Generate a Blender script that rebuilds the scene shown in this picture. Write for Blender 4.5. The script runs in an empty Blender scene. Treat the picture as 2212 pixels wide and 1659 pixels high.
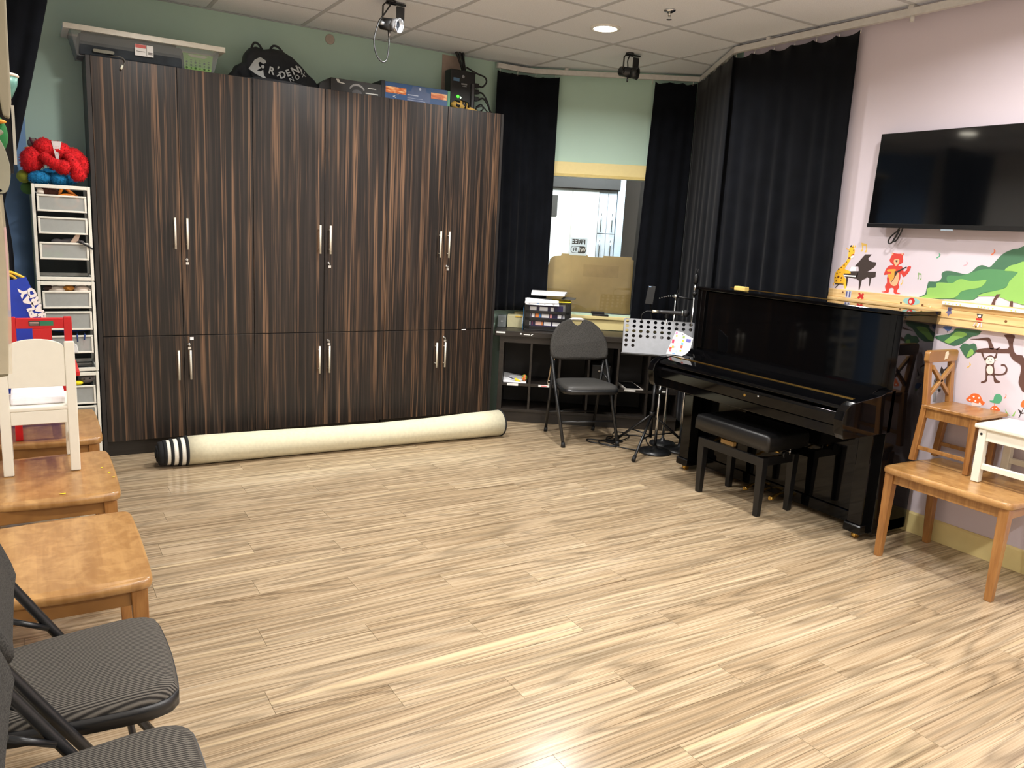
import bpy, bmesh, math, random
from mathutils import Vector, Matrix, noise
SC = bpy.context.scene
COL = SC.collection
rnd = random.Random(7)
PI = math.pi
H = 1.5425          # eye height of the camera
ZC = 2.8275         # ceiling height
XB = 4.154          # wall_right plane
YA = 5.674          # wall_back plane
XL = -0.30          # wall_left plane
YF = -2.6           # wall behind the camera
# ---------------------------------------------------------------- camera, world, exposure, lights
cam = bpy.data.cameras.new('camera')
cam.sensor_fit = 'HORIZONTAL'; cam.sensor_width = 36.0; cam.lens = 27.567
cam.clip_start = 0.02
co = bpy.data.objects.new('camera', cam); COL.objects.link(co)
co.matrix_world = Matrix.Translation((0, 0, H)) @ Matrix(((0.853439, 0.054976, -0.518285), (-0.518413, 0.192102, -0.833274), (0.053754, 0.979834, 0.192447))).to_4x4()
SC.camera = co
w = bpy.data.worlds.new('world'); SC.world = w; w.use_nodes = True
w.node_tree.nodes['Background'].inputs[0].default_value = (1, 1, 1, 1)
w.node_tree.nodes['Background'].inputs[1].default_value = 0.0
vs = SC.view_settings
vs.view_transform = 'Standard'; vs.look = 'None'; vs.gamma = 1.0; vs.use_curve_mapping = False
vs.exposure = 0.3
SC.cycles.max_bounces = 8; SC.cycles.diffuse_bounces = 5; SC.cycles.glossy_bounces = 4; SC.cycles.transmission_bounces = 6; SC.cycles.transparent_max_bounces = 8
SC.cycles.use_denoising = True
SC.cycles.sample_clamp_indirect = 4.0
LIGHT_COL = (1.0, 0.972, 0.94)
LAMP_W = 25.0
LAMPS = [(x, y) for y in (4.27, 1.83, -0.61) for x in (0.768, 1.987, 3.206)]
for i, (x, y) in enumerate(LAMPS):
    l = bpy.data.lights.new('downlight', 'AREA'); l.shape = 'DISK'; l.size = 0.16
    l.energy = LAMP_W * (0.6, 1.12, 1.0)[i % 3] * (1.15, 1.05, 1.3)[i // 3]; l.color = LIGHT_COL; l.spread = math.radians(158)
    o = bpy.data.objects.new('downlight', l); COL.objects.link(o); o.location = (x, y, ZC - 0.02)
# the lit room behind the window
l = bpy.data.lights.new('next_room_light', 'AREA'); l.shape = 'RECTANGLE'; l.size = 1.0; l.size_y = 0.5
l.energy = 58.0; l.color = (0.92, 0.97, 1.0)
o = bpy.data.objects.new('next_room_light', l); COL.objects.link(o)
CA = Vector((3.251, 5.345)); CD = Vector((0.8352, -0.5500)); CN = Vector((0.55, 0.8352)); CROT = math.atan2(-0.55, 0.8352)
def cw(s, t): return CA + CD * s + CN * t
p = cw(0.75, 1.25); o.location = (p.x, p.y, 2.6); o.rotation_euler = (math.radians(28), 0, CROT)

# ---------------------------------------------------------------- materials
def lin(c): return tuple(((v / 255) / 12.92 if v / 255 <= 0.04045 else ((v / 255 + 0.055) / 1.055) ** 2.4) for v in c) + (1.0,)
class NT:
    def __init__(s, name):
        s.m = bpy.data.materials.new(name); s.m.use_nodes = True
        s.t = s.m.node_tree; s.b = s.t.nodes['Principled BSDF']; s.out = s.t.nodes['Material Output']
    def n(s, typ, **k):
        x = s.t.nodes.new('ShaderNode' + typ)
        for a, v in k.items(): setattr(x, a, v)
        return x
    def l(s, a, b): s.t.links.new(a, b)
    def math(s, op, a, b=None):
        x = s.n('Math', operation=op)
        for i, v in enumerate((a, b)):
            if v is None: continue
            if hasattr(v, 'is_output'): s.l(v, x.inputs[i])
            else: x.inputs[i].default_value = v
        return x.outputs[0]
    def mapped(s, src, scale, loc=None):
        x = s.n('Mapping'); s.l(src, x.inputs[0]); x.inputs['Scale'].default_value = scale
        if loc is not None: s.l(loc, x.inputs['Location'])
        return x.outputs[0]
    def noise(s, v, scale, detail=2, rough=0.5, dist=0.0):
        x = s.n('TexNoise'); s.l(v, x.inputs['Vector']); x.inputs['Scale'].default_value = scale
        x.inputs['Detail'].default_value = detail; x.inputs['Roughness'].default_value = rough; x.inputs['Distortion'].default_value = dist
        return x.outputs[0]
    def ramp(s, f, stops, interp='LINEAR'):
        x = s.n('ValToRGB'); s.l(f, x.inputs[0]); r = x.color_ramp; r.interpolation = interp
        while len(r.elements) < len(stops): r.elements.new(0.5)
        for e, (p, c) in zip(r.elements, stops):
            e.position = p; e.color = c if len(c) == 4 else lin(c)
        return x.outputs[0]
    def mix(s, f, a, b, blend='MIX'):
        x = s.n('Mix', data_type='RGBA', blend_type=blend)
        for i, v in ((0, f), (6, a), (7, b)):
            if hasattr(v, 'is_output'): s.l(v, x.inputs[i])
            else: x.inputs[i].default_value = v
        return x.outputs[2]
    def bump(s, h, strength, dist=0.01):
        x = s.n('Bump'); x.inputs['Strength'].default_value = strength; x.inputs['Distance'].default_value = dist
        s.l(h, x.inputs['Height']); s.l(x.outputs[0], s.b.inputs['Normal'])
    def set(s, **k):
        for a, v in k.items():
            i = s.b.inputs[a.replace('_', ' ')]
            if hasattr(v, 'is_output'): s.l(v, i)
            else: i.default_value = v
MATS = {}
def M(name, rgb, rough=0.5, metal=0.0, var=0.06, nscale=30.0, bump=0.0, coat=0.0, spec=0.5, sheen=0.0):
    """a plain surface with a faint procedural mottling"""
    if name in MATS: return MATS[name]
    t = NT(name); c = lin(rgb)
    v = t.n('TexCoord').outputs['Object']
    f = t.noise(v, nscale, 3, 0.55)
    d = tuple(x * (1 - var) for x in c[:3]) + (1,); e = tuple(min(1, x * (1 + var)) for x in c[:3]) + (1,)
    t.set(Base_Color=t.ramp(f, [(0.3, d), (0.7, e)]), Roughness=rough, Metallic=metal, Coat_Weight=coat, Specular_IOR_Level=spec)
    if sheen: t.set(Sheen_Weight=sheen, Sheen_Roughness=0.4)
    if bump: t.bump(f, bump, 0.003)
    MATS[name] = t.m; return t.m
def emis(name, rgb, strength):
    if name in MATS: return MATS[name]
    t = NT(name); t.set(Base_Color=lin(rgb), Emission_Color=lin(rgb), Emission_Strength=strength, Roughness=0.4)
    MATS[name] = t.m; return t.m
def mat_plank():
    t = NT('laminate_plank')
    obj = t.n('TexCoord').outputs['Object']; r = t.n('ObjectInfo').outputs['Random']
    off = t.n('CombineXYZ'); t.l(t.math('MULTIPLY', r, 71.3), off.inputs[0]); t.l(t.math('MULTIPLY', r, 37.7), off.inputs[1])
    v = t.mapped(obj, (0.62, 8.5, 1.0), off.outputs[0])
    n1 = t.noise(v, 1.0, 1.0, 0.4, 0.10)
    lines = t.math('PINGPONG', t.math('MULTIPLY', n1, 11.0), 0.5)          # contour lines: cathedral grain
    n2 = t.noise(t.mapped(obj, (2.0, 170.0, 1.0), off.outputs[0]), 1.0, 3, 0.68)
    n3 = t.noise(t.mapped(obj, (0.35, 26.0, 1.0), off.outputs[0]), 1.0, 2, 0.5)
    n4 = t.noise(t.mapped(obj, (0.7, 42.0, 1.0), off.outputs[0]), 1.0, 2, 0.55)
    ln = t.ramp(lines, [(0.0, (60, 60, 60)), (0.10, (150, 150, 150)), (0.26, (235, 235, 235)), (0.5, (255, 255, 255))])
    f = t.math('ADD', t.math('MULTIPLY', n2, 0.85), t.math('MULTIPLY', n4, 0.65))
    col = t.ramp(f, [(0.52, (116, 96, 73)), (0.66, (162, 141, 113)), (0.80, (182, 162, 134)), (0.98, (202, 184, 157))])
    col = t.mix(0.40, col, ln, 'MULTIPLY')
    yel = t.ramp(n3, [(0.60, (0, 0, 0)), (0.72, (255, 255, 255))])
    col = t.mix(t.math('MULTIPLY', yel, 0.6), col, lin((212, 191, 154)))
    tone = t.ramp(r, [(0.0, (238, 235, 230)), (1.0, (255, 255, 253))])
    col = t.mix(1.0, col, tone, 'MULTIPLY')
    t.set(Base_Color=col, Roughness=0.2, Specular_IOR_Level=0.6)
    t.bump(n2, 0.05, 0.001)
    return t.m
def mat_ebony(name='macassar_veneer', k=1.0):
    t = NT(name)
    g = t.n('NewGeometry').outputs['Position']
    def sep(k):
        x = t.n('VectorMath', operation='MULTIPLY'); t.l(g, x.inputs[0]); x.inputs[1].default_value = k; return x.outputs[0]
    a = t.noise(sep((27.0, 27.0, 0.36)), 1.0, 3.5, 0.62, 0.15)
    b = t.noise(sep((80.0, 80.0, 0.9)), 1.0, 3, 0.65)
    c = t.noise(sep((58.0, 58.0, 0.55)), 1.0, 3, 0.6, 0.2)
    base = t.ramp(b, [(0.32, (22, 18, 17)), (0.50, (32, 27, 24)), (0.62, (47, 39, 34)), (0.75, (66, 55, 47))])
    s1 = t.ramp(a, [(0.555, (0, 0, 0)), (0.60, (255, 255, 255)), (0.625, (255, 255, 255)), (0.65, (40, 40, 40)), (0.72, (0, 0, 0))])
    s2 = t.ramp(c, [(0.55, (0, 0, 0)), (0.59, (200, 200, 200)), (0.63, (0, 0, 0))])
    str_ = t.ramp(b, [(0.35, (78, 58, 43)), (0.6, (122, 93, 70))])
    col = t.mix(t.math('MULTIPLY', s1, 0.85), base, str_); col = t.mix(t.math('MULTIPLY', s2, 0.7), col, str_)
    t.set(Base_Color=col, Roughness=0.36, Specular_IOR_Level=0.42)
    return t.m
def mat_wood(name, dark, mid, light, scale=(2.0, 30.0, 30.0), rough=0.4, coat=0.0):
    t = NT(name); o = t.n('TexCoord').outputs['Object']
    a = t.noise(t.mapped(o, scale), 1.0, 3, 0.6, 0.6); b = t.noise(t.mapped(o, tuple(s * 4 for s in scale)), 1.0, 2, 0.5)
    f = t.math('ADD', t.math('MULTIPLY', a, 0.7), t.math('MULTIPLY', b, 0.3))
    t.set(Base_Color=t.ramp(f, [(0.32, dark), (0.5, mid), (0.7, light)]), Roughness=rough, Coat_Weight=coat, Coat_Roughness=0.15)
    t.bump(f, 0.05, 0.001)
    return t.m
def mat_butcher():
    t = NT('maple_staves'); o = t.n('TexCoord').outputs['Object']
    mp = t.n('Mapping'); t.l(o, mp.inputs[0]); mp.inputs['Rotation'].default_value = (0, 0, math.pi / 2)
    br = t.n('TexBrick'); t.l(mp.outputs[0], br.inputs['Vector'])
    br.inputs['Color1'].default_value = lin((152, 108, 58)); br.inputs['Color2'].default_value = lin((190, 144, 86)); br.inputs['Mortar'].default_value = lin((166, 120, 66))
    br.inputs['Scale'].default_value = 1.0; br.inputs['Mortar Size'].default_value = 0.0006; br.inputs['Brick Width'].default_value = 0.24; br.inputs['Row Height'].default_value = 0.058; br.offset = 0.37
    n = t.noise(t.mapped(o, (34.0, 4.0, 5.0)), 1.0, 3, 0.6, 0.5); n2 = t.noise(o, 16.0, 3, 0.6, 0.8)
    col = t.mix(0.5, br.outputs[0], t.ramp(n, [(0.35, (140, 98, 52)), (0.65, (186, 144, 90))]))
    col = t.mix(0.35, col, t.ramp(n2, [(0.42, (150, 108, 60)), (0.6, (196, 154, 98))]))
    t.set(Base_Color=col, Roughness=0.3, Coat_Weight=0.3, Coat_Roughness=0.2)
    return t.m
def mat_rib():
    t = NT('ribbed_fabric'); o = t.n('TexCoord').outputs['Object']
    wv = t.n('TexWave'); wv.wave_type = 'BANDS'; wv.bands_direction = 'Y'; t.l(o, wv.inputs['Vector']); wv.inputs['Scale'].default_value = 46.0; wv.inputs['Distortion'].default_value = 0.15
    n = t.noise(t.mapped(o, (500, 90, 500)), 1.0, 2)
    f = t.math('MULTIPLY', wv.outputs['Fac'], t.math('ADD', t.math('MULTIPLY', n, 0.7), 0.55))
    t.set(Base_Color=t.ramp(f, [(0.1, (42, 40, 38)), (0.8, (104, 99, 92))]), Roughness=0.9, Specular_IOR_Level=0.2)
    t.bump(wv.outputs['Fac'], 0.5, 0.002)
    return t.m
def mat_weave(name, a, b):
    t = NT(name); o = t.n('TexCoord').outputs['Object']
    n = t.noise(t.mapped(o, (260, 260, 260)), 1.0, 2, 0.6)
    t.set(Base_Color=t.ramp(n, [(0.35, a), (0.65, b)]), Roughness=0.92, Specular_IOR_Level=0.2); t.bump(n, 0.25, 0.001)
    return t.m
def mat_translucent(name, rgb, k=0.6):
    t = NT(name); tl = t.n('BsdfTranslucent'); tl.inputs[0].default_value = lin(rgb); mx = t.n('MixShader'); mx.inputs[0].default_value = k
    n = t.noise(t.n('TexCoord').outputs['Object'], 30.0, 2); c = lin(rgb)
    t.set(Base_Color=t.ramp(n, [(0.3, tuple(v * 0.97 for v in c[:3]) + (1,)), (0.7, c)]), Roughness=0.5)
    t.l(t.b.outputs[0], mx.inputs[1]); t.l(tl.outputs[0], mx.inputs[2]); t.l(mx.outputs[0], t.out.inputs[0]); return t.m
def mat_tile():
    t = NT('acoustic_tile'); o = t.n('NewGeometry').outputs['Position']
    n = t.noise(o, 160.0, 3, 0.7)
    t.set(Base_Color=t.ramp(n, [(0.35, (226, 230, 236)), (0.6, (238, 242, 248))]), Roughness=0.95, Specular_IOR_Level=0.1)
    t.bump(n, 0.25, 0.002)
    return t.m
def mat_glass(name, tint=(1, 1, 1, 1), gloss=0.08, rough=0.0):
    t = NT(name); tr = t.n('BsdfTransparent'); tr.inputs[0].default_value = tint
    gl = t.n('BsdfGlossy'); gl.inputs['Roughness'].default_value = rough
    fr = t.n('Fresnel'); fr.inputs[0].default_value = 1.45
    mx = t.n('MixShader'); t.l(fr.outputs[0], mx.inputs[0]); t.l(tr.outputs[0], mx.inputs[1]); t.l(gl.outputs[0], mx.inputs[2])
    t.l(mx.outputs[0], t.out.inputs[0]); return t.m
def mat_frost(name, rgb, alpha):
    t = NT(name); tr = t.n('BsdfTransparent'); mx = t.n('MixShader'); mx.inputs[0].default_value = alpha
    n = t.noise(t.n('TexCoord').outputs['Object'], 40.0, 2)
    c = lin(rgb); t.set(Base_Color=t.ramp(n, [(0.3, tuple(v * 0.93 for v in c[:3]) + (1,)), (0.7, c)]), Roughness=0.35)
    t.l(tr.outputs[0], mx.inputs[1]); t.l(t.b.outputs[0], mx.inputs[2]); t.l(mx.outputs[0], t.out.inputs[0]); return t.m
PLANK = mat_plank(); EBONY = mat_ebony(); BUTCHER = mat_butcher(); RIB = mat_rib(); TILE = mat_tile()
OAK = mat_wood('honey_oak', (122, 82, 40), (150, 106, 56), (172, 128, 74), (3.0, 30.0, 3.0), 0.36, 0.2)
OAKV = mat_wood('honey_oak_upright', (122, 78, 36), (150, 102, 52), (170, 122, 68), (30.0, 30.0, 3.0), 0.36, 0.2)
PINE = mat_wood('knotty_pine', (196, 156, 98), (222, 186, 128), (234, 202, 148), (25.0, 2.0, 25.0), 0.5)
BLACKWOOD = mat_wood('black_brown_wood', (26, 23, 20), (36, 31, 27), (46, 40, 35), (1.5, 30.0, 30.0), 0.4)
HIDDEN = M('off_white_paint', (238, 236, 230), 0.7, var=0.01, nscale=4)
GREEN = M('sage_paint', (180, 208, 194), 0.75, var=0.015, nscale=4)
PINK = M('lilac_paint', (210, 199, 208), 0.7, var=0.012, nscale=4)
BLUEW = M('sky_blue_paint', (132, 168, 214), 0.6, var=0.12, nscale=2.5)
CREAM = M('cream_paint', (226, 209, 148), 0.5, var=0.02)
WHITEP = M('white_paint', (226, 223, 210), 0.42, var=0.015)
TEE = M('tee_bar_enamel', (192, 194, 198), 0.6, var=0.02)
PIANO = M('piano_lacquer', (5, 5, 6), 0.05, var=0.0, spec=0.3)
SATBLK = M('satin_black', (14, 14, 15), 0.38, var=0.05)
BLKMET = M('black_metal', (24, 25, 27), 0.34, var=0.05, spec=0.6)
BLKPLA = M('black_plastic', (18, 18, 19), 0.45, var=0.05)
RUBBER = M('black_rubber', (15, 15, 15), 0.7, var=0.05)
CHROME = M('chrome', (210, 212, 214), 0.16, 1.0, var=0.01)
STEEL = M('brushed_steel', (226, 222, 214), 0.34, 1.0, var=0.02)
BRASS = M('brass', (214, 174, 92), 0.28, 1.0, var=0.03)
VELVET = M('black_velvet', (13, 15, 20), 0.95, var=0.25, nscale=8, spec=0.1, sheen=0.08)
GREYFAB = mat_weave('charcoal_fabric', (44, 43, 41), (72, 70, 67))
GREYVIN = M('charcoal_vinyl', (58, 57, 55), 0.5, var=0.06, bump=0.2, nscale=200)
LEATHER = M('black_leather', (16, 16, 17), 0.36, var=0.1, nscale=120, bump=0.2)
WHITE = M('white_print', (240, 240, 238), 0.6, var=0.01)
PAPER = M('white_paper', (232, 233, 236), 0.8, var=0.02)

# ---------------------------------------------------------------- mesh helpers
class MB:
    def __init__(s): s.v = []; s.f = []; s.sm = []
    def add(s, vs, fs, smooth=False, mat=None):
        b = len(s.v)
        s.v += [tuple(mat @ Vector(p)) if mat is not None else tuple(p) for p in vs]
        s.f += [[i + b for i in f] for f in fs]; s.sm += [smooth] * len(fs); return s
    def box(s, x0, y0, z0, x1, y1, z1, mat=None):
        x0, x1 = min(x0, x1), max(x0, x1); y0, y1 = min(y0, y1), max(y0, y1); z0, z1 = min(z0, z1), max(z0, z1)
        vs = [(x0, y0, z0), (x1, y0, z0), (x1, y1, z0), (x0, y1, z0), (x0, y0, z1), (x1, y0, z1), (x1, y1, z1), (x0, y1, z1)]
        return s.add(vs, [(0, 3, 2, 1), (4, 5, 6, 7), (0, 1, 5, 4), (1, 2, 6, 5), (2, 3, 7, 6), (3, 0, 4, 7)], False, mat)
    def hexa(s, lo, hi):
        """lo and hi: four points each, going round"""
        return s.add(list(lo) + list(hi), [(0, 3, 2, 1), (4, 5, 6, 7), (0, 1, 5, 4), (1, 2, 6, 5), (2, 3, 7, 6), (3, 0, 4, 7)])
    def prism(s, poly, axis, lo, hi, smooth=False):
        a = sum(poly[i][0] * poly[(i + 1) % len(poly)][1] - poly[(i + 1) % len(poly)][0] * poly[i][1] for i in range(len(poly)))
        P = list(poly) if (a > 0) == (axis != 'y') else list(poly)[::-1]
        n = len(P)
        mk = {'x': lambda p, h: (h, p[0], p[1]), 'y': lambda p, h: (p[0], h, p[1]), 'z': lambda p, h: (p[0], p[1], h)}[axis]
        vs = [mk(p, lo) for p in P] + [mk(p, hi) for p in P]
        b = len(s.v); s.v += vs
        s.f += [[b + i for i in range(n)][::-1], [b + n + i for i in range(n)]]; s.sm += [False, False]
        for i in range(n):
            j = (i + 1) % n; s.f.append([b + i, b + j, b + n + j, b + n + i]); s.sm.append(smooth)
        return s
    def tube(s, pts, r, seg=8, closed=False, caps=True):
        P = [Vector(p) for p in pts]; n = len(P); rs = r if isinstance(r, (list, tuple)) else [r] * n
        b = len(s.v); up = None
        for i in range(n):
            d = (P[(i + 1) % n] - P[i - 1]) if (closed or 0 < i < n - 1) else (P[1] - P[0] if i == 0 else P[-1] - P[-2])
            d.normalize()
            if up is None: up = d.orthogonal().normalized()
            up = (up - d * up.dot(d))
            up = up.normalized() if up.length > 1e-6 else d.orthogonal().normalized()
            e = d.cross(up)
            for k in range(seg):
                a = 2 * PI * k / seg; s.v.append(tuple(P[i] + (up * math.cos(a) + e * math.sin(a)) * rs[i]))
        for i in range(n if closed else n - 1):
            for k in range(seg):
                a = b + i * seg; c = b + ((i + 1) % n) * seg; k2 = (k + 1) % seg
                s.f.append([a + k, a + k2, c + k2, c + k]); s.sm.append(True)
        if caps and not closed:
            s.f += [[b + k for k in range(seg)][::-1], [b + (n - 1) * seg + k for k in range(seg)]]; s.sm += [False, False]
        return s
    def cyl(s, p0, p1, r0, r1=None, seg=16): return s.tube([p0, p1], [r0, r0 if r1 is None else r1], seg)
    def lathe(s, prof, c=(0, 0, 0), seg=24, axis=None):
        """prof: (radius, height) pairs; axis: direction (default z)"""
        q = Vector((0, 0, 1)).rotation_difference(Vector(axis)).to_matrix() if axis is not None else Matrix.Identity(3)
        c = Vector(c); b = len(s.v); n = len(prof)
        for r, h in prof:
            for k in range(seg):
                a = 2 * PI * k / seg; s.v.append(tuple(c + q @ Vector((r * math.cos(a), r * math.sin(a), h))))
        for i in range(n - 1):
            for k in range(seg):
                k2 = (k + 1) % seg; s.f.append([b + i * seg + k, b + i * seg + k2, b + (i + 1) * seg + k2, b + (i + 1) * seg + k]); s.sm.append(True)
        s.f += [[b + k for k in range(seg)][::-1], [b + (n - 1) * seg + k for k in range(seg)]]; s.sm += [False, False]
        return s
    def ell(s, c, r, seg=14, rings=9, rot=None, wob=0.0, seed=0.0):
        c = Vector(c); b = len(s.v); q = rot if rot is not None else Matrix.Identity(3)
        for i in range(rings + 1):
            t = PI * i / rings
            for k in range(seg):
                a = 2 * PI * k / seg; d = Vector((math.sin(t) * math.cos(a), math.sin(t) * math.sin(a), math.cos(t)))
                f = 1 + wob * noise.noise(d * 2.3 + Vector((seed, seed, 0)))
                s.v.append(tuple(c + q @ Vector((d.x * r[0] * f, d.y * r[1] * f, d.z * r[2] * f))))
        for i in range(rings):
            for k in range(seg):
                k2 = (k + 1) % seg; s.f.append([b + i * seg + k, b + (i + 1) * seg + k, b + (i + 1) * seg + k2, b + i * seg + k2]); s.sm.append(True)
        return s
    def tufts(s, n, ln, wd, seed=1):
        """short pointed locks of pile over what is there so far"""
        R = random.Random(seed); fs = [f for f in s.f]; base = list(s.v)
        for _ in range(n):
            f = R.choice(fs); a, b_, c = (Vector(base[f[0]]), Vector(base[f[1]]), Vector(base[f[2]]))
            nr = (b_ - a).cross(c - a)
            if nr.length < 1e-9: continue
            nr.normalize(); u, v = R.random(), R.random(); p = a + (b_ - a) * u + (c - b_) * v * u
            t = nr.orthogonal().normalized(); t = Matrix.Rotation(R.random() * 6.3, 3, nr) @ t; e = nr.cross(t)
            tip = p + nr * ln * R.uniform(0.5, 1.1) + t * ln * R.uniform(-0.7, 0.7) - Vector((0, 0, ln * 0.3))
            s.add([p + t * wd, p - t * wd * 0.5 + e * wd, p - t * wd * 0.5 - e * wd, tip], [(0, 1, 3), (1, 2, 3), (2, 0, 3)], True)
        return s
    def ribbon(s, path, w0, w1, thick):
        """flat strip hung along path between heights w0 and w1 (functions of index)"""
        return s
def smooth_poly(pts, n=4):
    out = []; m = len(pts)
    for i in range(m):
        p0, p1, p2, p3 = pts[i - 1], pts[i], pts[(i + 1) % m], pts[(i + 2) % m]
        for k in range(n):
            t = k / n
            out.append(tuple(0.5 * (2 * p1[j] + (p2[j] - p0[j]) * t + (2 * p0[j] - 5 * p1[j] + 4 * p2[j] - p3[j]) * t * t + (3 * p1[j] - p0[j] - 3 * p2[j] + p3[j]) * t ** 3) for j in range(len(p1))))
    return out
def spline(pts, n=6):
    P = [pts[0]] + list(pts) + [pts[-1]]; out = []
    for i in range(1, len(P) - 2):
        p0, p1, p2, p3 = P[i - 1], P[i], P[i + 1], P[i + 2]
        for k in range(n):
            t = k / n
            out.append(tuple(0.5 * (2 * p1[j] + (p2[j] - p0[j]) * t + (2 * p0[j] - 5 * p1[j] + 4 * p2[j] - p3[j]) * t * t + (3 * p1[j] - p0[j] - 3 * p2[j] + p3[j]) * t ** 3) for j in range(3)))
    return out + [tuple(pts[-1])]
def obj(name, mb, mat, parent=None, bevel=0.0, world=False, seg=2):
    me = bpy.data.meshes.new(name); vs = mb.v
    if parent is not None and world:
        inv = (Matrix.Translation(parent.location) @ Matrix.Rotation(parent.rotation_euler.z, 4, 'Z')).inverted()
        vs = [tuple(inv @ Vector(v)) for v in vs]
    me.from_pydata(vs, [], mb.f); me.polygons.foreach_set('use_smooth', mb.sm)
    me.materials.append(mat); me.update()
    o = bpy.data.objects.new(name, me); COL.objects.link(o)
    if parent is not None: o.parent = parent
    if bevel:
        b = o.modifiers.new('bevel', 'BEVEL'); b.width = bevel; b.segments = seg; b.limit_method = 'ANGLE'; b.angle_limit = 0.7
    return o
def thing(name, label, cat, loc=(0, 0, 0), rz=0.0, group=None):
    o = bpy.data.objects.new(name, None); COL.objects.link(o); o.location = loc; o.rotation_euler = (0, 0, rz)
    o.empty_display_size = 0.1; o['label'] = label; o['category'] = cat
    if group: o['group'] = group
    return o
def tag(o, label, cat, group=None):
    o['label'] = label; o['category'] = cat
    if group: o['group'] = group
    return o
def struct(name, mb, mat, parent=None, bevel=0.0):
    o = obj(name, mb, mat, parent, bevel)
    if parent is None: o['kind'] = 'structure'
    return o
def part(t, name, mb, mat, bevel=0.0, world=False, label=None, seg=2):
    o = obj(name, mb, mat, t, bevel, world, seg)
    if label: o['label'] = label
    return o
def dup(root, loc, rz, label, group=None):
    r = root.copy(); COL.objects.link(r); r.location = loc; r.rotation_euler = (0, 0, rz); r['label'] = label
    if group: r['group'] = group
    for ch in list(root.children):
        c = ch.copy(); COL.objects.link(c); c.parent = r
        for g in ch.children:
            d = g.copy(); COL.objects.link(d); d.parent = c
    return r
def text(parent, name, body, size, loc, right, up, mat, ext=0.0004, mirror=False, shear=0.0, sx=1.0, bold=0.0):
    cu = bpy.data.curves.new(name, 'FONT'); cu.body = body; cu.size = size; cu.extrude = ext; cu.align_x = 'CENTER'; cu.align_y = 'CENTER'; cu.shear = shear; cu.offset = bold
    cu.resolution_u = 3
    o0 = bpy.data.objects.new(name + '_tmp', cu); COL.objects.link(o0)
    dg = bpy.context.evaluated_depsgraph_get(); me = bpy.data.meshes.new_from_object(o0.evaluated_get(dg)); bpy.data.objects.remove(o0); bpy.data.curves.remove(cu)
    r = Vector(right).normalized(); u = Vector(up).normalized(); n = r.cross(u)
    A = Matrix((( -r if mirror else r) * sx, u, n)).transposed().to_4x4(); A.translation = Vector(loc)
    me.transform(A)
    if mirror: me.flip_normals()
    me.name = name; me.materials.clear(); me.materials.append(mat)
    o = bpy.data.objects.new(name, me); COL.objects.link(o); o.parent = parent
    return o
# ================================================================ the room
MC = Matrix.Translation((CA.x, CA.y, 0)) @ Matrix.Rotation(CROT, 4, 'Z')     # frame of the window wall: x along it, y into it
P_AC = (3.515, YA); P_CD = (4.739, 4.868); P_DB = (XB, 3.98)
def xmax(y):
    if y <= 3.98: return XB
    if y <= 4.868: return XB + (y - 3.98) * 0.55 / 0.8352
    return 3.482 + (5.696 - y) / 0.55 * 0.8352
JOINT = M('floor_joint', (112, 94, 70), 0.8)
floor = struct('floor', MB().box(XL - 0.1, YF - 0.1, -0.06, 5.0, YA + 0.1, -0.005), JOINT)
PL, PW, G = 1.2135, 0.141, 0.0012
full = None; rest = MB()
k0 = int((0.85 - 2.113) / PW) - 1; k1 = int((YA - 2.113) / PW) + 1
for k in range(int((YF - 2.113) / PW), k1 + 1):
    ya = 2.113 + PW * k; yb = min(ya + PW, YA)
    if yb - ya < 0.02 or ya < YF - 0.1: continue
    xm = max(xmax(ya), xmax(yb), xmax((ya + yb) / 2)); xm = min(xm, 4.74)
    x = (0.969 - 0.378 * k) % PL - PL - 2 * PL
    while x < xm:
        a, b = max(x, XL), min(x + PL, xm)
        if b - a > 0.01:
            if k < k0: rest.box(a + G / 2, ya + G / 2, -0.005, b - G / 2, yb - G / 2, 0)
            else:
                lx, ly = b - a, yb - ya
                if lx > PL - 1e-4 and ly > PW - 1e-4 and full is not None:
                    o = bpy.data.objects.new('plank', full); COL.objects.link(o); o.parent = floor
                else:
                    o = obj('plank', MB().box(-lx / 2 + G / 2, -ly / 2 + G / 2, -0.005, lx / 2 - G / 2, ly / 2 - G / 2, 0), PLANK, floor)
                    if lx > PL - 1e-4 and ly > PW - 1e-4: full = o.data
                o.location = ((a + b) / 2, (ya + yb) / 2, 0)
        x += PL
o = obj('plank', rest, PLANK, floor); o['kind'] = 'stuff'

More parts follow.
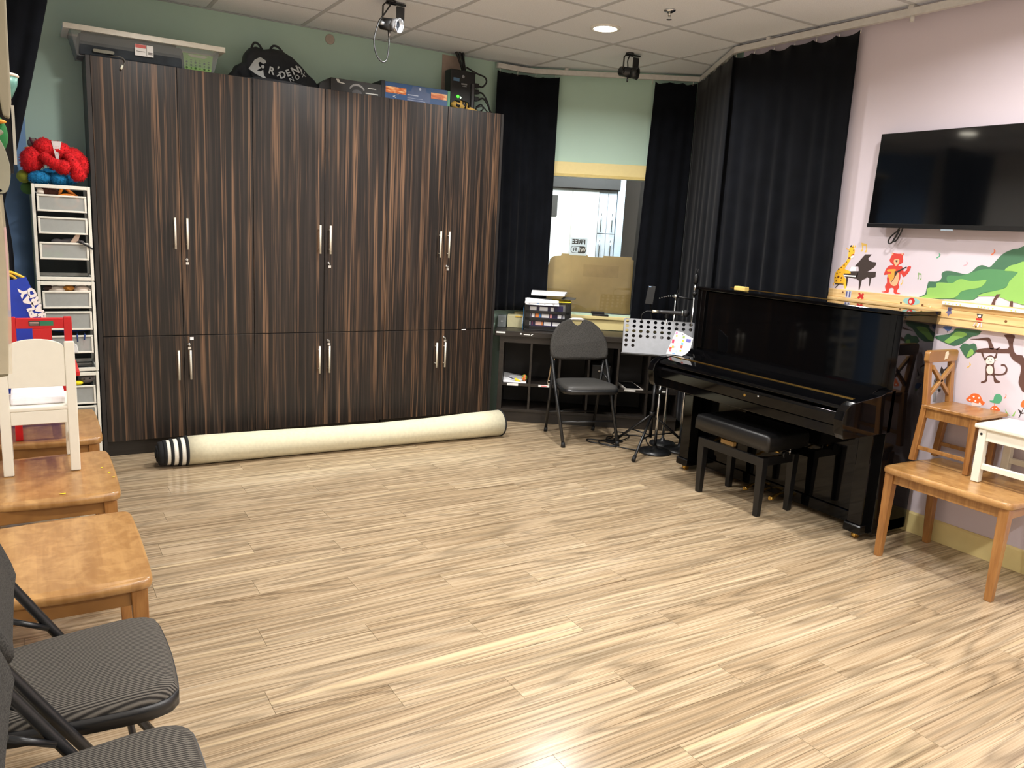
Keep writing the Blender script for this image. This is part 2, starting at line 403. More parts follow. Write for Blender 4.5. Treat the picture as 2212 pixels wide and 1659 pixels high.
ceiling = struct('ceiling', MB().box(XL - 0.1, YF - 0.1, ZC + 0.02, 5.0, YA + 0.1, ZC + 0.12), M('plenum', (120, 116, 110), 0.9))
TX, TY, TS = 1.682, 5.184, 0.6096
tile_mesh = None
def cut(o, p, n):
    bm = bmesh.new(); bm.from_mesh(o.data)
    r = bmesh.ops.bisect_plane(bm, geom=bm.verts[:] + bm.edges[:] + bm.faces[:], plane_co=Vector(p) - o.location, plane_no=Vector(n), clear_outer=True)
    e = [x for x in r['geom_cut'] if isinstance(x, bmesh.types.BMEdge)]
    if e: bmesh.ops.holes_fill(bm, edges=e)
    n_ = len(bm.verts); bm.to_mesh(o.data); bm.free(); return n_
for i in range(-4, 6):
    for j in range(-13, 2):
        x0, y0 = TX + TS * i, TY + TS * (j - 1); x1, y1 = x0 + TS, y0 + TS
        a, b, c, d = max(x0, XL), min(x1, 4.74), max(y0, YF), min(y1, YA)
        if b - a < 0.02 or d - c < 0.02: continue
        inside = [xx <= xmax(yy) + 1e-6 for xx in (a, b) for yy in (c, d)]
        if not any(inside) and not (a < 4.6 and c > 3.9 and c < 5.0): continue
        m = 0.011; full_t = (b - a > TS - 1e-4 and d - c > TS - 1e-4)
        if full_t and all(inside) and tile_mesh: o = bpy.data.objects.new('ceiling_tile', tile_mesh); COL.objects.link(o); o.parent = ceiling
        else:
            o = obj('ceiling_tile', MB().box(-(b - a) / 2 + m, -(d - c) / 2 + m, 0.004, (b - a) / 2 - m, (d - c) / 2 - m, 0.02), TILE, ceiling)
        o.location = ((a + b) / 2, (c + d) / 2, ZC)
        if full_t and all(inside) and not tile_mesh: tile_mesh = o.data
        if not all(inside):
            kk = 1
            if d > 3.98: kk = cut(o, (P_DB[0], P_DB[1], 0), (0.8352, -0.55, 0))
            if d > 4.6 and kk: kk = cut(o, (P_CD[0], P_CD[1], 0), (0.55, 0.8352, 0))
            if d <= 3.98: pass
            if kk == 0: bpy.data.objects.remove(o)
for i in range(-3, 6):
    x = TX + TS * i
    if XL < x < 4.7:
        y1 = YA
        if x > XB: y1 = min(YA, 5.696 - (x - 3.482) / 0.8352 * 0.55)
        elif x > 3.515: y1 = 5.696 - (x - 3.482) / 0.8352 * 0.55
        y0 = YF if x < XB else 3.98 + (x - XB) * 0.8352 / 0.55
        if y1 - y0 > 0.05: obj('tee_bar', MB().box(x - 0.012, y0, ZC, x + 0.012, y1, ZC + 0.02), TEE, ceiling)
for j in range(-12, 2):
    y = TY + TS * j
    if YF < y < YA:
        obj('tee_bar', MB().box(XL, y - 0.012, ZC + 0.0003, xmax(y), y + 0.012, ZC + 0.0203), TEE, ceiling)
obj('wall_angle', MB().box(0.03, YA - 0.02, ZC - 0.002, 3.5, YA, ZC + 0.001), TEE, ceiling)

struct('wall_back', MB().box(0.03, YA, -0.06, P_AC[0] + 0.06, YA + 0.1, ZC + 0.05), GREEN)
struct('wall_left', MB().box(XL - 0.1, YF, -0.06, XL, 5.2, ZC + 0.05), HIDDEN)
struct('wall_corner', MB().prism([(XL, 5.2), (0.03, YA), (0.03, YA + 0.1), (XL - 0.1, 5.2)], 'z', -0.06, ZC + 0.05), BLUEW)
struct('wall_right', MB().box(XB, YF, -0.06, XB + 0.1, P_DB[1], ZC + 0.05), PINK)
struct('wall_alcove', MB().prism([P_DB, P_CD, (P_CD[0] + 0.1, P_CD[1]), (XB + 0.1, P_DB[1] - 0.04)], 'z', -0.06, ZC + 0.05), GREEN)
struct('wall_front', MB().box(XL, YF - 0.1, -0.06, XB, YF, ZC + 0.05), HIDDEN)
W0, W1, WZ0, WZ1 = 0.10, 1.29, 0.885, 2.0
b = MB()
b.box(0.03, 0.42, -0.06, W0, 0.52, ZC + 0.05, MC).box(W1, 0.42, -0.06, 1.52, 0.52, ZC + 0.05, MC).box(W0, 0.42, -0.06, W1, 0.52, WZ0, MC).box(W0, 0.42, WZ1, W1, 0.52, ZC + 0.05, MC)
struct('wall_window', b, GREEN)
struct('baseboard_right', MB().prism([(XB, 0), (XB - 0.013, 0), (XB - 0.013, 0.108), (XB - 0.006, 0.118), (XB, 0.118)], 'y', YF, 2.9), CREAM)
struct('baseboard_left', MB().box(XL, YF, 0, XL + 0.012, 5.1, 0.118), CREAM)

# ---- window
win = bpy.data.objects.new('window_1', None); COL.objects.link(win); win['kind'] = 'structure'; win.location = (CA.x, CA.y, 0); win.rotation_euler = (0, 0, CROT)
DARKFR = M('dark_bronze', (38, 36, 34), 0.5)
obj('head_trim', MB().box(W0 - 0.05, 0.398, 2.018, W1 + 0.05, 0.42, 2.114), CREAM, win, 0.003)
obj('head_lip', MB().box(W0 - 0.05, 0.385, 1.997, W1 + 0.05, 0.45, 2.010).box(W0 - 0.05, 0.392, 2.010, W1 + 0.05, 0.42, 2.018), M('head_lip_shaded_cream', (206, 186, 118), 0.5), win, 0.002)  # same cream as the trim, darkened to carry the shade under the head
obj('sill', MB().box(W0 - 0.06, 0.372, 0.842, W1 + 0.06, 0.50, 0.868).box(W0 - 0.05, 0.395, 0.752, W1 + 0.05, 0.42, 0.842), CREAM, win, 0.004)
obj('sash_track', MB().box(W0, 0.44, 0.868, W1, 0.51, 0.886), DARKFR, win)
obj('jamb', MB().box(W0 - 0.001, 0.42, 0.886, W0 + 0.02, 0.52, 2.0).box(W1 - 0.02, 0.42, 0.886, W1, 0.52, 2.0), CREAM, win)
obj('pane', MB().box(W0 + 0.02, 0.458, 0.886, W1 - 0.02, 0.464, 2.0), mat_glass('window_glass', (0.96, 0.98, 0.97, 1)), win)
# ---- the room behind the glass
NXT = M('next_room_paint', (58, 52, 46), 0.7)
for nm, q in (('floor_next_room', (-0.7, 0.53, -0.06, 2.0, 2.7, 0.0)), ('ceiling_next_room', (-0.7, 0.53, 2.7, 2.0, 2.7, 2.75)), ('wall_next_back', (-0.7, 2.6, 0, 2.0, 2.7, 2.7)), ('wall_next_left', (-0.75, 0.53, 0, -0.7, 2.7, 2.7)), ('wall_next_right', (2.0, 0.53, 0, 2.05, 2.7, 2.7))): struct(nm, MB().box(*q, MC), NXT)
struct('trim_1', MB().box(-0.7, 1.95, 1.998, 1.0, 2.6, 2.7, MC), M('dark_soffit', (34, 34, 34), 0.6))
struct('trim_2', MB().box(0.985, 1.97, 0, 1.055, 2.2, 2.2, MC), M('pale_blue_post', (196, 214, 228), 0.5))
t = thing('white_cupboard', 'tall plain white cupboard in the bright room seen through the window', 'cupboard', (CA.x, CA.y, 0), CROT)
part(t, 'carcass', MB().box(-0.30, 2.02, 0.0, 0.797, 2.5, 1.99), WHITEP)
for a, c in ((-0.295, 0.235), (0.24, 0.522), (0.528, 0.795)): part(t, 'door', MB().box(a, 2.0, 0.06, c, 2.02, 1.985), M('white_melamine', (240, 242, 242), 0.35), 0.002)
t = thing('grey_cupboard', 'pale grey cupboard with four chrome-handled doors seen through the window', 'cupboard', (CA.x, CA.y, 0), CROT)
GRM = M('grey_melamine', (196, 204, 212), 0.4)
part(t, 'carcass', MB().box(0.80, 2.03, 0.0, 0.98, 2.5, 1.99), GRM)
for a, c, hx in ((0.802, 0.888, 0.83), (0.892, 0.978, 0.942)):
    for z0, z1, h0, h1 in ((1.558, 1.985, 1.57, 1.76), (0.06, 1.550, 1.30, 1.49)):
        d = part(t, 'door', MB().box(a, 2.01, z0, c, 2.03, z1), GRM, 0.002)
        obj('handle', MB().cyl((hx, 1.975, h0), (hx, 1.975, h1), 0.006).cyl((hx, 1.975, h0 + 0.03), (hx, 2.01, h0 + 0.03), 0.004).cyl((hx, 1.975, h1 - 0.03), (hx, 2.01, h1 - 0.03), 0.004), CHROME, d)
tag(obj('notice_board', MB().box(0.22, 1.984, 1.71, 0.376, 1.999, 1.917, MC), M('black_card', (40, 40, 38), 0.6), None, 0.002), 'small black panel mounted on the white cupboard behind the window', 'panel')
# ---- cardboard, sign and clip at the window
t = thing('cardboard_sheet', 'brown cardboard sheet covering the lower half of the window', 'cardboard', (CA.x, CA.y, 0), CROT)
card = M('corrugated_card', (220, 190, 132), 0.85, var=0.05, nscale=14)
pl = [(0.13, 0.888), (1.02, 0.888), (1.02, 1.345), (1.0, 1.352), (1.0, 1.37), (0.765, 1.37), (0.757, 1.355), (0.635, 1.355), (0.625, 1.372), (0.41, 1.372), (0.405, 1.352), (0.345, 1.345), (0.315, 1.32), (0.305, 1.27), (0.13, 1.27)]
part(t, 'sheet', MB().prism(pl, 'y', 0.478, 0.484), card)
part(t, 'taped_patch', MB().box(0.60, 0.4775, 1.19, 0.90, 0.478, 1.29), M('packing_tape', (208, 176, 118), 0.5), label='darker strip of packing tape')
part(t, 'fold_line', MB().box(0.498, 0.4772, 0.89, 0.502, 0.478, 1.37), M('card_crease', (214, 186, 130), 0.8))
t = thing('wifi_sign', 'square white FREE WiFi sign stuck on the window, seen reversed', 'sign', (CA.x, CA.y, 0), CROT)
SX = 0.547
part(t, 'card', MB().add([(SX - 0.072, 0.4675, 1.362), (SX + 0.072, 0.4675, 1.362), (SX + 0.072, 0.4675, 1.508), (SX - 0.072, 0.4675, 1.508)], [(0, 1, 2, 3)]), mat_translucent('sign_film', (236, 242, 246), 0.65))
INK = M('black_ink', (18, 18, 20), 0.5, var=0.0)
text(t, 'lettering', 'FREE', 0.054, (SX, 0.4655, 1.474), (1, 0, 0), (0, 0, 1), INK, mirror=True, bold=0.0022)
def rrect(cx, cz, hw, hh, r, n=6):
    o = []
    for sx, sz, a0 in ((1, 1, 0), (-1, 1, 90), (-1, -1, 180), (1, -1, 270)):
        for k in range(n + 1):
            a = math.radians(a0 + 90 * k / n); o.append((cx + sx * (hw - r) + r * math.cos(a), cz + sz * (hh - r) + r * math.sin(a)))
    return o
ro_, ri_ = rrect(SX, 1.410, 0.064, 0.029, 0.022), rrect(SX, 1.410, 0.060, 0.025, 0.018); m = MB(); n = len(ro_)
for k in range(n): m.add([(*ro_[k][:1], 0.4655, ro_[k][1]), (*ro_[(k + 1) % n][:1], 0.4655, ro_[(k + 1) % n][1]), (*ri_[(k + 1) % n][:1], 0.4655, ri_[(k + 1) % n][1]), (*ri_[k][:1], 0.4655, ri_[k][1])], [(0, 1, 2, 3)])
part(t, 'badge_outline', m, INK)
part(t, 'badge_dark_half', MB().prism([(SX - 0.004, 1.383), (SX + 0.045, 1.383), (SX + 0.060, 1.392), (SX + 0.063, 1.410), (SX + 0.060, 1.428), (SX + 0.045, 1.437), (SX + 0.010, 1.437)], 'y', 0.4650, 0.4660), INK)
text(t, 'lettering', 'Wi', 0.046, (SX + 0.034, 0.4643, 1.409), (1, 0, 0), (0, 0, 1), WHITE, mirror=True, bold=0.0015)
text(t, 'lettering', 'Fi', 0.046, (SX - 0.030, 0.4640, 1.409), (1, 0, 0), (0, 0, 1), INK, mirror=True, bold=0.0015)
t = thing('window_latch', 'black latch block in the middle of the cream window sill', 'latch', (CA.x, CA.y, 0), CROT)
part(t, 'latch_body', MB().box(0.70, 0.385, 0.868, 0.835, 0.44, 0.884), BLKPLA, 0.003); part(t, 'latch_cap', MB().box(0.69, 0.41, 0.884, 0.80, 0.445, 0.903), BLKPLA, 0.003)

# ---- curtain track and curtains
TRK = M('track_enamel', (206, 204, 200), 0.45)
def cpath(*sp): return [tuple(cw(s, t_)) for s, t_ in sp]
tr = thing('curtain_track', 'white curtain track running under the ceiling round the alcove to the TV wall', 'curtain track', (4.10, 3.2, ZC - 0.05))
def strip(p, q, h0, h1, w):
    d = Vector((q[0] - p[0], q[1] - p[1])).normalized(); n = Vector((-d.y, d.x)) * w / 2
    return MB().prism([(p[0] + n.x, p[1] + n.y), (q[0] + n.x, q[1] + n.y), (q[0] - n.x, q[1] - n.y), (p[0] - n.x, p[1] - n.y)], 'z', h0, h1)
tp = [(3.20, 5.615), (3.44, 5.612)] + cpath((0.10, 0.362), (1.42, 0.362)) + [(4.085, 3.99), (4.085, -1.0)]
for p, q in zip(tp, tp[1:]): part(tr, 'rail', strip(p, q, ZC - 0.055, ZC - 0.018, 0.028), TRK, world=True)
for y in (3.7, 2.74, 1.6, 0.4): part(tr, 'bracket', MB().box(4.075, y, ZC - 0.02, 4.14, y + 0.03, ZC), TRK, world=True)
for s_ in (0.35, 0.9): p = cw(s_, 0.362); part(tr, 'bracket', MB().box(p.x - 0.012, p.y - 0.012, ZC - 0.02, p.x + 0.012, p.y + 0.012, ZC), TRK, world=True)
part(tr, 'stop', MB().cyl((4.085, 2.745, ZC - 0.085), (4.085, 2.745, ZC - 0.05), 0.012), TRK, world=True)
def curtain(name, label, path, ztop, zbot, amp, wl, seed, mapu=None, thick=0.006, rows=26, step=0.010, top=0.25):
    """cloth hung along path: wavy in plan, folds deepening downwards"""
    P = [Vector(p) for p in path]; L = [0]
    for a, b_ in zip(P, P[1:]): L.append(L[-1] + (b_ - a).length)
    T = L[-1]; n = max(8, int(T / step)); m = MB()
    def at(u):
        u = max(0, min(T, u)); k = 0
        while k < len(P) - 2 and u > L[k + 1]: k += 1
        d = (P[k + 1] - P[k]).normalized(); p = P[k] + d * (u - L[k])
        e = 0.05; q = Vector((0, 0))
        return p, Vector((-d.y, d.x))
    for j in range(rows + 1):
        t_ = j / rows
        for i in range(n + 1):
            u0 = i / n * T
            zt = ztop(u0 / T) if callable(ztop) else ztop
            z = zt + (zbot - zt) * t_
            u = mapu(u0 / T, z) * T if mapu else u0
            p, nn = at(u)
            ph = 2 * PI * (u0 / wl + 0.35 * noise.noise(Vector((u0 * 5, seed, 0.3 * t_)))) + 0.5 * math.sin(3 * t_ + seed)
            dd = amp * (top + (1 - top) * min(1, t_ * 1.6)) * (math.sin(ph) * (0.65 + 0.45 * noise.noise(Vector((u0 * 7, seed + 3, t_)))) + 0.3 * noise.noise(Vector((u0 * 18, t_ * 1.5, seed))))
            m.v.append((p.x + nn.x * dd, p.y + nn.y * dd, z))
    for j in range(rows):
        for i in range(n):
            a = j * (n + 1) + i; m.f.append([a, a + 1, a + n + 2, a + n + 1]); m.sm.append(True)
    xs = [v[0] for v in m.v]; ys = [v[1] for v in m.v]
    t = thing(name, label, 'curtain', (sum(xs) / len(xs), sum(ys) / len(ys), zbot), 0, 'black velvet curtains')
    o = part(t, 'cloth', m, VELVET, world=True); so = o.modifiers.new('thick', 'SOLIDIFY'); so.thickness = thick; so.offset = 0
    for k in range(int(T / 0.16) + 1):
        u = min(T - 0.01, 0.02 + k * 0.16); p, nn = at(u)
        part(t, 'hook', MB().tube([(p.x, p.y, ZC - 0.05), (p.x + 0.003, p.y, ZC - 0.062), (p.x, p.y, (ztop(u / T) if callable(ztop) else ztop) - 0.01)], 0.0025, 5), STEEL, world=True)
    return t
def scal(base, dip, k, seed=0): return lambda f: base - dip * abs(math.sin(PI * k * f)) ** 0.7 - 0.012 * noise.noise(Vector((f * 6, seed, 0)))
curtain('curtain', 'narrow black velvet curtain between the dark wardrobe and the window', [(3.19, 5.59), (3.44, 5.588)] + cpath((0.11, 0.345), (0.30, 0.345)), scal(ZC - 0.075, 0.012, 4, 2), 0.885, 0.018, 0.085, 2.0, top=0.1)
curtain('curtain', 'black velvet curtain hanging beside the window, behind the music stand', cpath((1.015, 0.345), (1.39, 0.345)), scal(ZC - 0.07, 0.012, 3, 5), 0.78, 0.018, 0.10, 5.0, top=0.1, mapu=lambda f, z: f + (1 - f) * max(0, (z - 0.9) / 1.9) * 0.12)
curtain('curtain', 'black velvet curtain across the slanted alcove wall behind the microphone stands', [tuple(cw(1.395, 0.33)), (4.082, 4.0)], scal(ZC - 0.066, 0.015, 3, 8), 0.12, 0.012, 0.16, 18.0, top=0.05)
curtain('curtain', 'wide black velvet curtain behind the piano, ending beside the television', [(4.112, 4.03), (4.110, 3.06)], scal(ZC - 0.066, 0.022, 6, 8), 0.12, 0.023, 0.13, 8.0, mapu=lambda f, z: f * (1.0 + 0.016 * (1.6 - z) / 1.2), top=0.05)
cl = curtain('curtain', 'black velvet curtain pulled into the blue corner beside the toy shelf', [(-0.285, 4.55), (-0.12, 4.78), (0.16, 4.80)], ZC - 0.03, 0.45, 0.02, 0.09, 11.0,
    mapu=lambda f, z: f * (0.995 if z > 2.55 else max(0.0, 0.56 + 0.435 * (min(1.0, max(0, (z - 1.55) / 1.0)))**0.9) if z > 1.55 else 0.56 + 0.05 * math.sin(PI * max(0, min(1, (1.55 - z) / 0.6)))))
part(cl, 'header_tape', MB().box(-0.27, 4.745, ZC - 0.03, 0.165, 4.80, ZC - 0.005), VELVET, world=True)
# ================================================================ wardrobes along the back wall
WF = 5.33
def wardrobe(x0, x1, split, left_gable, right_gable, label):
    t = thing('wardrobe', label, 'wardrobe', ((x0 + x1) / 2, WF + 0.15, 0), 0, 'dark striped wardrobe units')
    B = MB().box(x0, WF + 0.02, 0.10, x1, YA - 0.012, 2.39)
    if left_gable: B.box(x0, WF + 0.001, 0.0, x0 + 0.022, WF + 0.02, 2.39)
    if right_gable: B.box(x1 - 0.02, WF + 0.001, 0.0, x1, WF + 0.02, 2.39)
    part(t, 'carcass', B, M('dark_carcass', (38, 34, 32), 0.45), world=True)
    part(t, 'plinth', MB().box(x0 + 0.005, WF + 0.045, 0, x1 - 0.005, WF + 0.06, 0.10), BLACKWOOD, world=True)
    a, c = x0 + (0.024 if left_gable else 0.0015), x1 - (0.022 if right_gable else 0.0015)
    for z0, z1, h0, h1, lz, keyz in ((0.772, 2.39, 1.313, 1.505, 1.25, -1), (0.104, 0.767, 0.485, 0.676, 0.712, 1)):
        for k, (d0, d1, hx) in enumerate(((a, split - 0.0015, split - 0.037), (split + 0.0015, c, split + 0.034))):
            d = part(t, 'door', MB().box(d0, WF, z0, d1, WF + 0.018, z1), EBONY, 0.0012, world=True)
            def sub(name, mb, mat):
                o = obj(name, mb, mat, None); inv = (Matrix.Translation(t.location)).inverted(); o.data.transform(inv); o.parent = d; return o
            sub('handle', MB().cyl((hx, WF - 0.030, h0), (hx, WF - 0.030, h1), 0.0068, seg=10).cyl((hx, WF - 0.03, h0 + 0.03), (hx, WF, h0 + 0.03), 0.004, seg=8).cyl((hx, WF - 0.03, h1 - 0.03), (hx, WF, h1 - 0.03), 0.004, seg=8), M('handle_steel', (240, 234, 218), 0.35, 0.35))
            if k == 1:
                lx = hx - 0.004
                sub('lock', MB().lathe([(0.009, 0), (0.009, 0.006), (0.007, 0.009)], (lx, WF, lz), 14, (0, -1, 0)), CHROME)
                sub('key', MB().box(lx - 0.0015, WF - 0.022, lz - 0.004, lx + 0.0015, WF - 0.008, lz + 0.004).lathe([(0.008, -0.0012), (0.008, 0.0012)], (lx, WF - 0.026, lz - 0.004), 12, (1, 0, 0)).box(lx - 0.010, WF - 0.03, lz - 0.030, lx + 0.008, WF - 0.027, lz - 0.014), M('key_metal', (226, 224, 218), 0.3, 0.7))
    return t
w1 = wardrobe(0.342, 1.268, 0.825, True, False, 'dark striped wardrobe unit next to the plastic drawer tower')
w2 = wardrobe(1.268, 2.192, 1.741, False, False, 'dark striped wardrobe unit in the middle of the three')
w3 = wardrobe(2.192, 3.115, 2.648, False, True, 'dark striped wardrobe unit next to the narrow curtain and cube desk')
part(w1, 'paper_tag', MB().box(0.862, WF - 0.002, 0.738, 0.884, WF, 0.757), PAPER, world=True, label='small white paper tag')
part(w3, 'paper_tag', MB().box(2.83, WF - 0.002, 0.764, 2.865, WF, 0.770), PAPER, world=True, label='thin white paper tag')

# ================================================================ on top of the wardrobes
WT = 2.39
t = thing('storage_bin', 'large grey see-through plastic storage bin on the wardrobe end', 'storage bin', (0.68, 5.50, WT))
SMOKE = mat_frost('smoky_plastic', (150, 156, 156), 0.30)
def tray(x0, x1, y0, y1, z0, z1, tp, wall, mb=None, bottom=True):
    m = mb or MB(); q = [(x0, y0), (x1, y0), (x1, y1), (x0, y1)]; c = ((x0 + x1) / 2, (y0 + y1) / 2)
    sh = lambda P, d: [(p[0] + (d if p[0] < c[0] else -d), p[1] + (d if p[1] < c[1] else -d)) for p in P]
    lo, hi = sh(q, tp), q; li, hi2 = sh(lo, wall), sh(hi, wall)
    for i in range(4):
        j = (i + 1) % 4
        m.hexa([(*lo[i], z0), (*lo[j], z0), (*li[j], z0), (*li[i], z0)], [(*hi[i], z1), (*hi[j], z1), (*hi2[j], z1), (*hi2[i], z1)])
    if bottom: m.hexa([(*p, z0) for p in lo], [(*p, z0 + wall) for p in lo])
    return m
part(t, 'tub', tray(0.27, 1.085, 5.36, 5.655, WT + 0.001, 2.535, 0.035, 0.004), SMOKE, world=True)
rim = MB(); ro = [(0.238, 5.338), (1.110, 5.338), (1.110, 5.669), (0.238, 5.669)]; ri = [(0.270, 5.360), (1.083, 5.360), (1.083, 5.655), (0.270, 5.655)]
for i in range(4):
    j = (i + 1) % 4; rim.hexa([(*ro[i], 2.520), (*ro[j], 2.520), (*ri[j], 2.520), (*ri[i], 2.520)], [(*[ro[i][k] * 0.97 + ri[i][k] * 0.03 for k in (0, 1)], 2.548), (*[ro[j][k] * 0.97 + ri[j][k] * 0.03 for k in (0, 1)], 2.548), (*ri[j], 2.548), (*ri[i], 2.548)])
part(t, 'rim', rim, M('bin_rim', (222, 220, 208), 0.35), 0.0, world=True)
lb = part(t, 'label', MB().box(0.605, 5.366, 2.432, 0.705, 5.374, 2.496), WHITE, 0.002, world=True)
part(t, 'label_red_band', MB().box(0.608, 5.364, 2.476, 0.666, 5.367, 2.494), M('label_red', (206, 92, 84), 0.5), world=True)
part(t, 'label_line', MB().box(0.667, 5.364, 2.434, 0.669, 5.367, 2.495).box(0.676, 5.364, 2.452, 0.70, 5.367, 2.457).box(0.676, 5.364, 2.445, 0.70, 5.367, 2.449).box(0.612, 5.364, 2.455, 0.66, 5.367, 2.458), M('label_grey', (120, 116, 112), 0.6), world=True)
part(t, 'embossed_handle', MB().prism(rrect(0.44, 2.425, 0.055, 0.009, 0.008), 'y', 5.362, 5.372), M('bin_emboss', (120, 118, 100), 0.4), world=True)
tag(obj('folded_cloth', MB().box(0.315, 5.38, WT + 0.006, 0.865, 5.62, 2.512).box(0.33, 5.40, 2.512, 0.84, 5.60, 2.528), M('cloth_slate', (52, 58, 64), 0.9, var=0.3, nscale=12), None, 0.012), 'dark grey folded cloth filling the see-through storage bin', 'cloth')
t = thing('green_basket', 'lime green perforated basket standing inside the grey storage bin', 'basket', (0.955, 5.45, WT + 0.006))
LIME = M('lime_plastic', (150, 206, 84), 0.4)
part(t, 'basket_body', tray(0.872, 1.045, 5.385, 5.60, WT + 0.006, 2.492, 0.010, 0.003), LIME, world=True)
part(t, 'grip_opening', MB().prism([(0.895, 2.487), (1.022, 2.487), (0.995, 2.472), (0.92, 2.472)], 'y', 5.3835, 5.3865), M('basket_inside', (214, 216, 180), 0.6), world=True)
hb = MB()
for r_ in range(4):
    for c_ in range(6):
        rr = 0.0065 if (r_ + c_) % 2 == 0 else 0.0045
        hb.lathe([(rr, 0), (rr, 0.001)], (0.893 + c_ * 0.0255, 5.3955 - 0.003 * r_ * 0 - 0.006, 2.410 + r_ * 0.0165), 10, (0, -1, 0))
o = part(t, 'hole', hb, M('basket_hole', (58, 92, 40), 0.8), world=True)
t = thing('loose_cable', 'short grey cable with a white plug hanging over the wardrobe top edge', 'cable', (0.53, 5.34, 2.40))
part(t, 'cord', MB().tube(spline([(0.46, 5.37, 2.395), (0.50, 5.335, 2.405), (0.535, 5.322, 2.396), (0.545, 5.318, 2.376), (0.532, 5.318, 2.352)], 5), 0.004, 7), M('grey_cable', (92, 92, 88), 0.4), world=True)
part(t, 'plug', MB().cyl((0.532, 5.318, 2.358), (0.522, 5.317, 2.334), 0.006), M('plug_white', (240, 240, 220), 0.4), world=True)

# drawstring bag
t = thing('drawstring_bag', 'slumped black drawstring bag with grey printed letters on the wardrobe', 'bag', (1.44, 5.50, WT))
sil = [(1.15, 0.0), (1.155, 0.025), (1.185, 0.058), (1.197, 0.085), (1.235, 0.108), (1.252, 0.125), (1.258, 0.17), (1.285, 0.205), (1.33, 0.222), (1.38, 0.212), (1.44, 0.226), (1.49, 0.222), (1.56, 0.19), (1.62, 0.145), (1.66, 0.10), (1.705, 0.07), (1.73, 0.03), (1.74, 0.0)]
bm = MB(); ny = 9
for j in range(ny + 1):
    f = j / ny; yy = 5.40 + 0.20 * f; k = math.sqrt(max(0, 1 - (2 * f - 1) ** 2)) ** 0.55
    for (x, z) in sil: bm.v.append((1.445 + (x - 1.445) * (0.86 + 0.14 * k), yy + 0.012 * noise.noise(Vector((x * 12, z * 15, f))), WT + 0.001 + z * (0.12 + 0.88 * k)))
ns = len(sil)
for j in range(ny):
    for i in range(ns - 1): bm.f.append([j * ns + i, j * ns + i + 1, (j + 1) * ns + i + 1, (j + 1) * ns + i]); bm.sm.append(True)
bm.f.append(list(range(ns))); bm.sm.append(False); bm.f.append([ny * ns + i for i in range(ns)][::-1]); bm.sm.append(False)
BAGF = M('bag_nylon', (24, 28, 34), 0.6, var=0.15, nscale=25, bump=0.3)
part(t, 'bag_body', bm, BAGF, world=True)
part(t, 'strap', MB().tube(spline([(1.30, 5.48, 2.60), (1.318, 5.48, 2.632), (1.345, 5.48, 2.628), (1.372, 5.48, 2.594)], 5), 0.007, 7), BAGF, world=True)
part(t, 'strap', MB().tube(spline([(1.42, 5.48, 2.61), (1.44, 5.48, 2.633), (1.47, 5.48, 2.630), (1.50, 5.48, 2.605)], 5), 0.007, 7), BAGF, world=True)
GP = M('grey_print', (150, 154, 154), 0.7)
YB = 5.392
part(t, 'emblem', MB().prism([(1.262, 2.456), (1.30, 2.515), (1.335, 2.536), (1.368, 2.520), (1.372, 2.506), (1.352, 2.498), (1.335, 2.508), (1.322, 2.498), (1.326, 2.482), (1.338, 2.470), (1.312, 2.452), (1.336, 2.450), (1.352, 2.462), (1.356, 2.43), (1.372, 2.412), (1.35, 2.412), (1.30, 2.432)], 'y', YB, YB + 0.012), GP, world=True)
part(t, 'emblem_dot', MB().lathe([(0.010, 0), (0.010, 0.012)], (1.350, YB + 0.012, 2.480), 12, (0, -1, 0)), GP, world=True)
def wtext(t, name, body, size, loc, right, up, mat, **k):
    o = text(t, name, body, size, Vector(loc) - t.location, right, up, mat, **k); return o
for ch, x, z, rot, sz in (('R', 1.405, 2.462, -12, 0.062), ("'", 1.442, 2.472, -25, 0.06), ('I', 1.452, 2.444, -55, 0.045), ('D', 1.475, 2.446, 20, 0.058), ('E', 1.513, 2.463, 24, 0.058), ('N', 1.560, 2.486, 28, 0.066), (')', 1.592, 2.498, 30, 0.055)):
    a = math.radians(rot); wtext(t, 'letter', ch, sz, (x, YB + 0.004, z), (math.cos(a), 0, math.sin(a)), (-math.sin(a), 0, math.cos(a)), GP, ext=0.004, bold=0.0015)
for ch, x, z, rot in (('N', 1.535, 2.426, 28), ('O', 1.572, 2.446, 20), ('X', 1.614, 2.466, 15)):
    a = math.radians(rot); wtext(t, 'letter', ch, 0.040, (x, YB + 0.004, z), (math.cos(a), 0, math.sin(a)), (-math.sin(a), 0, math.cos(a)), GP, ext=0.004)
# boxes
t = thing('black_carton', 'flat black product carton with a grey device picture on the wardrobe', 'box', (1.97, 5.47, WT))
part(t, 'carton', MB().box(1.795, 5.385, WT + 0.001, 2.153, 5.62, 2.478), M('black_carton', (42, 42, 42), 0.5, nscale=20), 0.002, world=True)
part(t, 'side_flap', MB().prism([(1.795, WT + 0.001), (1.795, 2.478), (1.725, 2.43), (1.715, WT + 0.001)], 'y', 5.40, 5.55), M('black_carton_side', (22, 24, 24), 0.5), world=True)
GS = M('carton_silver', (150, 150, 150), 0.4)
arc = [(1.978 + 0.058 * math.cos(math.radians(a)), 2.408 + 0.052 * math.sin(math.radians(a))) for a in range(20, 161, 14)] + [(1.978 + 0.050 * math.cos(math.radians(a)), 2.408 + 0.038 * math.sin(math.radians(a))) for a in range(160, 19, -14)]
part(t, 'picture', MB().prism(arc, 'y', 5.3835, 5.3852), GS, world=True)
part(t, 'picture', MB().prism([(1.978 + 0.035 * math.cos(math.radians(a)), 2.402 + 0.02 * math.sin(math.radians(a))) for a in range(0, 360, 24)], 'y', 5.3835, 5.3852), M('carton_grey', (84, 84, 86), 0.5), world=True)
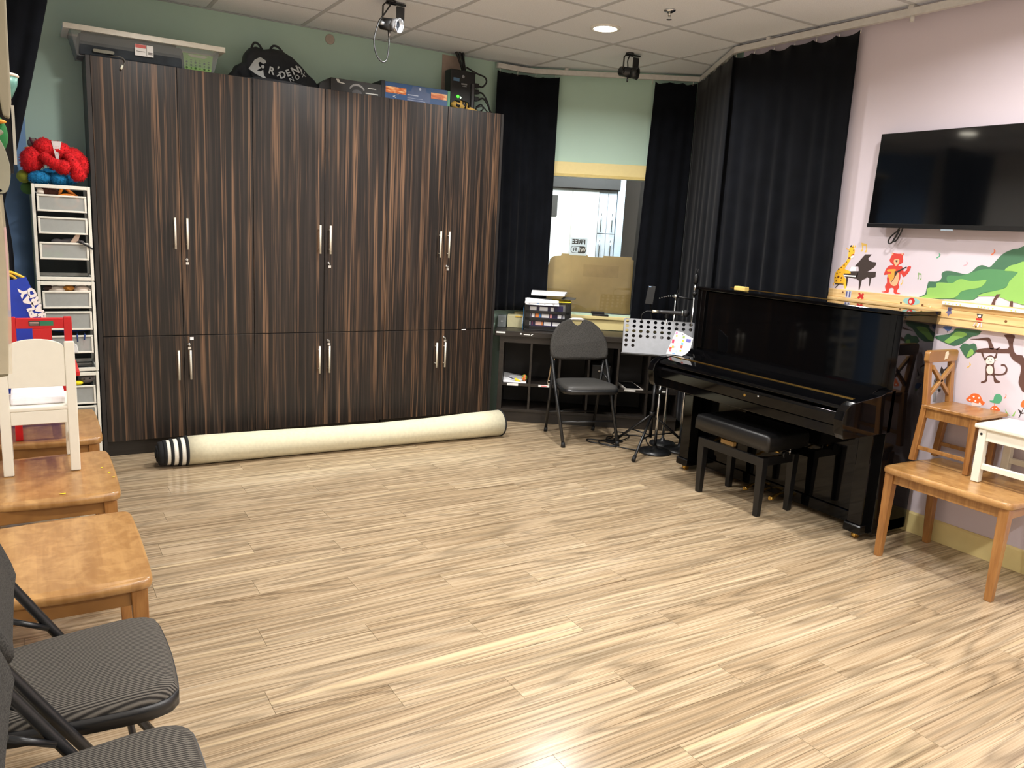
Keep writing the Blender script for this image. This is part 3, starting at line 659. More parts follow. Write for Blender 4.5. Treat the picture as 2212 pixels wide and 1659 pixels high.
part(t, 'print_mark', MB().prism([(1.83, 2.474), (1.85, 2.474), (1.858, 2.458), (1.895, 2.452), (1.885, 2.446), (1.842, 2.452)], 'y', 5.3835, 5.3852), M('carton_white', (206, 206, 200), 0.5), world=True)
part(t, 'print_mark', MB().box(2.055, 5.3835, 2.4385, 2.115, 5.3852, 2.444).box(2.04, 5.3835, 2.404, 2.13, 5.3852, 2.411), M('carton_white', (206, 206, 200), 0.5), world=True)
t = thing('blue_carton', 'long blue product carton with two orange panels on the wardrobe', 'box', (2.43, 5.47, WT))
BLU = M('carton_blue', (46, 84, 132), 0.45, nscale=15)
part(t, 'carton', MB().box(2.185, 5.39, WT + 0.001, 2.668, 5.63, 2.508), BLU, 0.002, world=True)
part(t, 'end_panel', MB().box(2.669, 5.392, WT + 0.001, 2.69, 5.63, 2.506), M('carton_green', (96, 160, 128), 0.5), 0.001, world=True)
part(t, 'dark_end', MB().box(2.157, 5.392, WT + 0.001, 2.184, 5.63, 2.512), M('carton_navy', (24, 30, 36), 0.5), 0.001, world=True)
def orange_mat():
    q = NT('carton_flame'); v = q.n('TexCoord').outputs['Object']
    q.set(Base_Color=q.ramp(q.noise(q.mapped(v, (9, 9, 26)), 1.0, 2, 0.5, 1.2), [(0.35, (178, 84, 36)), (0.5, (226, 124, 58)), (0.66, (250, 206, 150))]), Roughness=0.4); return q.m
OM = orange_mat()
part(t, 'orange_panel', MB().box(2.188, 5.3885, 2.436, 2.342, 5.3905, 2.478), OM, world=True)
part(t, 'orange_panel', MB().box(2.535, 5.3885, 2.438, 2.664, 5.3905, 2.478), OM, world=True)
part(t, 'device_picture', MB().prism([(2.35, 2.395), (2.53, 2.395), (2.53, 2.465), (2.50, 2.472), (2.49, 2.50), (2.39, 2.50), (2.378, 2.468), (2.35, 2.465)], 'y', 5.3885, 5.3905), M('carton_slate', (74, 92, 130), 0.4), world=True)
part(t, 'device_strip', MB().box(2.352, 5.3875, 2.437, 2.435, 5.3890, 2.443).box(2.352, 5.3875, 2.419, 2.47, 5.3890, 2.421).box(2.352, 5.3875, 2.405, 2.49, 5.3890, 2.407), M('carton_pale', (176, 186, 206), 0.4), world=True)
part(t, 'device_lamp', MB().lathe([(0.009, 0), (0.009, 0.002)], (2.448, 5.3885, 2.487), 10, (0, -1, 0)), M('carton_pale', (176, 186, 206), 0.4), world=True)
part(t, 'tape_crease', MB().prism([(2.24, 2.415), (2.285, 2.434), (2.288, 2.437), (2.252, 2.417), (2.268, 2.408), (2.264, 2.406)], 'y', 5.3875, 5.3890), M('carton_white', (206, 206, 200), 0.5), world=True)
# network box
t = thing('network_box', 'upright black equipment box with a green lamp and black plugs', 'network box', (2.85, 5.53, WT))
part(t, 'casing', MB().box(2.742, 5.50, WT + 0.001, 2.952, 5.60, 2.688), BLKPLA, 0.008, world=True)
part(t, 'side_strip', MB().box(2.915, 5.485, 2.41, 2.935, 5.50, 2.60), M('grey_strip', (70, 70, 74), 0.4), world=True)
part(t, 'lamp', MB().lathe([(0.011, 0), (0.009, 0.004)], (2.808, 5.50, 2.498), 12, (0, -1, 0)), emis('green_lamp', (60, 255, 40), 3.0), world=True, label='lit green lamp')
part(t, 'lamp_glint', MB().lathe([(0.007, 0), (0.005, 0.003)], (2.830, 5.50, 2.493), 10, (0, -1, 0)), emis('glint_glow', (220, 240, 220), 1.5), world=True)  # no second lamp: a glint painted as a small glowing disc
part(t, 'sticker', MB().box(2.765, 5.4985, 2.605, 2.815, 5.50, 2.628), M('blue_sticker', (84, 120, 156), 0.5), world=True)
part(t, 'sticker', MB().box(2.832, 5.4985, 2.586, 2.880, 5.50, 2.596).box(2.84, 5.4985, 2.573, 2.876, 5.50, 2.578), M('grey_sticker', (140, 142, 146), 0.5), world=True)
part(t, 'emblem', MB().lathe([(0.011, 0), (0.011, 0.0015)], (2.846, 5.50, 2.643), 14, (0, -1, 0)), M('grey_sticker', (140, 142, 146), 0.5), world=True)
for z in (2.600, 2.555, 2.505):
    part(t, 'plug', MB().box(2.952, 5.52, z - 0.016, 2.995, 5.56, z + 0.016).cyl((2.995, 5.54, z), (3.01, 5.54, z), 0.008), BLKPLA, 0.003, world=True)
for z, e in ((2.600, [(3.035, 5.54, 2.60), (3.07, 5.545, 2.64), (3.055, 5.55, 2.675), (2.99, 5.55, 2.69), (2.90, 5.56, 2.725)]), (2.555, [(3.04, 5.54, 2.55), (3.075, 5.53, 2.50), (3.085, 5.50, 2.43), (3.09, 5.48, 2.402)]), (2.505, [(3.04, 5.53, 2.515), (3.07, 5.52, 2.48), (3.095, 5.50, 2.42), (3.10, 5.47, 2.401)])):
    part(t, 'power_cord', MB().tube(spline([(3.008, 5.54, z)] + e, 6), 0.0065, 8), BLKPLA, world=True)
part(t, 'tangled_cord', MB().tube(spline([(2.96, 5.49, 2.44), (2.99, 5.47, 2.46), (3.01, 5.47, 2.43), (2.97, 5.46, 2.405), (2.93, 5.44, 2.42), (2.98, 5.43, 2.44), (3.03, 5.43, 2.405), (3.06, 5.42, 2.402)], 6), 0.005, 7), BLKPLA, world=True)
t = thing('cable_bundle', 'thick bundle of black cables running into the ceiling above the network box', 'cables', (2.88, 5.57, 2.69))
for k in range(7):
    a = k * 0.9; part(t, 'cable', MB().tube(spline([(2.895 + 0.010 * math.cos(a), 5.56 + 0.010 * math.sin(a), 2.60), (2.885 + 0.012 * math.cos(a), 5.57 + 0.012 * math.sin(a), 2.70), (2.868 + 0.022 * math.cos(a), 5.585 + 0.015 * math.sin(a), 2.78), (2.855 + 0.034 * math.cos(a), 5.59 + 0.016 * math.sin(a), ZC)], 5), 0.0065, 7), BLKPLA, world=True)
t = thing('striped_pouch', 'yellow and black striped soft pouch in front of the network box', 'pouch', (2.83, 5.44, WT))
pb = MB().ell((2.80, 5.44, WT + 0.036), (0.078, 0.04, 0.035), 18, 10, wob=0.15, seed=3)
part(t, 'pouch_body', pb, M('pouch_yellow', (212, 172, 84), 0.7), world=True)
for x, w_ in ((2.765, 0.014), (2.815, 0.018), (2.855, 0.012)):
    m_ = MB(); prof = []
    for k in range(-2, 3):
        f = (x + w_ * k / 2 - 2.80) / 0.078; prof.append((math.sqrt(max(0.05, 1 - f * f)), x + w_ * k / 2))
    m_.lathe([(r_ * 0.0375, h_ - x) for r_, h_ in prof], (x, 5.438, WT + 0.0375), 18, (1, 0, -0.12)); part(t, 'stripe', m_, BLKPLA, world=True)
part(t, 'flap', MB().prism([(2.87, WT + 0.03), (2.96, WT + 0.004), (2.94, WT + 0.001), (2.84, WT + 0.012)], 'y', 5.41, 5.45), M('pouch_yellow', (212, 172, 84), 0.7), world=True)
tag(obj('wall_plate', MB().lathe([(0.034, 0), (0.034, 0.004), (0.03, 0.006)], (1.881, YA, 2.776), 28, (0, -1, 0)), M('beige_plate', (176, 164, 152), 0.6)), 'round beige blanking plate on the green wall under the ceiling', 'wall plate')
tag(obj('wall_patch', MB().box(2.752, YA - 0.004, 2.42, 2.905, YA, 2.812), M('patch_beige', (172, 152, 138), 0.7)), 'beige unpainted patch on the green wall behind the network box', 'wall patch')

# ================================================================ ceiling fittings
def downlight(x, y, label):
    t = thing('downlight', label, 'ceiling light', (x, y, ZC), 0, 'round recessed downlights')
    part(t, 'trim_ring', MB().lathe([(0.075, 0.0), (0.075, -0.006), (0.094, -0.006), (0.097, 0.001), (0.097, 0.004), (0.07, 0.004)], (0, 0, 0), 36), M('trim_white', (230, 228, 222), 0.5))
    part(t, 'lens', MB().lathe([(0.001, -0.004), (0.074, -0.004), (0.074, 0.0)], (0, 0, 0), 36), emis('lit_lens', (255, 246, 226), 14.0))
    return t
ROWN = ('row over the wardrobes', 'row over the nearest chairs', 'row behind the camera'); COLN = ('nearest the left wall', 'in the middle', 'nearest the television wall')
for i, (x, y) in enumerate(LAMPS):
    if i == 2: downlight(x, y, 'lit round ceiling downlight shining between the tiles above the desk corner')
    elif i == 1: downlight(x, y, 'lit round ceiling downlight just past the silver spotlight')
    else: downlight(x, y, 'lit round ceiling downlight %s of the %s' % (COLN[i % 3], ROWN[i // 3]))
t = thing('sprinkler', 'small chrome fire sprinkler head on a ceiling tile', 'sprinkler', (3.23, 3.70, ZC))
part(t, 'escutcheon', MB().lathe([(0.034, 0.004), (0.034, -0.003), (0.016, -0.012)], (0, 0, 0), 24), CHROME)
part(t, 'head', MB().cyl((0, 0, -0.01), (0, 0, -0.028), 0.008).cyl((0.007, 0, -0.028), (0.007, 0, -0.046), 0.002).cyl((-0.007, 0, -0.028), (-0.007, 0, -0.046), 0.002), CHROME)
part(t, 'deflector', MB().lathe([(0.015, -0.046), (0.015, -0.049)], (0, 0, 0), 16), CHROME)
def spotlight(loc, label, ring, body, cable):
    t = thing('stage_spotlight', label, 'spotlight', loc, 0, 'stage spotlights')
    part(t, 'mount_plate', MB().lathe([(0.03, 0.004), (0.03, -0.008)], (0, 0, 0), 20).box(-0.02, -0.012, -0.014, 0.09, 0.012, -0.004), BLKMET)
    part(t, 'yoke', MB().tube([(-0.052, 0.0, -0.135), (-0.05, 0.0, -0.03), (-0.035, 0.0, -0.014), (0.03, 0, -0.014)], 0.0055, 8), BLKMET)
    part(t, 'yoke_plate', MB().box(0.035, -0.006, -0.098, 0.085, 0.006, -0.02), BLKMET, 0.002)
    a, c = Vector((-0.045, 0.055, -0.118)), Vector((0.030, -0.065, -0.142)); d = (c - a).normalized()
    part(t, 'lamp_body', MB().lathe([(0.022, 0), (0.034, 0.012), (0.036, 0.10)], a, 20, d), body)
    part(t, 'lens_barrel', MB().lathe([(0.030, 0.0), (0.038, 0.004), (0.040, 0.04), (0.034, 0.042), (0.031, 0.02), (0.001, 0.018)], a + d * 0.10, 20, d), ring)
    part(t, 'lens', MB().lathe([(0.001, 0.121), (0.031, 0.1215)], a, 20, d), M('dark_lens', (22, 26, 32), 0.15))
    fr = MB(); e = d.orthogonal().normalized(); g = d.cross(e)
    for k in range(8):
        q = a + d * 0.142 + (e * math.cos(k * PI / 4 + 0.4) + g * math.sin(k * PI / 4 + 0.4)) * 0.040; q2 = a + d * 0.142 + (e * math.cos((k + 1) * PI / 4 + 0.4) + g * math.sin((k + 1) * PI / 4 + 0.4)) * 0.040
        fr.cyl(q, q2, 0.005, seg=6)
    part(t, 'gel_frame', fr, ring)
    part(t, 'knob', MB().cyl((-0.066, 0, -0.128), (-0.04, 0, -0.128), 0.012).cyl((-0.005, 0, -0.165), (-0.005, 0, -0.195), 0.006), ring)
    part(t, 'power_cable', MB().tube(spline(cable, 7), 0.0045, 8), BLKMET)
    return t
s1 = spotlight((1.916, 4.665, ZC), 'silver and black stage spotlight with a looping cable under the ceiling', M('cast_silver', (196, 200, 206), 0.3, 0.8), BLKMET, [(0.0, 0, -0.014), (-0.03, 0, -0.06), (-0.075, 0.0, -0.13), (-0.102, 0, -0.23), (-0.085, 0, -0.31), (-0.045, 0, -0.345), (-0.018, 0, -0.32), (-0.008, 0, -0.24), (-0.01, 0.01, -0.16)])
s2 = spotlight((3.765, 4.70, ZC), 'all-black stage spotlight under the ceiling in front of the window wall', BLKMET, BLKMET, [(0.0, 0, -0.014), (-0.015, 0, -0.05), (-0.012, 0, -0.08), (0.0, 0.01, -0.10)])
# ================================================================ rolled rug
t = thing('rolled_rug', 'cream rug rolled up with black bound edges on the floor along the wardrobes', 'rug', (1.85, 5.0, 0))
RUGB = M('rug_backing', (214, 208, 180), 0.9, var=0.06, nscale=45, bump=0.2)
RUGW = M('rug_pile_white', (240, 238, 226), 0.95, var=0.03, nscale=90)
BIND = M('rug_binding', (20, 22, 24), 0.9)
def rp(x): return (x, 5.035 - (x - 0.62) * 0.022)
ax = Vector((1, -0.022, 0)).normalized()
def rc(x, r): return (x, rp(x)[1], r)
seg_pts = []
m = MB(); xs = [0.775, 0.9, 1.2, 1.6, 2.0, 2.4, 2.75, 3.0]; rr = [0.0905, 0.0905, 0.089, 0.086, 0.084, 0.087, 0.094, 0.097]
S = 32; b0 = 0
for x, r in zip(xs, rr):
    for k in range(S):
        a = 2 * PI * k / S; sq = 1.0 if x < 2.2 else 1 + 0.10 * (x - 2.2)
        m.v.append((x, rp(x)[1] + r * sq * math.cos(a), r + r * math.sin(a)))
for i in range(len(xs) - 1):
    for k in range(S): m.f.append([i * S + k, (i + 1) * S + k, (i + 1) * S + (k + 1) % S, i * S + (k + 1) % S]); m.sm.append(True)
m.f.append([k for k in range(S)]); m.sm.append(False); m.f.append([(len(xs) - 1) * S + k for k in range(S)][::-1]); m.sm.append(False)
part(t, 'outer_roll', m, RUGB, world=True)
for i, (x0, x1, r) in enumerate(((0.735, 0.78, 0.086), (0.692, 0.74, 0.081), (0.655, 0.70, 0.076))):
    part(t, 'inner_layer', MB().cyl((x0, rp(x0)[1], 0.088), (x1, rp(x1)[1], 0.088), r, seg=28), RUGW, world=True)
for x, r in ((0.775, 0.0915), (0.733, 0.087), (0.690, 0.082), (0.652, 0.077)):
    part(t, 'edge_binding', MB().lathe([(r - 0.006, -0.011), (r + 0.001, -0.009), (r + 0.001, 0.007), (r - 0.006, 0.009)], (x, rp(x)[1], 0.0925 if x > 0.77 else 0.089), 30, (1, 0, 0)), BIND, world=True)
part(t, 'core', MB().lathe([(0.058, 0), (0.072, 0.006), (0.074, 0.04)], (0.612, rp(0.612)[1], 0.086), 26, (1, 0, 0)).lathe([(0.036, 0), (0.05, 0.0), (0.05, 0.02)], (0.604, rp(0.6)[1], 0.086), 22, (1, 0, 0)).lathe([(0.002, 0), (0.026, 0.0), (0.026, 0.02)], (0.598, rp(0.6)[1], 0.086), 18, (1, 0, 0)), BIND, world=True)
part(t, 'edge_binding', MB().tube([(3.003, rp(3)[1] + 0.1045 * math.cos(2 * PI * k / 36), 0.097 + 0.0975 * math.sin(2 * PI * k / 36)) for k in range(36)], 0.006, 6, True), BIND, world=True)

# ================================================================ folding chairs
HOLE = [(0.052, 0.30), (0.046, 0.285), (0.022, 0.262), (0.0, 0.252), (-0.022, 0.262), (-0.046, 0.285), (-0.052, 0.30)]
def back_outline():
    r = [(-0.222, 0.0), (-0.15, -0.012), (0.0, -0.016), (0.15, -0.012), (0.222, 0.0), (0.234, 0.03), (0.236, 0.08), (0.226, 0.14), (0.205, 0.195), (0.17, 0.245), (0.125, 0.282), (0.085, 0.298), (0.056, 0.303)]
    l = [(-0.056, 0.303), (-0.085, 0.298), (-0.125, 0.282), (-0.17, 0.245), (-0.205, 0.195), (-0.226, 0.14), (-0.236, 0.08), (-0.234, 0.03)]
    return r + HOLE + l
def folding_chair(label, loc, rz, fabric, seatmat, group=None):
    t = thing('folding_chair', label, 'chair', loc, rz, group)
    tl = lambda z: 0.234 - 0.60 * z                       # x of the long front tube at height z
    # padded backrest, leaning with the tubes
    zb = 0.605; ang = math.atan(0.625) * 0.62
    def bk(y, h, d):
        x = tl(zb) + 0.012 - math.sin(ang) * h + math.cos(ang) * d - 0.32 * (0.236 ** 2 - y * y); return (x, y, zb + math.cos(ang) * h + math.sin(ang) * d)
    pl = back_outline(); n = len(pl); m = MB()
    cy, ch = 0.0, 0.14
    rings = [(-0.014, 0.93), (-0.018, 0.97), (-0.006, 1.0), (0.008, 1.0), (0.018, 0.97), (0.022, 0.92)]
    for d, s_ in rings:
        for (y, h) in pl: m.v.append(bk(cy + (y - cy) * s_, ch + (h - ch) * s_, d))
    for i in range(len(rings) - 1):
        for k in range(n): m.f.append([i * n + k, (i + 1) * n + k, (i + 1) * n + (k + 1) % n, i * n + (k + 1) % n]); m.sm.append(True)
    m.f.append(list(range(n))); m.sm.append(False); m.f.append([(len(rings) - 1) * n + k for k in range(n)][::-1]); m.sm.append(False)
    part(t, 'backrest', m, fabric)
    part(t, 'grip', MB().tube([bk(-0.064, 0.297, 0.0), bk(-0.035, 0.306, 0.0), bk(0.035, 0.306, 0.0), bk(0.064, 0.297, 0.0)], 0.010, 10), M('grip_white', (226, 224, 220), 0.4), label='pale plastic carrying grip')
    # seat
    so = smooth_poly([(0.217, -0.15), (0.223, 0.0), (0.217, 0.15), (0.207, 0.183), (0.178, 0.205), (0.10, 0.210), (-0.12, 0.178), (-0.175, 0.14), (-0.185, 0.0), (-0.175, -0.14), (-0.12, -0.178), (0.10, -0.210), (0.178, -0.205), (0.207, -0.183)], 4)
    n = len(so); m = MB(); prof = [(0.413, 1.0), (0.432, 1.0), (0.447, 0.965), (0.455, 0.88), (0.459, 0.6), (0.460, 0.2)]
    for z, s_ in prof:
        for (x, y) in so: m.v.append((0.02 + (x - 0.02) * s_, y * s_, z - 0.006 + 0.02 * x))
    for i in range(len(prof) - 1):
        for k in range(n): m.f.append([i * n + k, i * n + (k + 1) % n, (i + 1) * n + (k + 1) % n, (i + 1) * n + k]); m.sm.append(True)
    m.f.append(list(range(n))[::-1]); m.sm.append(False); m.f.append([(len(prof) - 1) * n + k for k in range(n)]); m.sm.append(True)
    part(t, 'seat', m, seatmat)
    so2 = [(0.02 + (x - 0.02) * 1.012, y * 1.012) for x, y in so]; m = MB()
    for z in (0.386, 0.424):
        for (x, y) in so2: m.v.append((x, y, z + 0.02 * x))
    for k in range(n): m.f.append([k, (k + 1) % n, n + (k + 1) % n, n + k]); m.sm.append(True)
    m.f.append(list(range(n))[::-1]); m.sm.append(False); m.f.append([n + k for k in range(n)]); m.sm.append(False)
    part(t, 'seat_rim', m, BLKMET)
    for s_ in (-1, 1):
        y = 0.222 * s_
        l = part(t, 'leg', MB().tube([(0.228, y * 0.97, 0.02), (tl(0.42), y, 0.42), (tl(0.6), y, 0.60), bk(y * 1.0, 0.04, -0.010), bk(y * 0.94, 0.15, -0.012)], 0.0125, 10), BLKMET)
        obj('foot_cap', MB().cyl((0.232, y * 0.97, 0.0), (0.222, y * 0.97, 0.035), 0.016, 0.0145, 10), RUBBER, l)
        l = part(t, 'leg', MB().tube([(-0.230, y * 0.90, 0.02), (tl(0.585) - 0.012, y * 0.92, 0.585)], 0.0115, 10), BLKMET)
        obj('foot_cap', MB().cyl((-0.232, y * 0.9, 0.0), (-0.226, y * 0.9, 0.035), 0.015, 0.0135, 10), RUBBER, l)
        part(t, 'bracket', MB().tube([(tl(0.52) - 0.045, y * 0.90, 0.50), (tl(0.46) + 0.0, y * 0.96, 0.455)], 0.008, 6), BLKMET)
    part(t, 'cross_bar', MB().cyl((tl(0.165), -0.216, 0.165), (tl(0.165), 0.216, 0.165), 0.009, seg=10), BLKMET)
    part(t, 'cross_bar', MB().cyl((-0.205, -0.20, 0.165), (-0.205, 0.20, 0.165), 0.008, seg=10), BLKMET)
    return t
folding_chair('charcoal padded folding chair facing out from the cube desk', (3.545, 4.675, 0), math.atan2(-0.964, -0.268), GREYFAB, GREYVIN)
fc = folding_chair('ribbed grey folding chair beside the nearest wooden bench', (0.035, 2.005, 0), 0.0, GREYFAB, RIB, 'ribbed folding chairs along the left wall')
dup(fc, (0.03, 1.475, 0), -0.03, 'ribbed grey folding chair closest to the camera, cut off by the frame', 'ribbed folding chairs along the left wall')

# ================================================================ wooden benches
def bench(label, loc, rz):
    t = thing('wooden_bench', label, 'bench', loc, rz, 'low wooden benches')
    o = smooth_poly([(-0.215, -0.285), (-0.05, -0.312), (0.08, -0.318), (0.19, -0.315), (0.222, -0.308), (0.236, -0.285), (0.241, -0.20), (0.243, 0.0), (0.241, 0.20), (0.236, 0.285), (0.222, 0.308), (0.19, 0.315), (0.08, 0.318), (-0.05, 0.312), (-0.215, 0.285), (-0.225, 0.26), (-0.228, 0.0), (-0.225, -0.26)], 3)
    n = len(o); m = MB(); prof = [(0.442, 0.975), (0.448, 0.992), (0.458, 1.0), (0.470, 0.992), (0.476, 0.972)]
    for z, s_ in prof:
        for (x, y) in o: m.v.append((x * s_, y * (1 - (1 - s_) * 0.75), z - (0.006 * math.cos(PI * x / 0.5) if s_ < 0.98 and z > 0.47 else 0)))
    for i in range(len(prof) - 1):
        for k in range(n): m.f.append([i * n + k, i * n + (k + 1) % n, (i + 1) * n + (k + 1) % n, (i + 1) * n + k]); m.sm.append(True)
    m.f.append(list(range(n))[::-1]); m.sm.append(False); m.f.append([(len(prof) - 1) * n + k for k in range(n)]); m.sm.append(False)
    part(t, 'seat', m, BUTCHER)
    for s_ in (-1, 1):
        part(t, 'apron', MB().box(-0.19, s_ * 0.282 - 0.010, 0.392, 0.19, s_ * 0.282 + 0.010, 0.443), OAK, 0.002)
        part(t, 'apron', MB().box(s_ * 0.198 - 0.010, -0.27, 0.392, s_ * 0.198 + 0.010, 0.27, 0.443), OAK, 0.002)
        for q in (-1, 1):
            x, y = 0.198 * s_, 0.278 * q; a, b_ = 0.023, 0.016
            dx, dy = (0.012 * s_ if s_ > 0 else -0.02), 0.0
            lo = [(x + dx - b_, y + dy - b_, 0), (x + dx + b_, y + dy - b_, 0), (x + dx + b_, y + dy + b_, 0), (x + dx - b_, y + dy + b_, 0)]
            hi = [(x - a, y - a, 0.442), (x + a, y - a, 0.442), (x + a, y + a, 0.442), (x - a, y + a, 0.442)]
            part(t, 'leg', MB().hexa(lo, hi), OAKV, 0.003)
    return t
b1 = bench('honey-coloured wooden bench nearest the camera, beside the folding chairs', (0.03, 2.685, 0), 0)
dup(b1, (0.022, 3.52, 0), 0, 'wooden bench carrying the small white chair')
dup(b1, (0.022, 4.375, 0), 0.0, 'wooden bench in front of the drawer tower carrying the red chair')
b4 = dup(b1, (3.87, 1.945, 0), PI, 'wooden bench beside the piano under the television, with stacked children’s seats')
b4['label'] = "wooden bench under the television with two small children's seats on it"

# ================================================================ small seats on the benches
BZ = 0.477
t = thing('white_child_chair', 'small white wooden chair with a rounded back standing on a bench', 'chair', (0.01, 3.69, BZ))
def post(m, x0, y0, x1, y1, z0, z1): return m.box(x0, y0, z0, x1, y1, z1)
for x0, x1 in ((-0.128, -0.092), (0.104, 0.140)):
    part(t, 'leg', MB().box(x0, 3.55, BZ, x1, 3.575, BZ + 0.535), WHITEP, 0.004, world=True)
    part(t, 'leg', MB().box(x0 + (0.0 if x0 < 0 else -0.005), 3.80, BZ, x1 - 0.005, 3.825, BZ + 0.255), WHITEP, 0.003, world=True)
    part(t, 'side_rail', MB().box(x0 + 0.010, 3.575, BZ + 0.085, x1 - 0.012, 3.80, BZ + 0.11).box(x0 + 0.008, 3.575, BZ + 0.215, x1 - 0.010, 3.80, BZ + 0.255), WHITEP, 0.002, world=True)
bp = [(-0.092, 0.355), (0.104, 0.355), (0.104, 0.510)] + [(0.006 + 0.098 * math.cos(PI * k / 14), 0.510 + 0.036 * math.sin(PI * k / 14)) for k in range(1, 14)] + [(-0.092, 0.510)]
part(t, 'back_panel', MB().prism([(x, BZ + z) for x, z in bp], 'y', 3.555, 3.572), WHITEP, 0.002, world=True)
part(t, 'apron', MB().box(-0.092, 3.555, BZ + 0.205, 0.104, 3.572, BZ + 0.258), WHITEP, 0.002, world=True)
part(t, 'apron', MB().box(-0.092, 3.805, BZ + 0.205, 0.10, 3.82, BZ + 0.255), WHITEP, 0.002, world=True)
part(t, 'seat', MB().box(-0.128, 3.553, BZ + 0.258, 0.137, 3.85, BZ + 0.275), WHITEP, 0.005, world=True)
tag(obj('seat_cushion', MB().box(-0.090, 3.60, BZ + 0.2755, 0.100, 3.83, BZ + 0.305), M('cushion_white', (238, 234, 240), 0.8), None, 0.008), 'thin white pad on the seat of the small white chair', 'cushion')
RED = M('red_paint', (196, 20, 26), 0.35, var=0.04)
t = thing('red_child_chair', 'small red wooden chair with a green sticker behind the white chair', 'chair', (0.04, 4.25, BZ))
for x0, x1 in ((-0.092, -0.062), (0.124, 0.156)):
    part(t, 'leg', MB().box(x0, 4.10, BZ, x1, 4.13, BZ + 0.567), RED, 0.003, world=True)
for x0, x1 in ((-0.098, -0.066), (0.134, 0.170)):
    part(t, 'leg', MB().box(x0, 4.36, BZ, x1, 4.39, BZ + 0.29), RED, 0.003, world=True)
part(t, 'top_rail', MB().box(-0.062, 4.10, BZ + 0.515, 0.124, 4.125, BZ + 0.562), RED, 0.003, world=True)
part(t, 'back_slat', MB().box(0.0, 4.10, BZ + 0.31, 0.075, 4.118, BZ + 0.515), RED, 0.003, world=True)
part(t, 'lower_rail', MB().box(-0.062, 4.10, BZ + 0.215, 0.124, 4.125, BZ + 0.30), RED, 0.003, world=True)
part(t, 'seat', MB().box(-0.105, 4.09, BZ + 0.292, 0.178, 4.42, BZ + 0.315), RED, 0.005, world=True)
for x0, x1 in ((-0.09, -0.07), (0.142, 0.162)): part(t, 'side_rail', MB().box(x0, 4.13, BZ + 0.24, x1, 4.36, BZ + 0.292).box(x0, 4.13, BZ + 0.08, x1, 4.36, BZ + 0.105), RED, 0.002, world=True)
part(t, 'sticker', MB().box(-0.013, 4.0985, BZ + 0.528, 0.083, 4.1, BZ + 0.550), M('sticker_green', (36, 120, 84), 0.5), world=True, label='green and black sticker')
part(t, 'sticker_black_half', MB().box(-0.013, 4.0975, BZ + 0.528, 0.030, 4.0986, BZ + 0.550), M('sticker_black', (44, 52, 46), 0.5), world=True)
part(t, 'sticker_line', MB().box(-0.009, 4.0968, BZ + 0.542, 0.026, 4.0976, BZ + 0.5455).box(-0.009, 4.0968, BZ + 0.5365, 0.026, 4.0976, BZ + 0.5385).box(-0.009, 4.0968, BZ + 0.531, 0.026, 4.0976, BZ + 0.5325), M('sticker_pale', (196, 160, 150), 0.5), world=True)
# wooden child's chair with crossed back, on the right-hand bench
t = thing('cross_back_child_chair', 'small honey-wood chair with a crossed back standing on the bench by the piano', 'chair', (4.0, 2.11, BZ))
XA, XC = 3.885, 4.125
for x in (XA, XC - 0.034):
    lean = 0.012
    part(t, 'leg', MB().hexa([(x - 0.004, 2.245, BZ), (x + 0.026, 2.245, BZ), (x + 0.026, 2.275, BZ), (x - 0.004, 2.275, BZ)], [(x, 2.222, BZ + 0.30), (x + 0.034, 2.222, BZ + 0.30), (x + 0.034, 2.250, BZ + 0.30), (x, 2.250, BZ + 0.30)]).hexa([(x, 2.222, BZ + 0.30), (x + 0.034, 2.222, BZ + 0.30), (x + 0.034, 2.250, BZ + 0.30), (x, 2.250, BZ + 0.30)], [(x, 2.245, BZ + 0.53), (x + 0.030, 2.245, BZ + 0.53), (x + 0.030, 2.270, BZ + 0.53), (x, 2.270, BZ + 0.53)]), OAKV, 0.003, world=True)
    part(t, 'leg', MB().hexa([(x, 1.968, BZ), (x + 0.024, 1.968, BZ), (x + 0.024, 1.994, BZ), (x, 1.994, BZ)], [(x - 0.002, 1.965, BZ + 0.285), (x + 0.034, 1.965, BZ + 0.285), (x + 0.034, 2.0, BZ + 0.285), (x - 0.002, 2.0, BZ + 0.285)]), OAKV, 0.003, world=True)
    part(t, 'side_rail', MB().box(x + 0.006, 2.0, BZ + 0.235, x + 0.024, 2.225, BZ + 0.285), OAK, 0.002, world=True)
    part(t, 'stretcher', MB().box(x + 0.008, 1.99, BZ + 0.062, x + 0.020, 2.25, BZ + 0.082), OAK, 0.002, world=True)
part(t, 'front_rail', MB().box(XA + 0.03, 1.972, BZ + 0.235, XC - 0.03, 1.99, BZ + 0.285), OAK, 0.002, world=True)
part(t, 'seat', MB().prism([(XA - 0.008, 2.235), (XA - 0.012, 1.97), (XA - 0.004, 1.945), (XC + 0.002, 1.945), (XC + 0.01, 1.97), (XC + 0.008, 2.235)], 'z', BZ + 0.285, BZ + 0.303), OAK, 0.004, world=True)
part(t, 'top_rail', MB().prism(rrect((XA + XC) / 2 - 0.002, BZ + 0.548, 0.132, 0.031, 0.018), 'y', 2.240, 2.268), OAK, 0.004, world=True)
for za, zb in ((0.345, 0.495), (0.495, 0.345)):
    part(t, 'cross_slat', MB().hexa([(XA + 0.03, 2.232, BZ + za - 0.012), (XA + 0.03, 2.250, BZ + za - 0.012), (XA + 0.03, 2.250, BZ + za + 0.012), (XA + 0.03, 2.232, BZ + za + 0.012)], [(XC - 0.03, 2.232, BZ + zb - 0.012), (XC - 0.03, 2.250, BZ + zb - 0.012), (XC - 0.03, 2.250, BZ + zb + 0.012), (XC - 0.03, 2.232, BZ + zb + 0.012)]), OAK, 0.002, world=True)
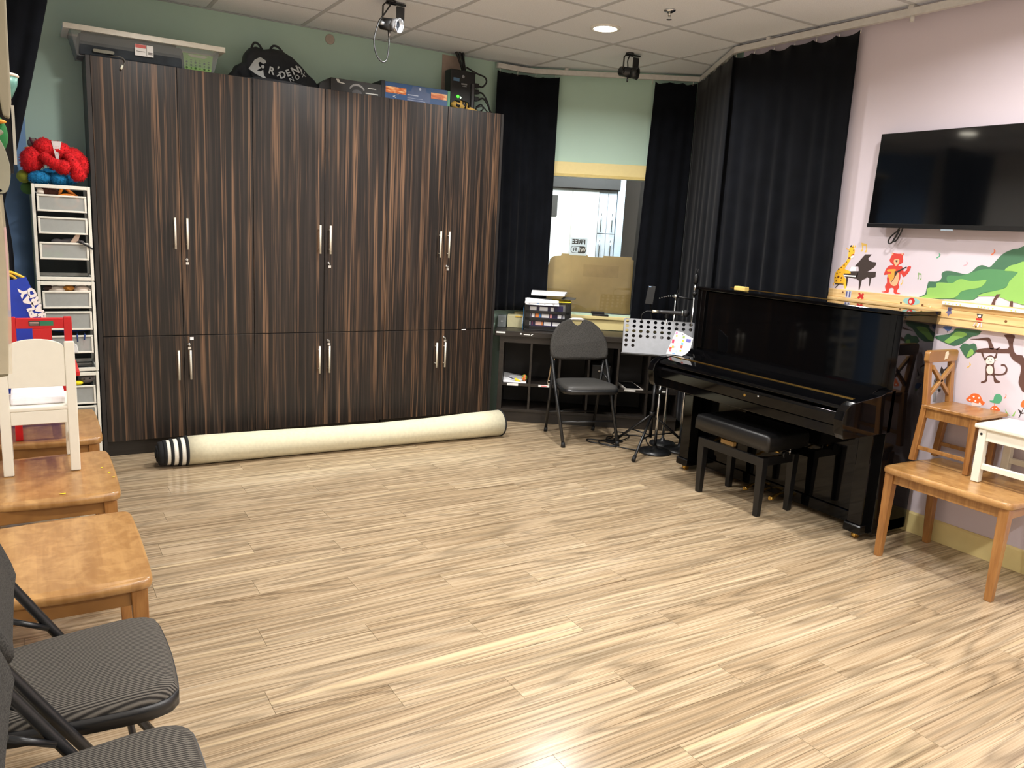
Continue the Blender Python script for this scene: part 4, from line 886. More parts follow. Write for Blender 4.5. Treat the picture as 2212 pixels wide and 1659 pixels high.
part(t, 'worn_sticker', MB().prism([(4.010, BZ + 0.530), (4.035, BZ + 0.535), (4.042, BZ + 0.560), (4.032, BZ + 0.574), (4.012, BZ + 0.566)], 'y', 2.2385, 2.2402), M('sticker_remnant', (226, 214, 190), 0.7), world=True, label='torn pale sticker')
# white child's stool
t = thing('white_child_stool', 'small white wooden stool with side rails on the bench under the television', 'stool', (3.98, 1.76, BZ))
for x0 in (3.826, 4.085):
    for y0 in (1.885, 1.60):
        part(t, 'leg', MB().hexa([(x0, y0, BZ), (x0 + 0.036, y0, BZ), (x0 + 0.036, y0 + 0.036, BZ), (x0, y0 + 0.036, BZ)], [(x0, y0, BZ + 0.26), (x0 + 0.036, y0, BZ + 0.26), (x0 + 0.036, y0 + 0.036, BZ + 0.26), (x0, y0 + 0.036, BZ + 0.26)]), WHITEP, 0.003, world=True)
    part(t, 'side_rail', MB().box(x0 + 0.006, 1.636, BZ + 0.205, x0 + 0.03, 1.885, BZ + 0.26), WHITEP, 0.002, world=True)
    part(t, 'stretcher', MB().box(x0 + 0.006, 1.636, BZ + 0.065, x0 + 0.03, 1.885, BZ + 0.092), WHITEP, 0.002, world=True)
part(t, 'seat', MB().box(3.818, 1.575, BZ + 0.26, 4.13, 1.94, BZ + 0.282), WHITEP, 0.006, world=True)
part(t, 'end_rail', MB().box(3.862, 1.90, BZ + 0.205, 4.085, 1.918, BZ + 0.26).box(3.862, 1.606, BZ + 0.205, 4.085, 1.622, BZ + 0.26), WHITEP, 0.002, world=True)
part(t, 'bolt', MB().lathe([(0.006, 0), (0.006, 0.0015)], (3.826, 1.905, BZ + 0.235), 12, (-1, 0, 0)), INK, world=True)
# specks of yellow paper left on the benches
YS = M('scrap_yellow', (244, 214, 30), 0.5)
for x, y, lb in ((0.2165, 3.553, 'yellow paper speck closest to the white chair’s leg'), (0.2375, 3.472, 'yellow paper speck near the rounded seat edge of the white chair’s bench'), (0.2480, 3.405, 'palest yellow paper speck near the outer corner of the white chair’s bench'), (0.0640, 3.262, 'long orange paper strip at the near edge of the white chair’s bench')):
    l_ = 0.020 if y < 3.3 else 0.008
    tag(obj('paper_scrap', MB().hexa([(x - l_ / 2, y - 0.004, 0.4772), (x + l_ / 2, y - 0.003, 0.4772), (x + l_ / 2, y + 0.004, 0.4772), (x - l_ / 2, y + 0.003, 0.4772)], [(x - l_ / 2, y - 0.004, 0.4782), (x + l_ / 2, y - 0.003, 0.4782), (x + l_ / 2, y + 0.004, 0.4782), (x - l_ / 2, y + 0.003, 0.4782)]), YS), lb, 'paper scrap')
# ================================================================ drawer towers
DW = M('drawer_white', (234, 232, 220), 0.4)
FROST = mat_frost('frosted_plastic', (200, 204, 200), 0.50)
TRAY = mat_frost('clear_tray', (150, 156, 156), 0.35)
def tower(z0, z1, drawers, label, empty=None):
    t = thing('drawer_tower', label, 'drawer unit', (0.18, 5.38, z0), 0, 'stacked white drawer units')
    for x0, x1 in ((0.037, 0.053), (0.310, 0.326)):
        for y0, y1 in ((5.205, 5.225), (5.53, 5.55)): part(t, 'post', MB().box(x0, y0, z0, x1, y1, z1), DW, 0.002, world=True)
    for z in (z0, z1 - 0.020): part(t, 'frame', MB().box(0.053, 5.205, z, 0.310, 5.222, z + 0.020).box(0.053, 5.533, z, 0.310, 5.55, z + 0.02).box(0.038, 5.225, z, 0.052, 5.53, z + 0.02).box(0.311, 5.225, z, 0.325, 5.53, z + 0.02), DW, 0.002, world=True)
    part(t, 'back_panel', MB().box(0.053, 5.548, z0, 0.31, 5.552, z1), M('drawer_dark_back', (40, 46, 44), 0.7), world=True)
    part(t, 'top_panel', MB().box(0.053, 5.222, z1 - 0.012, 0.31, 5.533, z1 - 0.008), TRAY, world=True)
    for a, b_ in drawers:
        d = thing_part = bpy.data.objects.new('drawer', None); COL.objects.link(d); d.parent = t
        def sub(name, mb, mat, bev=0):
            o = obj(name, mb, mat, None, bev); o.data.transform(Matrix.Translation(-t.location)); o.parent = d; return o
        sub('front_frame', MB().box(0.060, 5.195, a, 0.304, 5.208, a + 0.010).box(0.060, 5.195, b_ - 0.010, 0.304, 5.208, b_).box(0.060, 5.195, a + 0.010, 0.071, 5.208, b_ - 0.01).box(0.293, 5.195, a + 0.01, 0.304, 5.208, b_ - 0.01), DW, 0.002)
        sub('front_panel', MB().box(0.071, 5.200, a + 0.010, 0.293, 5.203, b_ - 0.010), FROST)
        sub('tray', MB().box(0.063, 5.208, a + 0.004, 0.301, 5.53, a + 0.007).box(0.063, 5.208, a + 0.004, 0.066, 5.53, b_ - 0.02).box(0.298, 5.208, a + 0.004, 0.301, 5.53, b_ - 0.02), TRAY)
        sub('runner', MB().box(0.053, 5.21, a - 0.004, 0.068, 5.53, a + 0.002).box(0.296, 5.21, a - 0.004, 0.310, 5.53, a + 0.002), M('runner_dark', (60, 62, 60), 0.6))
    return t
tower(1.120, 1.653, [(1.505, 1.598), (1.382, 1.476), (1.238, 1.336)], 'white drawer unit at the top of the stack, under the plush toys')
tower(0.586, 1.112, [(0.960, 1.060), (0.833, 0.942), (0.695, 0.801)], 'white drawer unit in the middle of the stack, behind the red chair')
tower(0.052, 0.578, [(0.388, 0.500), (0.262, 0.376), (0.14, 0.25)], 'white drawer unit at the bottom of the stack, mostly hidden by the bench')
tag(obj('plinth_box', MB().box(0.045, 5.22, 0, 0.32, 5.545, 0.050), M('plinth_grey', (120, 120, 116), 0.6), None, 0.004), 'low grey base under the white drawer stack', 'base')
def toy(name, label, cat, mb, rgb, rough=0.9, bevel=0.0, **k):
    o = obj(name, mb, M(name + '_mat', rgb, rough, nscale=40, var=0.12), None, bevel); tag(o, label, cat, k.get('group')); return o
t = thing('brown_plush', 'brown plush toy with a white muzzle peeking over the top drawer', 'plush toy', (0.11, 5.26, 1.585))
part(t, 'plush_body', MB().ell((0.128, 5.27, 1.608), (0.052, 0.04, 0.032), 16, 10, wob=0.1), M('brown_felt', (84, 50, 40), 0.95), world=True)
part(t, 'plush_head', MB().ell((0.098, 5.25, 1.616), (0.03, 0.026, 0.026), 14, 9), M('brown_felt', (84, 50, 40), 0.95), world=True)
part(t, 'muzzle', MB().ell((0.080, 5.238, 1.612), (0.024, 0.022, 0.021), 14, 9), M('cream_felt', (226, 216, 204), 0.95), world=True)
part(t, 'nose', MB().ell((0.063, 5.226, 1.616), (0.007, 0.006, 0.008), 10, 6), INK, world=True)
t = thing('orange_toy', 'orange plastic bow handle sticking up out of the top drawer', 'toy', (0.20, 5.26, 1.55))
part(t, 'toy_bow', MB().tube([(0.150, 5.25, 1.555), (0.168, 5.255, 1.60), (0.192, 5.26, 1.642), (0.20, 5.26, 1.648), (0.225, 5.26, 1.622), (0.262, 5.258, 1.592)], 0.009, 8), M('orange_plastic', (240, 140, 40), 0.4), world=True)
part(t, 'toy_ring', MB().tube([(0.21 + 0.055 * math.cos(a * PI / 12), 5.235, 1.565 + 0.038 * math.sin(a * PI / 12)) for a in range(24)], 0.008, 8, True), M('orange_plastic', (240, 140, 40), 0.4), world=True)
toy('green_block', 'pale green toy block behind the frosted third drawer', 'toy', MB().box(0.078, 5.225, 1.248, 0.115, 5.27, 1.285), (120, 196, 110), 0.5, 0.004)
toy('green_ball', 'round green toy behind the frosted third drawer', 'toy', MB().ell((0.15, 5.25, 1.265), (0.028, 0.028, 0.018)), (110, 200, 110), 0.5)
toy('red_block', 'flat red toy above the green block in the third drawer', 'toy', MB().box(0.078, 5.225, 1.292, 0.118, 5.27, 1.315), (210, 90, 80), 0.5, 0.004)
t = thing('grey_toy_bag', 'grey and beige folded toy with a black strap over the third drawer', 'toy', (0.25, 5.25, 1.33))
part(t, 'toy_flap', MB().hexa([(0.20, 5.215, 1.318), (0.245, 5.215, 1.318), (0.245, 5.24, 1.318), (0.20, 5.24, 1.318)], [(0.240, 5.20, 1.380), (0.268, 5.20, 1.392), (0.268, 5.22, 1.392), (0.240, 5.22, 1.380)]), M('beige_felt', (190, 166, 148), 0.9), 0.004, world=True)
part(t, 'toy_body', MB().ell((0.22, 5.29, 1.335), (0.07, 0.05, 0.022), 14, 8, wob=0.2).ell((0.15, 5.28, 1.336), (0.03, 0.03, 0.018), 12, 7), M('grey_felt', (124, 120, 122), 0.9), world=True)
part(t, 'strap', MB().tube(spline([(0.235, 5.24, 1.34), (0.265, 5.19, 1.338), (0.300, 5.19, 1.32), (0.325, 5.195, 1.302)], 5), 0.006, 6), BLKPLA, world=True)
t = thing('cloth_pile', 'heap of white and orange costume cloth over the fourth drawer', 'cloth', (0.18, 5.27, 1.06))
part(t, 'white_cloth', MB().ell((0.14, 5.27, 1.062), (0.07, 0.05, 0.026), 16, 9, wob=0.35, seed=4).ell((0.26, 5.26, 1.06), (0.045, 0.05, 0.03), 14, 8, wob=0.3, seed=2), M('cloth_white', (220, 206, 192), 0.95), world=True)
part(t, 'orange_cloth', MB().ell((0.195, 5.245, 1.072), (0.03, 0.03, 0.017), 14, 8, wob=0.4, seed=9), M('cloth_orange', (196, 132, 56), 0.95), world=True)
part(t, 'brown_cloth', MB().ell((0.092, 5.26, 1.07), (0.025, 0.03, 0.02), 12, 8, wob=0.3, seed=6), M('cloth_brown', (70, 48, 40), 0.95), world=True)
toy('navy_cloth', 'dark blue fabric draped over the sixth drawer', 'cloth', MB().ell((0.2, 5.30, 0.822), (0.095, 0.06, 0.012), 16, 8, wob=0.3).tube([(0.225, 5.24, 0.81), (0.222, 5.19, 0.80), (0.224, 5.188, 0.765)], 0.004, 6).tube([(0.262, 5.24, 0.81), (0.262, 5.19, 0.80), (0.258, 5.188, 0.775)], 0.004, 6), (36, 62, 120))
toy('pink_toy', 'pink toy showing through the frosted sixth drawer', 'toy', MB().box(0.235, 5.222, 0.708, 0.285, 5.27, 0.765), (226, 150, 156), 0.7, 0.01)
t = thing('grey_plush', 'grey plush animal with two black eyes lying over the bottom drawers', 'plush toy', (0.27, 5.27, 0.53))
part(t, 'plush_body', MB().ell((0.262, 5.27, 0.530), (0.044, 0.05, 0.028), 16, 10, wob=0.15), M('grey_plush', (122, 114, 112), 0.95), world=True)
part(t, 'eye', MB().ell((0.248, 5.222, 0.534), (0.005, 0.004, 0.005), 8, 5), INK, world=True); part(t, 'eye', MB().ell((0.278, 5.222, 0.538), (0.005, 0.004, 0.005), 8, 5), INK, world=True)
toy('yellow_plush', 'yellow fabric toy tucked beside the grey plush animal', 'plush toy', MB().ell((0.215, 5.23, 0.512), (0.028, 0.02, 0.014), 12, 8, wob=0.2), (236, 216, 30))
toy('white_gadget', 'white and black plastic gadget at the edge of the sixth drawer', 'toy', MB().hexa([(0.195, 5.17, 0.705), (0.225, 5.17, 0.70), (0.225, 5.185, 0.70), (0.195, 5.185, 0.705)], [(0.195, 5.17, 0.765), (0.218, 5.17, 0.75), (0.218, 5.185, 0.75), (0.195, 5.185, 0.765)]), (226, 226, 224), 0.4, 0.003)

# ---- plush toys on the tower
TT = 1.655
FUR = M('red_pile', (206, 22, 30), 0.95, var=0.3, nscale=60); FURB = M('blue_pile', (22, 122, 176), 0.95, var=0.3, nscale=60)
t = thing('red_plush', 'big shaggy red plush toy slumped on top of the drawer stack', 'plush toy', (0.16, 5.36, TT))
B_ = MB().ell((0.050, 5.31, TT + 0.125), (0.056, 0.06, 0.068), 16, 11, wob=0.12).ell((0.115, 5.34, TT + 0.20), (0.055, 0.06, 0.052), 16, 10, wob=0.1).ell((0.185, 5.36, TT + 0.185), (0.068, 0.07, 0.055), 16, 10, wob=0.1).ell((0.255, 5.38, TT + 0.165), (0.058, 0.06, 0.05), 14, 9).ell((0.30, 5.37, TT + 0.12), (0.036, 0.05, 0.06), 14, 9)
B_.tufts(4200, 0.013, 0.0018, 1)
part(t, 'plush_body', B_, FUR, world=True)
for i, pts in enumerate(([(0.10, 5.27, TT + 0.155), (0.15, 5.24, TT + 0.118), (0.20, 5.235, TT + 0.098)], [(0.225, 5.30, TT + 0.17), (0.255, 5.25, TT + 0.12), (0.272, 5.235, TT + 0.065)])):
    m = MB().tube(spline(pts, 5), [0.024 + 0.001 * k for k in range(len(spline(pts, 5)))], 10).ell(pts[-1], (0.038, 0.034, 0.036), 12, 8); m.tufts(1300, 0.012, 0.0017, 5 + i)
    part(t, 'plush_arm' if i == 0 else 'plush_leg', m, FUR, world=True)
part(t, 'cloth_tag', MB().hexa([(0.170, 5.285, TT + 0.13), (0.178, 5.285, TT + 0.13), (0.178, 5.290, TT + 0.13), (0.170, 5.290, TT + 0.13)], [(0.150, 5.30, TT + 0.24), (0.200, 5.30, TT + 0.242), (0.200, 5.31, TT + 0.242), (0.150, 5.31, TT + 0.24)]), M('tag_white', (214, 208, 206), 0.9), world=True, label='white cloth tag')
t = thing('blue_plush', 'shaggy blue plush toy squashed under the red one on the drawer stack', 'plush toy', (0.17, 5.36, TT))
B_ = MB().ell((0.085, 5.28, TT + 0.034), (0.058, 0.05, 0.034), 16, 9).ell((0.175, 5.27, TT + 0.034), (0.042, 0.045, 0.034), 14, 9).ell((0.18, 5.38, TT + 0.05), (0.11, 0.07, 0.048), 16, 9)
B_.tufts(2600, 0.011, 0.0017, 3); part(t, 'plush_body', B_, FURB, world=True)
t = thing('olive_plush', 'olive green round plush toy hanging off the corner of the drawer stack', 'plush toy', (0.01, 5.33, TT))
part(t, 'plush_head', MB().ell((0.008, 5.33, TT + 0.035), (0.038, 0.04, 0.036), 16, 10, wob=0.1), M('olive_felt', (124, 128, 34), 0.95, nscale=80, bump=0.3), world=True)
part(t, 'plush_body', MB().ell((0.022, 5.36, TT - 0.026), (0.036, 0.04, 0.036), 16, 10, wob=0.1), M('moss_felt', (62, 96, 40), 0.95, nscale=80, bump=0.3), world=True)
t = thing('knit_hat', 'small striped hat tucked behind the red plush toy', 'hat', (0.07, 5.42, TT + 0.2))
part(t, 'hat_body', MB().ell((0.066, 5.40, TT + 0.225), (0.034, 0.035, 0.030), 14, 9), M('cap_grey', (110, 100, 90), 0.9), world=True)
part(t, 'stripe', MB().lathe([(0.032, -0.005), (0.034, 0.0), (0.032, 0.005)], (0.058, 5.398, TT + 0.225), 16, (1, 0, 0.4)).lathe([(0.026, -0.004), (0.028, 0.0), (0.026, 0.004)], (0.082, 5.398, TT + 0.230), 16, (1, 0, 0.4)), M('cap_plum', (84, 30, 50), 0.9), world=True)
part(t, 'brim', MB().ell((0.055, 5.37, TT + 0.195), (0.04, 0.03, 0.008), 12, 6), M('cap_gold', (200, 160, 70), 0.9), world=True)
# ---- blue tote
t = thing('blue_tote_bag', 'blue PLAY HARD tote bag with yellow handles behind the red chair', 'bag', (-0.04, 4.60, BZ))
BLUEB = M('tote_blue', (24, 60, 178), 0.4, var=0.08, nscale=10)
o_ = [(-0.16, 0.0), (0.10, 0.0), (0.112, 0.30), (0.060, 0.49), (0.028, 0.602), (-0.012, 0.712), (-0.055, 0.700), (-0.10, 0.692), (-0.17, 0.70)]
m = MB()
for d, s_ in ((4.565, 0.97), (4.545, 1.0), (4.535, 1.0)):
    for x, z in o_: m.v.append((-0.03 + (x + 0.03) * s_, d, BZ + z))
n = len(o_)
for i in range(2):
    for k in range(n): m.f.append([i * n + k, (i + 1) * n + k, (i + 1) * n + (k + 1) % n, i * n + (k + 1) % n]); m.sm.append(False)
m.f.append(list(range(n))[::-1]); m.sm.append(False); m.f.append([2 * n + k for k in range(n)]); m.sm.append(False)
part(t, 'bag_panel', m, BLUEB, world=True)
m = MB().hexa([(-0.16, 4.567, BZ), (0.10, 4.567, BZ), (0.10, 4.645, BZ), (-0.16, 4.645, BZ)], [(-0.17, 4.567, BZ + 0.66), (-0.012, 4.567, BZ + 0.69), (-0.012, 4.585, BZ + 0.69), (-0.17, 4.585, BZ + 0.66)])
part(t, 'bag_body', m, BLUEB, world=True)
part(t, 'handle', MB().tube(spline([(-0.10, 4.56, BZ + 0.68), (-0.088, 4.555, BZ + 0.73), (-0.06, 4.55, BZ + 0.728), (-0.02, 4.556, BZ + 0.705)], 5), 0.007, 6), M('handle_yellow', (238, 186, 48), 0.6), world=True)
part(t, 'handle', MB().tube(spline([(-0.12, 4.58, BZ + 0.67), (-0.095, 4.575, BZ + 0.715), (-0.07, 4.57, BZ + 0.712), (-0.05, 4.575, BZ + 0.69)], 5), 0.007, 6), M('handle_yellow', (238, 186, 48), 0.6), world=True)
u = Vector((-0.33, 0, 0.944)).normalized(); r_ = Vector((0.944, 0, 0.33)).normalized()
wtext(t, 'lettering', 'PLAY', 0.044, (-0.008, 4.530, BZ + 0.585), (-0.31, 0, 0.95), (-0.95, 0, -0.31), WHITE, bold=0.003, sx=1.45)
wtext(t, 'lettering', 'HARD', 0.044, (0.029, 4.530, BZ + 0.575), (-0.31, 0, 0.95), (-0.95, 0, -0.31), WHITE, bold=0.003, sx=1.45)
# ================================================================ cube desk along the window wall (frame: x along the wall, y towards it)
CZ = (CA.x, CA.y, 0)
t = thing('cube_desk', 'low black-brown cube shelf desk with open cells under the window', 'desk', CZ, CROT)
part(t, 'desk_top', MB().box(-0.095, -0.02, 0.708, 1.43, 0.37, 0.75), BLACKWOOD, 0.002)
SH = [-0.048, 0.197, 0.432, 0.667, 0.902, 1.150, 1.395]
part(t, 'side_panel', MB().box(-0.055, 0.0, 0.0, -0.018, 0.36, 0.708), BLACKWOOD, 0.001)
for s_ in SH[1:]: part(t, 'divider', MB().box(s_ - 0.002, 0.004, 0.11, s_ + 0.016, 0.355, 0.708), BLACKWOOD, 0.001)
part(t, 'top_rail', MB().box(-0.018, 0.002, 0.655, 1.41, 0.35, 0.708), BLACKWOOD)
for a, b_ in zip(SH, SH[1:]):
    part(t, 'shelf', MB().box(a + (0.030 if a < 0 else 0.016), 0.004, 0.302, b_ - 0.002, 0.35, 0.324), BLACKWOOD, 0.001)
part(t, 'bottom_board', MB().box(-0.018, 0.0, 0.088, 1.41, 0.355, 0.11), BLACKWOOD, 0.001)
part(t, 'plinth', MB().box(-0.055, 0.010, 0.0, 1.41, 0.03, 0.088), BLACKWOOD)
part(t, 'back_panel', MB().box(-0.018, 0.352, 0.088, 1.41, 0.360, 0.708), M('desk_back', (24, 20, 17), 0.6))
LBL = M('label_white', (240, 240, 236), 0.5)
for a, b_, z0, z1 in ((-0.084, -0.012, 0.729, 0.742), (0.022, 0.112, 0.303, 0.322), (0.277, 0.368, 0.305, 0.323), (0.972, 1.064, 0.312, 0.326), (1.25, 1.31, 0.318, 0.332)):
    part(t, 'label_strip', MB().box(a, -0.023 if z0 > 0.7 else -0.0005, z0, b_, -0.02 if z0 > 0.7 else 0.004, z1), LBL, 0.001)
part(t, 'label_strip', MB().box(0.105, -0.023, 0.727, 0.118, -0.02, 0.738).box(0.135, -0.023, 0.725, 0.185, -0.02, 0.731).prism([(0.19, 0.724), (0.20, 0.724), (0.212, 0.736), (0.202, 0.736)], 'y', -0.023, -0.02), LBL, label='torn white label')
part(t, 'label_print', MB().box(0.300, -0.0015, 0.311, 0.345, -0.0004, 0.317), M('label_pink', (236, 120, 120), 0.5))
def deskitem(name, label, cat, z=0.751, group=None): return thing(name, label, cat, (CA.x, CA.y, z), CROT, group)
def dpart(t, name, mb, mat, bevel=0.0, label=None):
    mb.v = [(v[0], v[1], v[2] - t.location.z) for v in mb.v]; return part(t, name, mb, mat, bevel, label=label)
# document crate
t = deskitem('document_crate', 'black slotted plastic crate of books standing on the cube desk', 'crate')
x0, x1 = 0.128, 0.505
m = MB().box(x0, 0.10, 0.751, x1, 0.30, 0.760).box(x0, 0.10, 0.76, x0 + 0.010, 0.30, 0.985).box(x1 - 0.010, 0.10, 0.76, x1, 0.30, 0.985).box(x0, 0.29, 0.76, x1, 0.30, 0.94)
dpart(t, 'crate_shell', m, BLKPLA, 0.002)
for z0, z1 in ((0.760, 0.788), (0.832, 0.856), (0.892, 0.914)): dpart(t, 'crate_slat', MB().box(x0 + 0.01, 0.10, z0, x1 - 0.010, 0.108, z1), BLKPLA, 0.001)
for xx in (x0 + 0.010, x1 - 0.045): dpart(t, 'crate_post', MB().prism([(xx, 0.76), (xx + 0.035, 0.76), (xx + 0.035, 0.905)] + ([(xx + 0.028, 0.93), (xx + 0.012, 0.955), (xx, 0.985)] if xx < 0.3 else [(xx + 0.035, 0.985), (xx + 0.022, 0.985), (xx + 0.014, 0.945), (xx, 0.915)]), 'y', 0.10, 0.108), BLKPLA, 0.001)
NAVY = M('book_navy', (34, 28, 66), 0.4)
for i, (a, b_, z) in enumerate(((0.142, 0.44, 0.955), (0.146, 0.46, 0.965), (0.150, 0.49, 0.972))):
    y = 0.118 + i * 0.055
    o = tag(obj('book', MB().box(a, y, 0.7615, b_, y + 0.045, z, MC), NAVY if i == 0 else PAPER, None, 0.002), ('navy printed book at the front of the slotted crate', 'white book in the middle of the slotted crate', 'white book at the back of the slotted crate')[i], 'book', 'books in the slotted crate')
    if i == 0:
        for zz, pieces in ((0.928, ((0.17, 0.225, PAPER), (0.25, 0.315, PAPER), (0.34, 0.365, PAPER))), (0.872, ((0.150, 0.178, PAPER), (0.188, 0.212, PAPER), (0.218, 0.246, M('print_orange', (236, 140, 70), 0.5)), (0.248, 0.262, M('print_blue', (50, 120, 190), 0.5)), (0.27, 0.33, PAPER), (0.338, 0.352, M('print_pink', (226, 150, 150), 0.5)), (0.40, 0.43, PAPER))), (0.808, ((0.148, 0.182, PAPER), (0.192, 0.20, M('print_plum', (120, 40, 80), 0.5)), (0.222, 0.27, M('print_skin', (226, 190, 176), 0.5)), (0.272, 0.282, M('print_orange', (236, 140, 70), 0.5)), (0.292, 0.35, PAPER), (0.362, 0.42, PAPER)))):
            for a2, b2, mm in pieces: obj('cover_print', MB().box(a2, y - 0.0012, zz - 0.014, b2, y, zz + 0.016, MC), mm, o)
for i, (q, lb, mm) in enumerate(((((0.128, 0.075), (0.40, 0.08), (0.41, 0.29), (0.14, 0.28), 0.994), 'curled white printed sheet lying lowest on the slotted crate', PAPER), (((0.175, 0.10), (0.445, 0.09), (0.47, 0.30), (0.18, 0.30), 1.040), 'white handwritten sheet on top of the paper pile on the crate', PAPER), (((0.42, 0.13), (0.53, 0.10), (0.545, 0.22), (0.44, 0.25), 1.014), 'dark grey folder sticking out of the paper pile on the crate', M('folder_grey', (72, 72, 70), 0.6)), (((0.35, 0.11), (0.50, 0.105), (0.50, 0.28), (0.35, 0.28), 0.989), 'yellow sheet under the paper pile on the crate', M('sheet_yellow', (236, 214, 40), 0.6)))):
    P, zz = q[:4], q[4]; th = 0.006 if i != 1 else 0.018
    m = MB(); nn = 6
    lo = [(p[0], p[1], zz) for p in P]; dz = [-0.022, -0.012, 0.0, 0.0] if i == 0 else [-0.004, 0.0, 0.006, 0.008]
    m.hexa([(p[0], p[1], zz + d) for p, d in zip(P, dz)], [(p[0], p[1], zz + th + d * 0.8) for p, d in zip(P, dz)])
    m.v = [tuple(MC @ Vector(v)) for v in m.v]
    tag(obj(('paper_sheet', 'paper_pile', 'folder', 'paper_sheet')[i], m, mm, None, 0.001), lb, 'paper' if i != 2 else 'folder')
t = deskitem('printed_flyer', 'white printed flyer leaning over the front of the slotted crate', 'paper')
dpart(t, 'flyer', MB().hexa([(0.135, 0.072, 0.962), (0.405, 0.080, 0.960), (0.405, 0.083, 0.960), (0.135, 0.075, 0.962)], [(0.130, 0.105, 1.012), (0.40, 0.108, 1.002), (0.40, 0.111, 1.002), (0.13, 0.108, 1.012)]), PAPER)
for xx, cc in ((0.165, (150, 150, 156)), (0.235, (70, 120, 170)), (0.29, (170, 170, 174)), (0.36, (160, 160, 164))):
    dpart(t, 'printed_dot', MB().lathe([(0.010, 0), (0.010, 0.001)], (xx, 0.0815, 0.978), 12, (0, -1, 0.6)), M('dot_%d' % cc[0], cc, 0.6))
# small things on the desk top
t = deskitem('grey_case', 'small grey plastic case at the wardrobe end of the cube desk', 'case')
dpart(t, 'case_body', MB().box(-0.090, 0.20, 0.751, -0.020, 0.30, 0.846), M('case_grey', (110, 116, 116), 0.4), 0.004); dpart(t, 'case_latch', MB().box(-0.065, 0.197, 0.790, -0.045, 0.20, 0.806), M('case_latch', (150, 154, 154), 0.4), 0.001)
t = deskitem('clear_box', 'clear plastic box of beige papers beside the slotted crate', 'box')
dpart(t, 'box_shell', MB().box(-0.012, 0.22, 0.751, 0.118, 0.33, 0.853), mat_frost('clear_box_plastic', (206, 200, 160), 0.8), 0.003); dpart(t, 'yellow_strip', MB().box(0.055, 0.215, 0.838, 0.118, 0.222, 0.850), M('strip_gold', (206, 170, 70), 0.5), 0.001)
t = deskitem('blue_folder', 'thin blue folder standing between the clear box and the crate', 'folder')
dpart(t, 'folder_sheet', MB().box(0.119, 0.12, 0.751, 0.123, 0.30, 0.93), M('folder_blue', (40, 110, 160), 0.5)); dpart(t, 'folder_paper', MB().hexa([(0.112, 0.10, 0.80), (0.118, 0.10, 0.80), (0.118, 0.14, 0.80), (0.112, 0.14, 0.80)], [(0.117, 0.10, 0.86), (0.118, 0.10, 0.86), (0.118, 0.14, 0.86), (0.117, 0.14, 0.86)]), PAPER)
t = deskitem('computer_mouse', 'black computer mouse on the cube desk by the music stand', 'mouse')
dpart(t, 'mouse_shell', MB().ell((1.0, 0.18, 0.764), (0.035, 0.055, 0.018), 16, 9), BLKPLA); dpart(t, 'wheel', MB().cyl((0.996, 0.145, 0.776), (1.004, 0.145, 0.776), 0.008, seg=10), RUBBER)
# in the cells
t = deskitem('paper_stack', 'stack of white paper in the first cube under the desk', 'paper', 0.3245)
dpart(t, 'stack', MB().hexa([(-0.012, 0.03, 0.3245), (0.178, 0.02, 0.3245), (0.18, 0.26, 0.3245), (-0.012, 0.26, 0.3245)], [(-0.014, 0.032, 0.334), (0.176, 0.024, 0.331), (0.178, 0.262, 0.340), (-0.014, 0.262, 0.366)]), PAPER, 0.001)
t = deskitem('toy_ball', 'small multicoloured ball on the paper stack in the first cube', 'ball', 0.34)
def ballmat():
    q = NT('patchwork_ball'); v = q.n('TexCoord').outputs['Object']; vo = q.n('TexVoronoi'); vo.inputs['Scale'].default_value = 60.0; q.l(v, vo.inputs['Vector'])
    sp = q.n('SeparateColor'); q.l(vo.outputs['Color'], sp.inputs[0]); q.set(Base_Color=q.ramp(sp.outputs[0], [(0.0, (226, 120, 50)), (0.3, (236, 190, 120)), (0.6, (90, 140, 60)), (0.9, (230, 90, 60))], 'CONSTANT'), Roughness=0.5); return q.m
tag(obj('toy_ball', MB().ell(MC @ Vector((0.160, 0.07, 0.362)), (0.024, 0.024, 0.026), 16, 10), ballmat()), 'small multicoloured ball on the paper stack in the first cube', 'ball'); bpy.data.objects.remove(t)
tag(obj('yellow_toy', MB().hexa([MC @ Vector(q) for q in ((0.085, 0.04, 0.338), (0.128, 0.03, 0.334), (0.132, 0.045, 0.334), (0.088, 0.065, 0.338))], [MC @ Vector(q) for q in ((0.088, 0.042, 0.352), (0.124, 0.034, 0.342), (0.128, 0.042, 0.342), (0.09, 0.06, 0.354))]).ell(MC @ Vector((0.09, 0.05, 0.350)), (0.012, 0.012, 0.009), 10, 6), M('toy_yellow', (230, 210, 40), 0.5), None, 0.001), 'small yellow plastic toy on the paper stack beside the ball', 'toy')
tag(obj('pen', MB().cyl(MC @ Vector((0.030, 0.09, 0.356)), MC @ Vector((0.088, 0.05, 0.345)), 0.005, 0.003, 8), M('pen_dark', (40, 40, 62), 0.4)), 'dark pen lying on the paper stack in the first cube', 'pen')
t = deskitem('lanyard', 'tan lanyard with a key ring hanging in the second cube', 'lanyard', 0.33)
for dx in (0.0, 0.018): dpart(t, 'ribbon', MB().hexa([(0.350 + dx, 0.0, 0.36), (0.360 + dx, 0.0, 0.36), (0.360 + dx, 0.003, 0.36), (0.350 + dx, 0.003, 0.36)], [(0.378 + dx, 0.0, 0.60), (0.386 + dx, 0.0, 0.60), (0.386 + dx, 0.003, 0.60), (0.378 + dx, 0.003, 0.60)]), M('lanyard_tan', (140, 116, 84), 0.8))
dpart(t, 'key_ring', MB().tube([(0.362 + 0.014 * math.cos(k * PI / 8), -0.001, 0.348 + 0.014 * math.sin(k * PI / 8)) for k in range(16)], 0.003, 6, True).box(0.352, -0.004, 0.326, 0.362, -0.001, 0.345), STEEL)
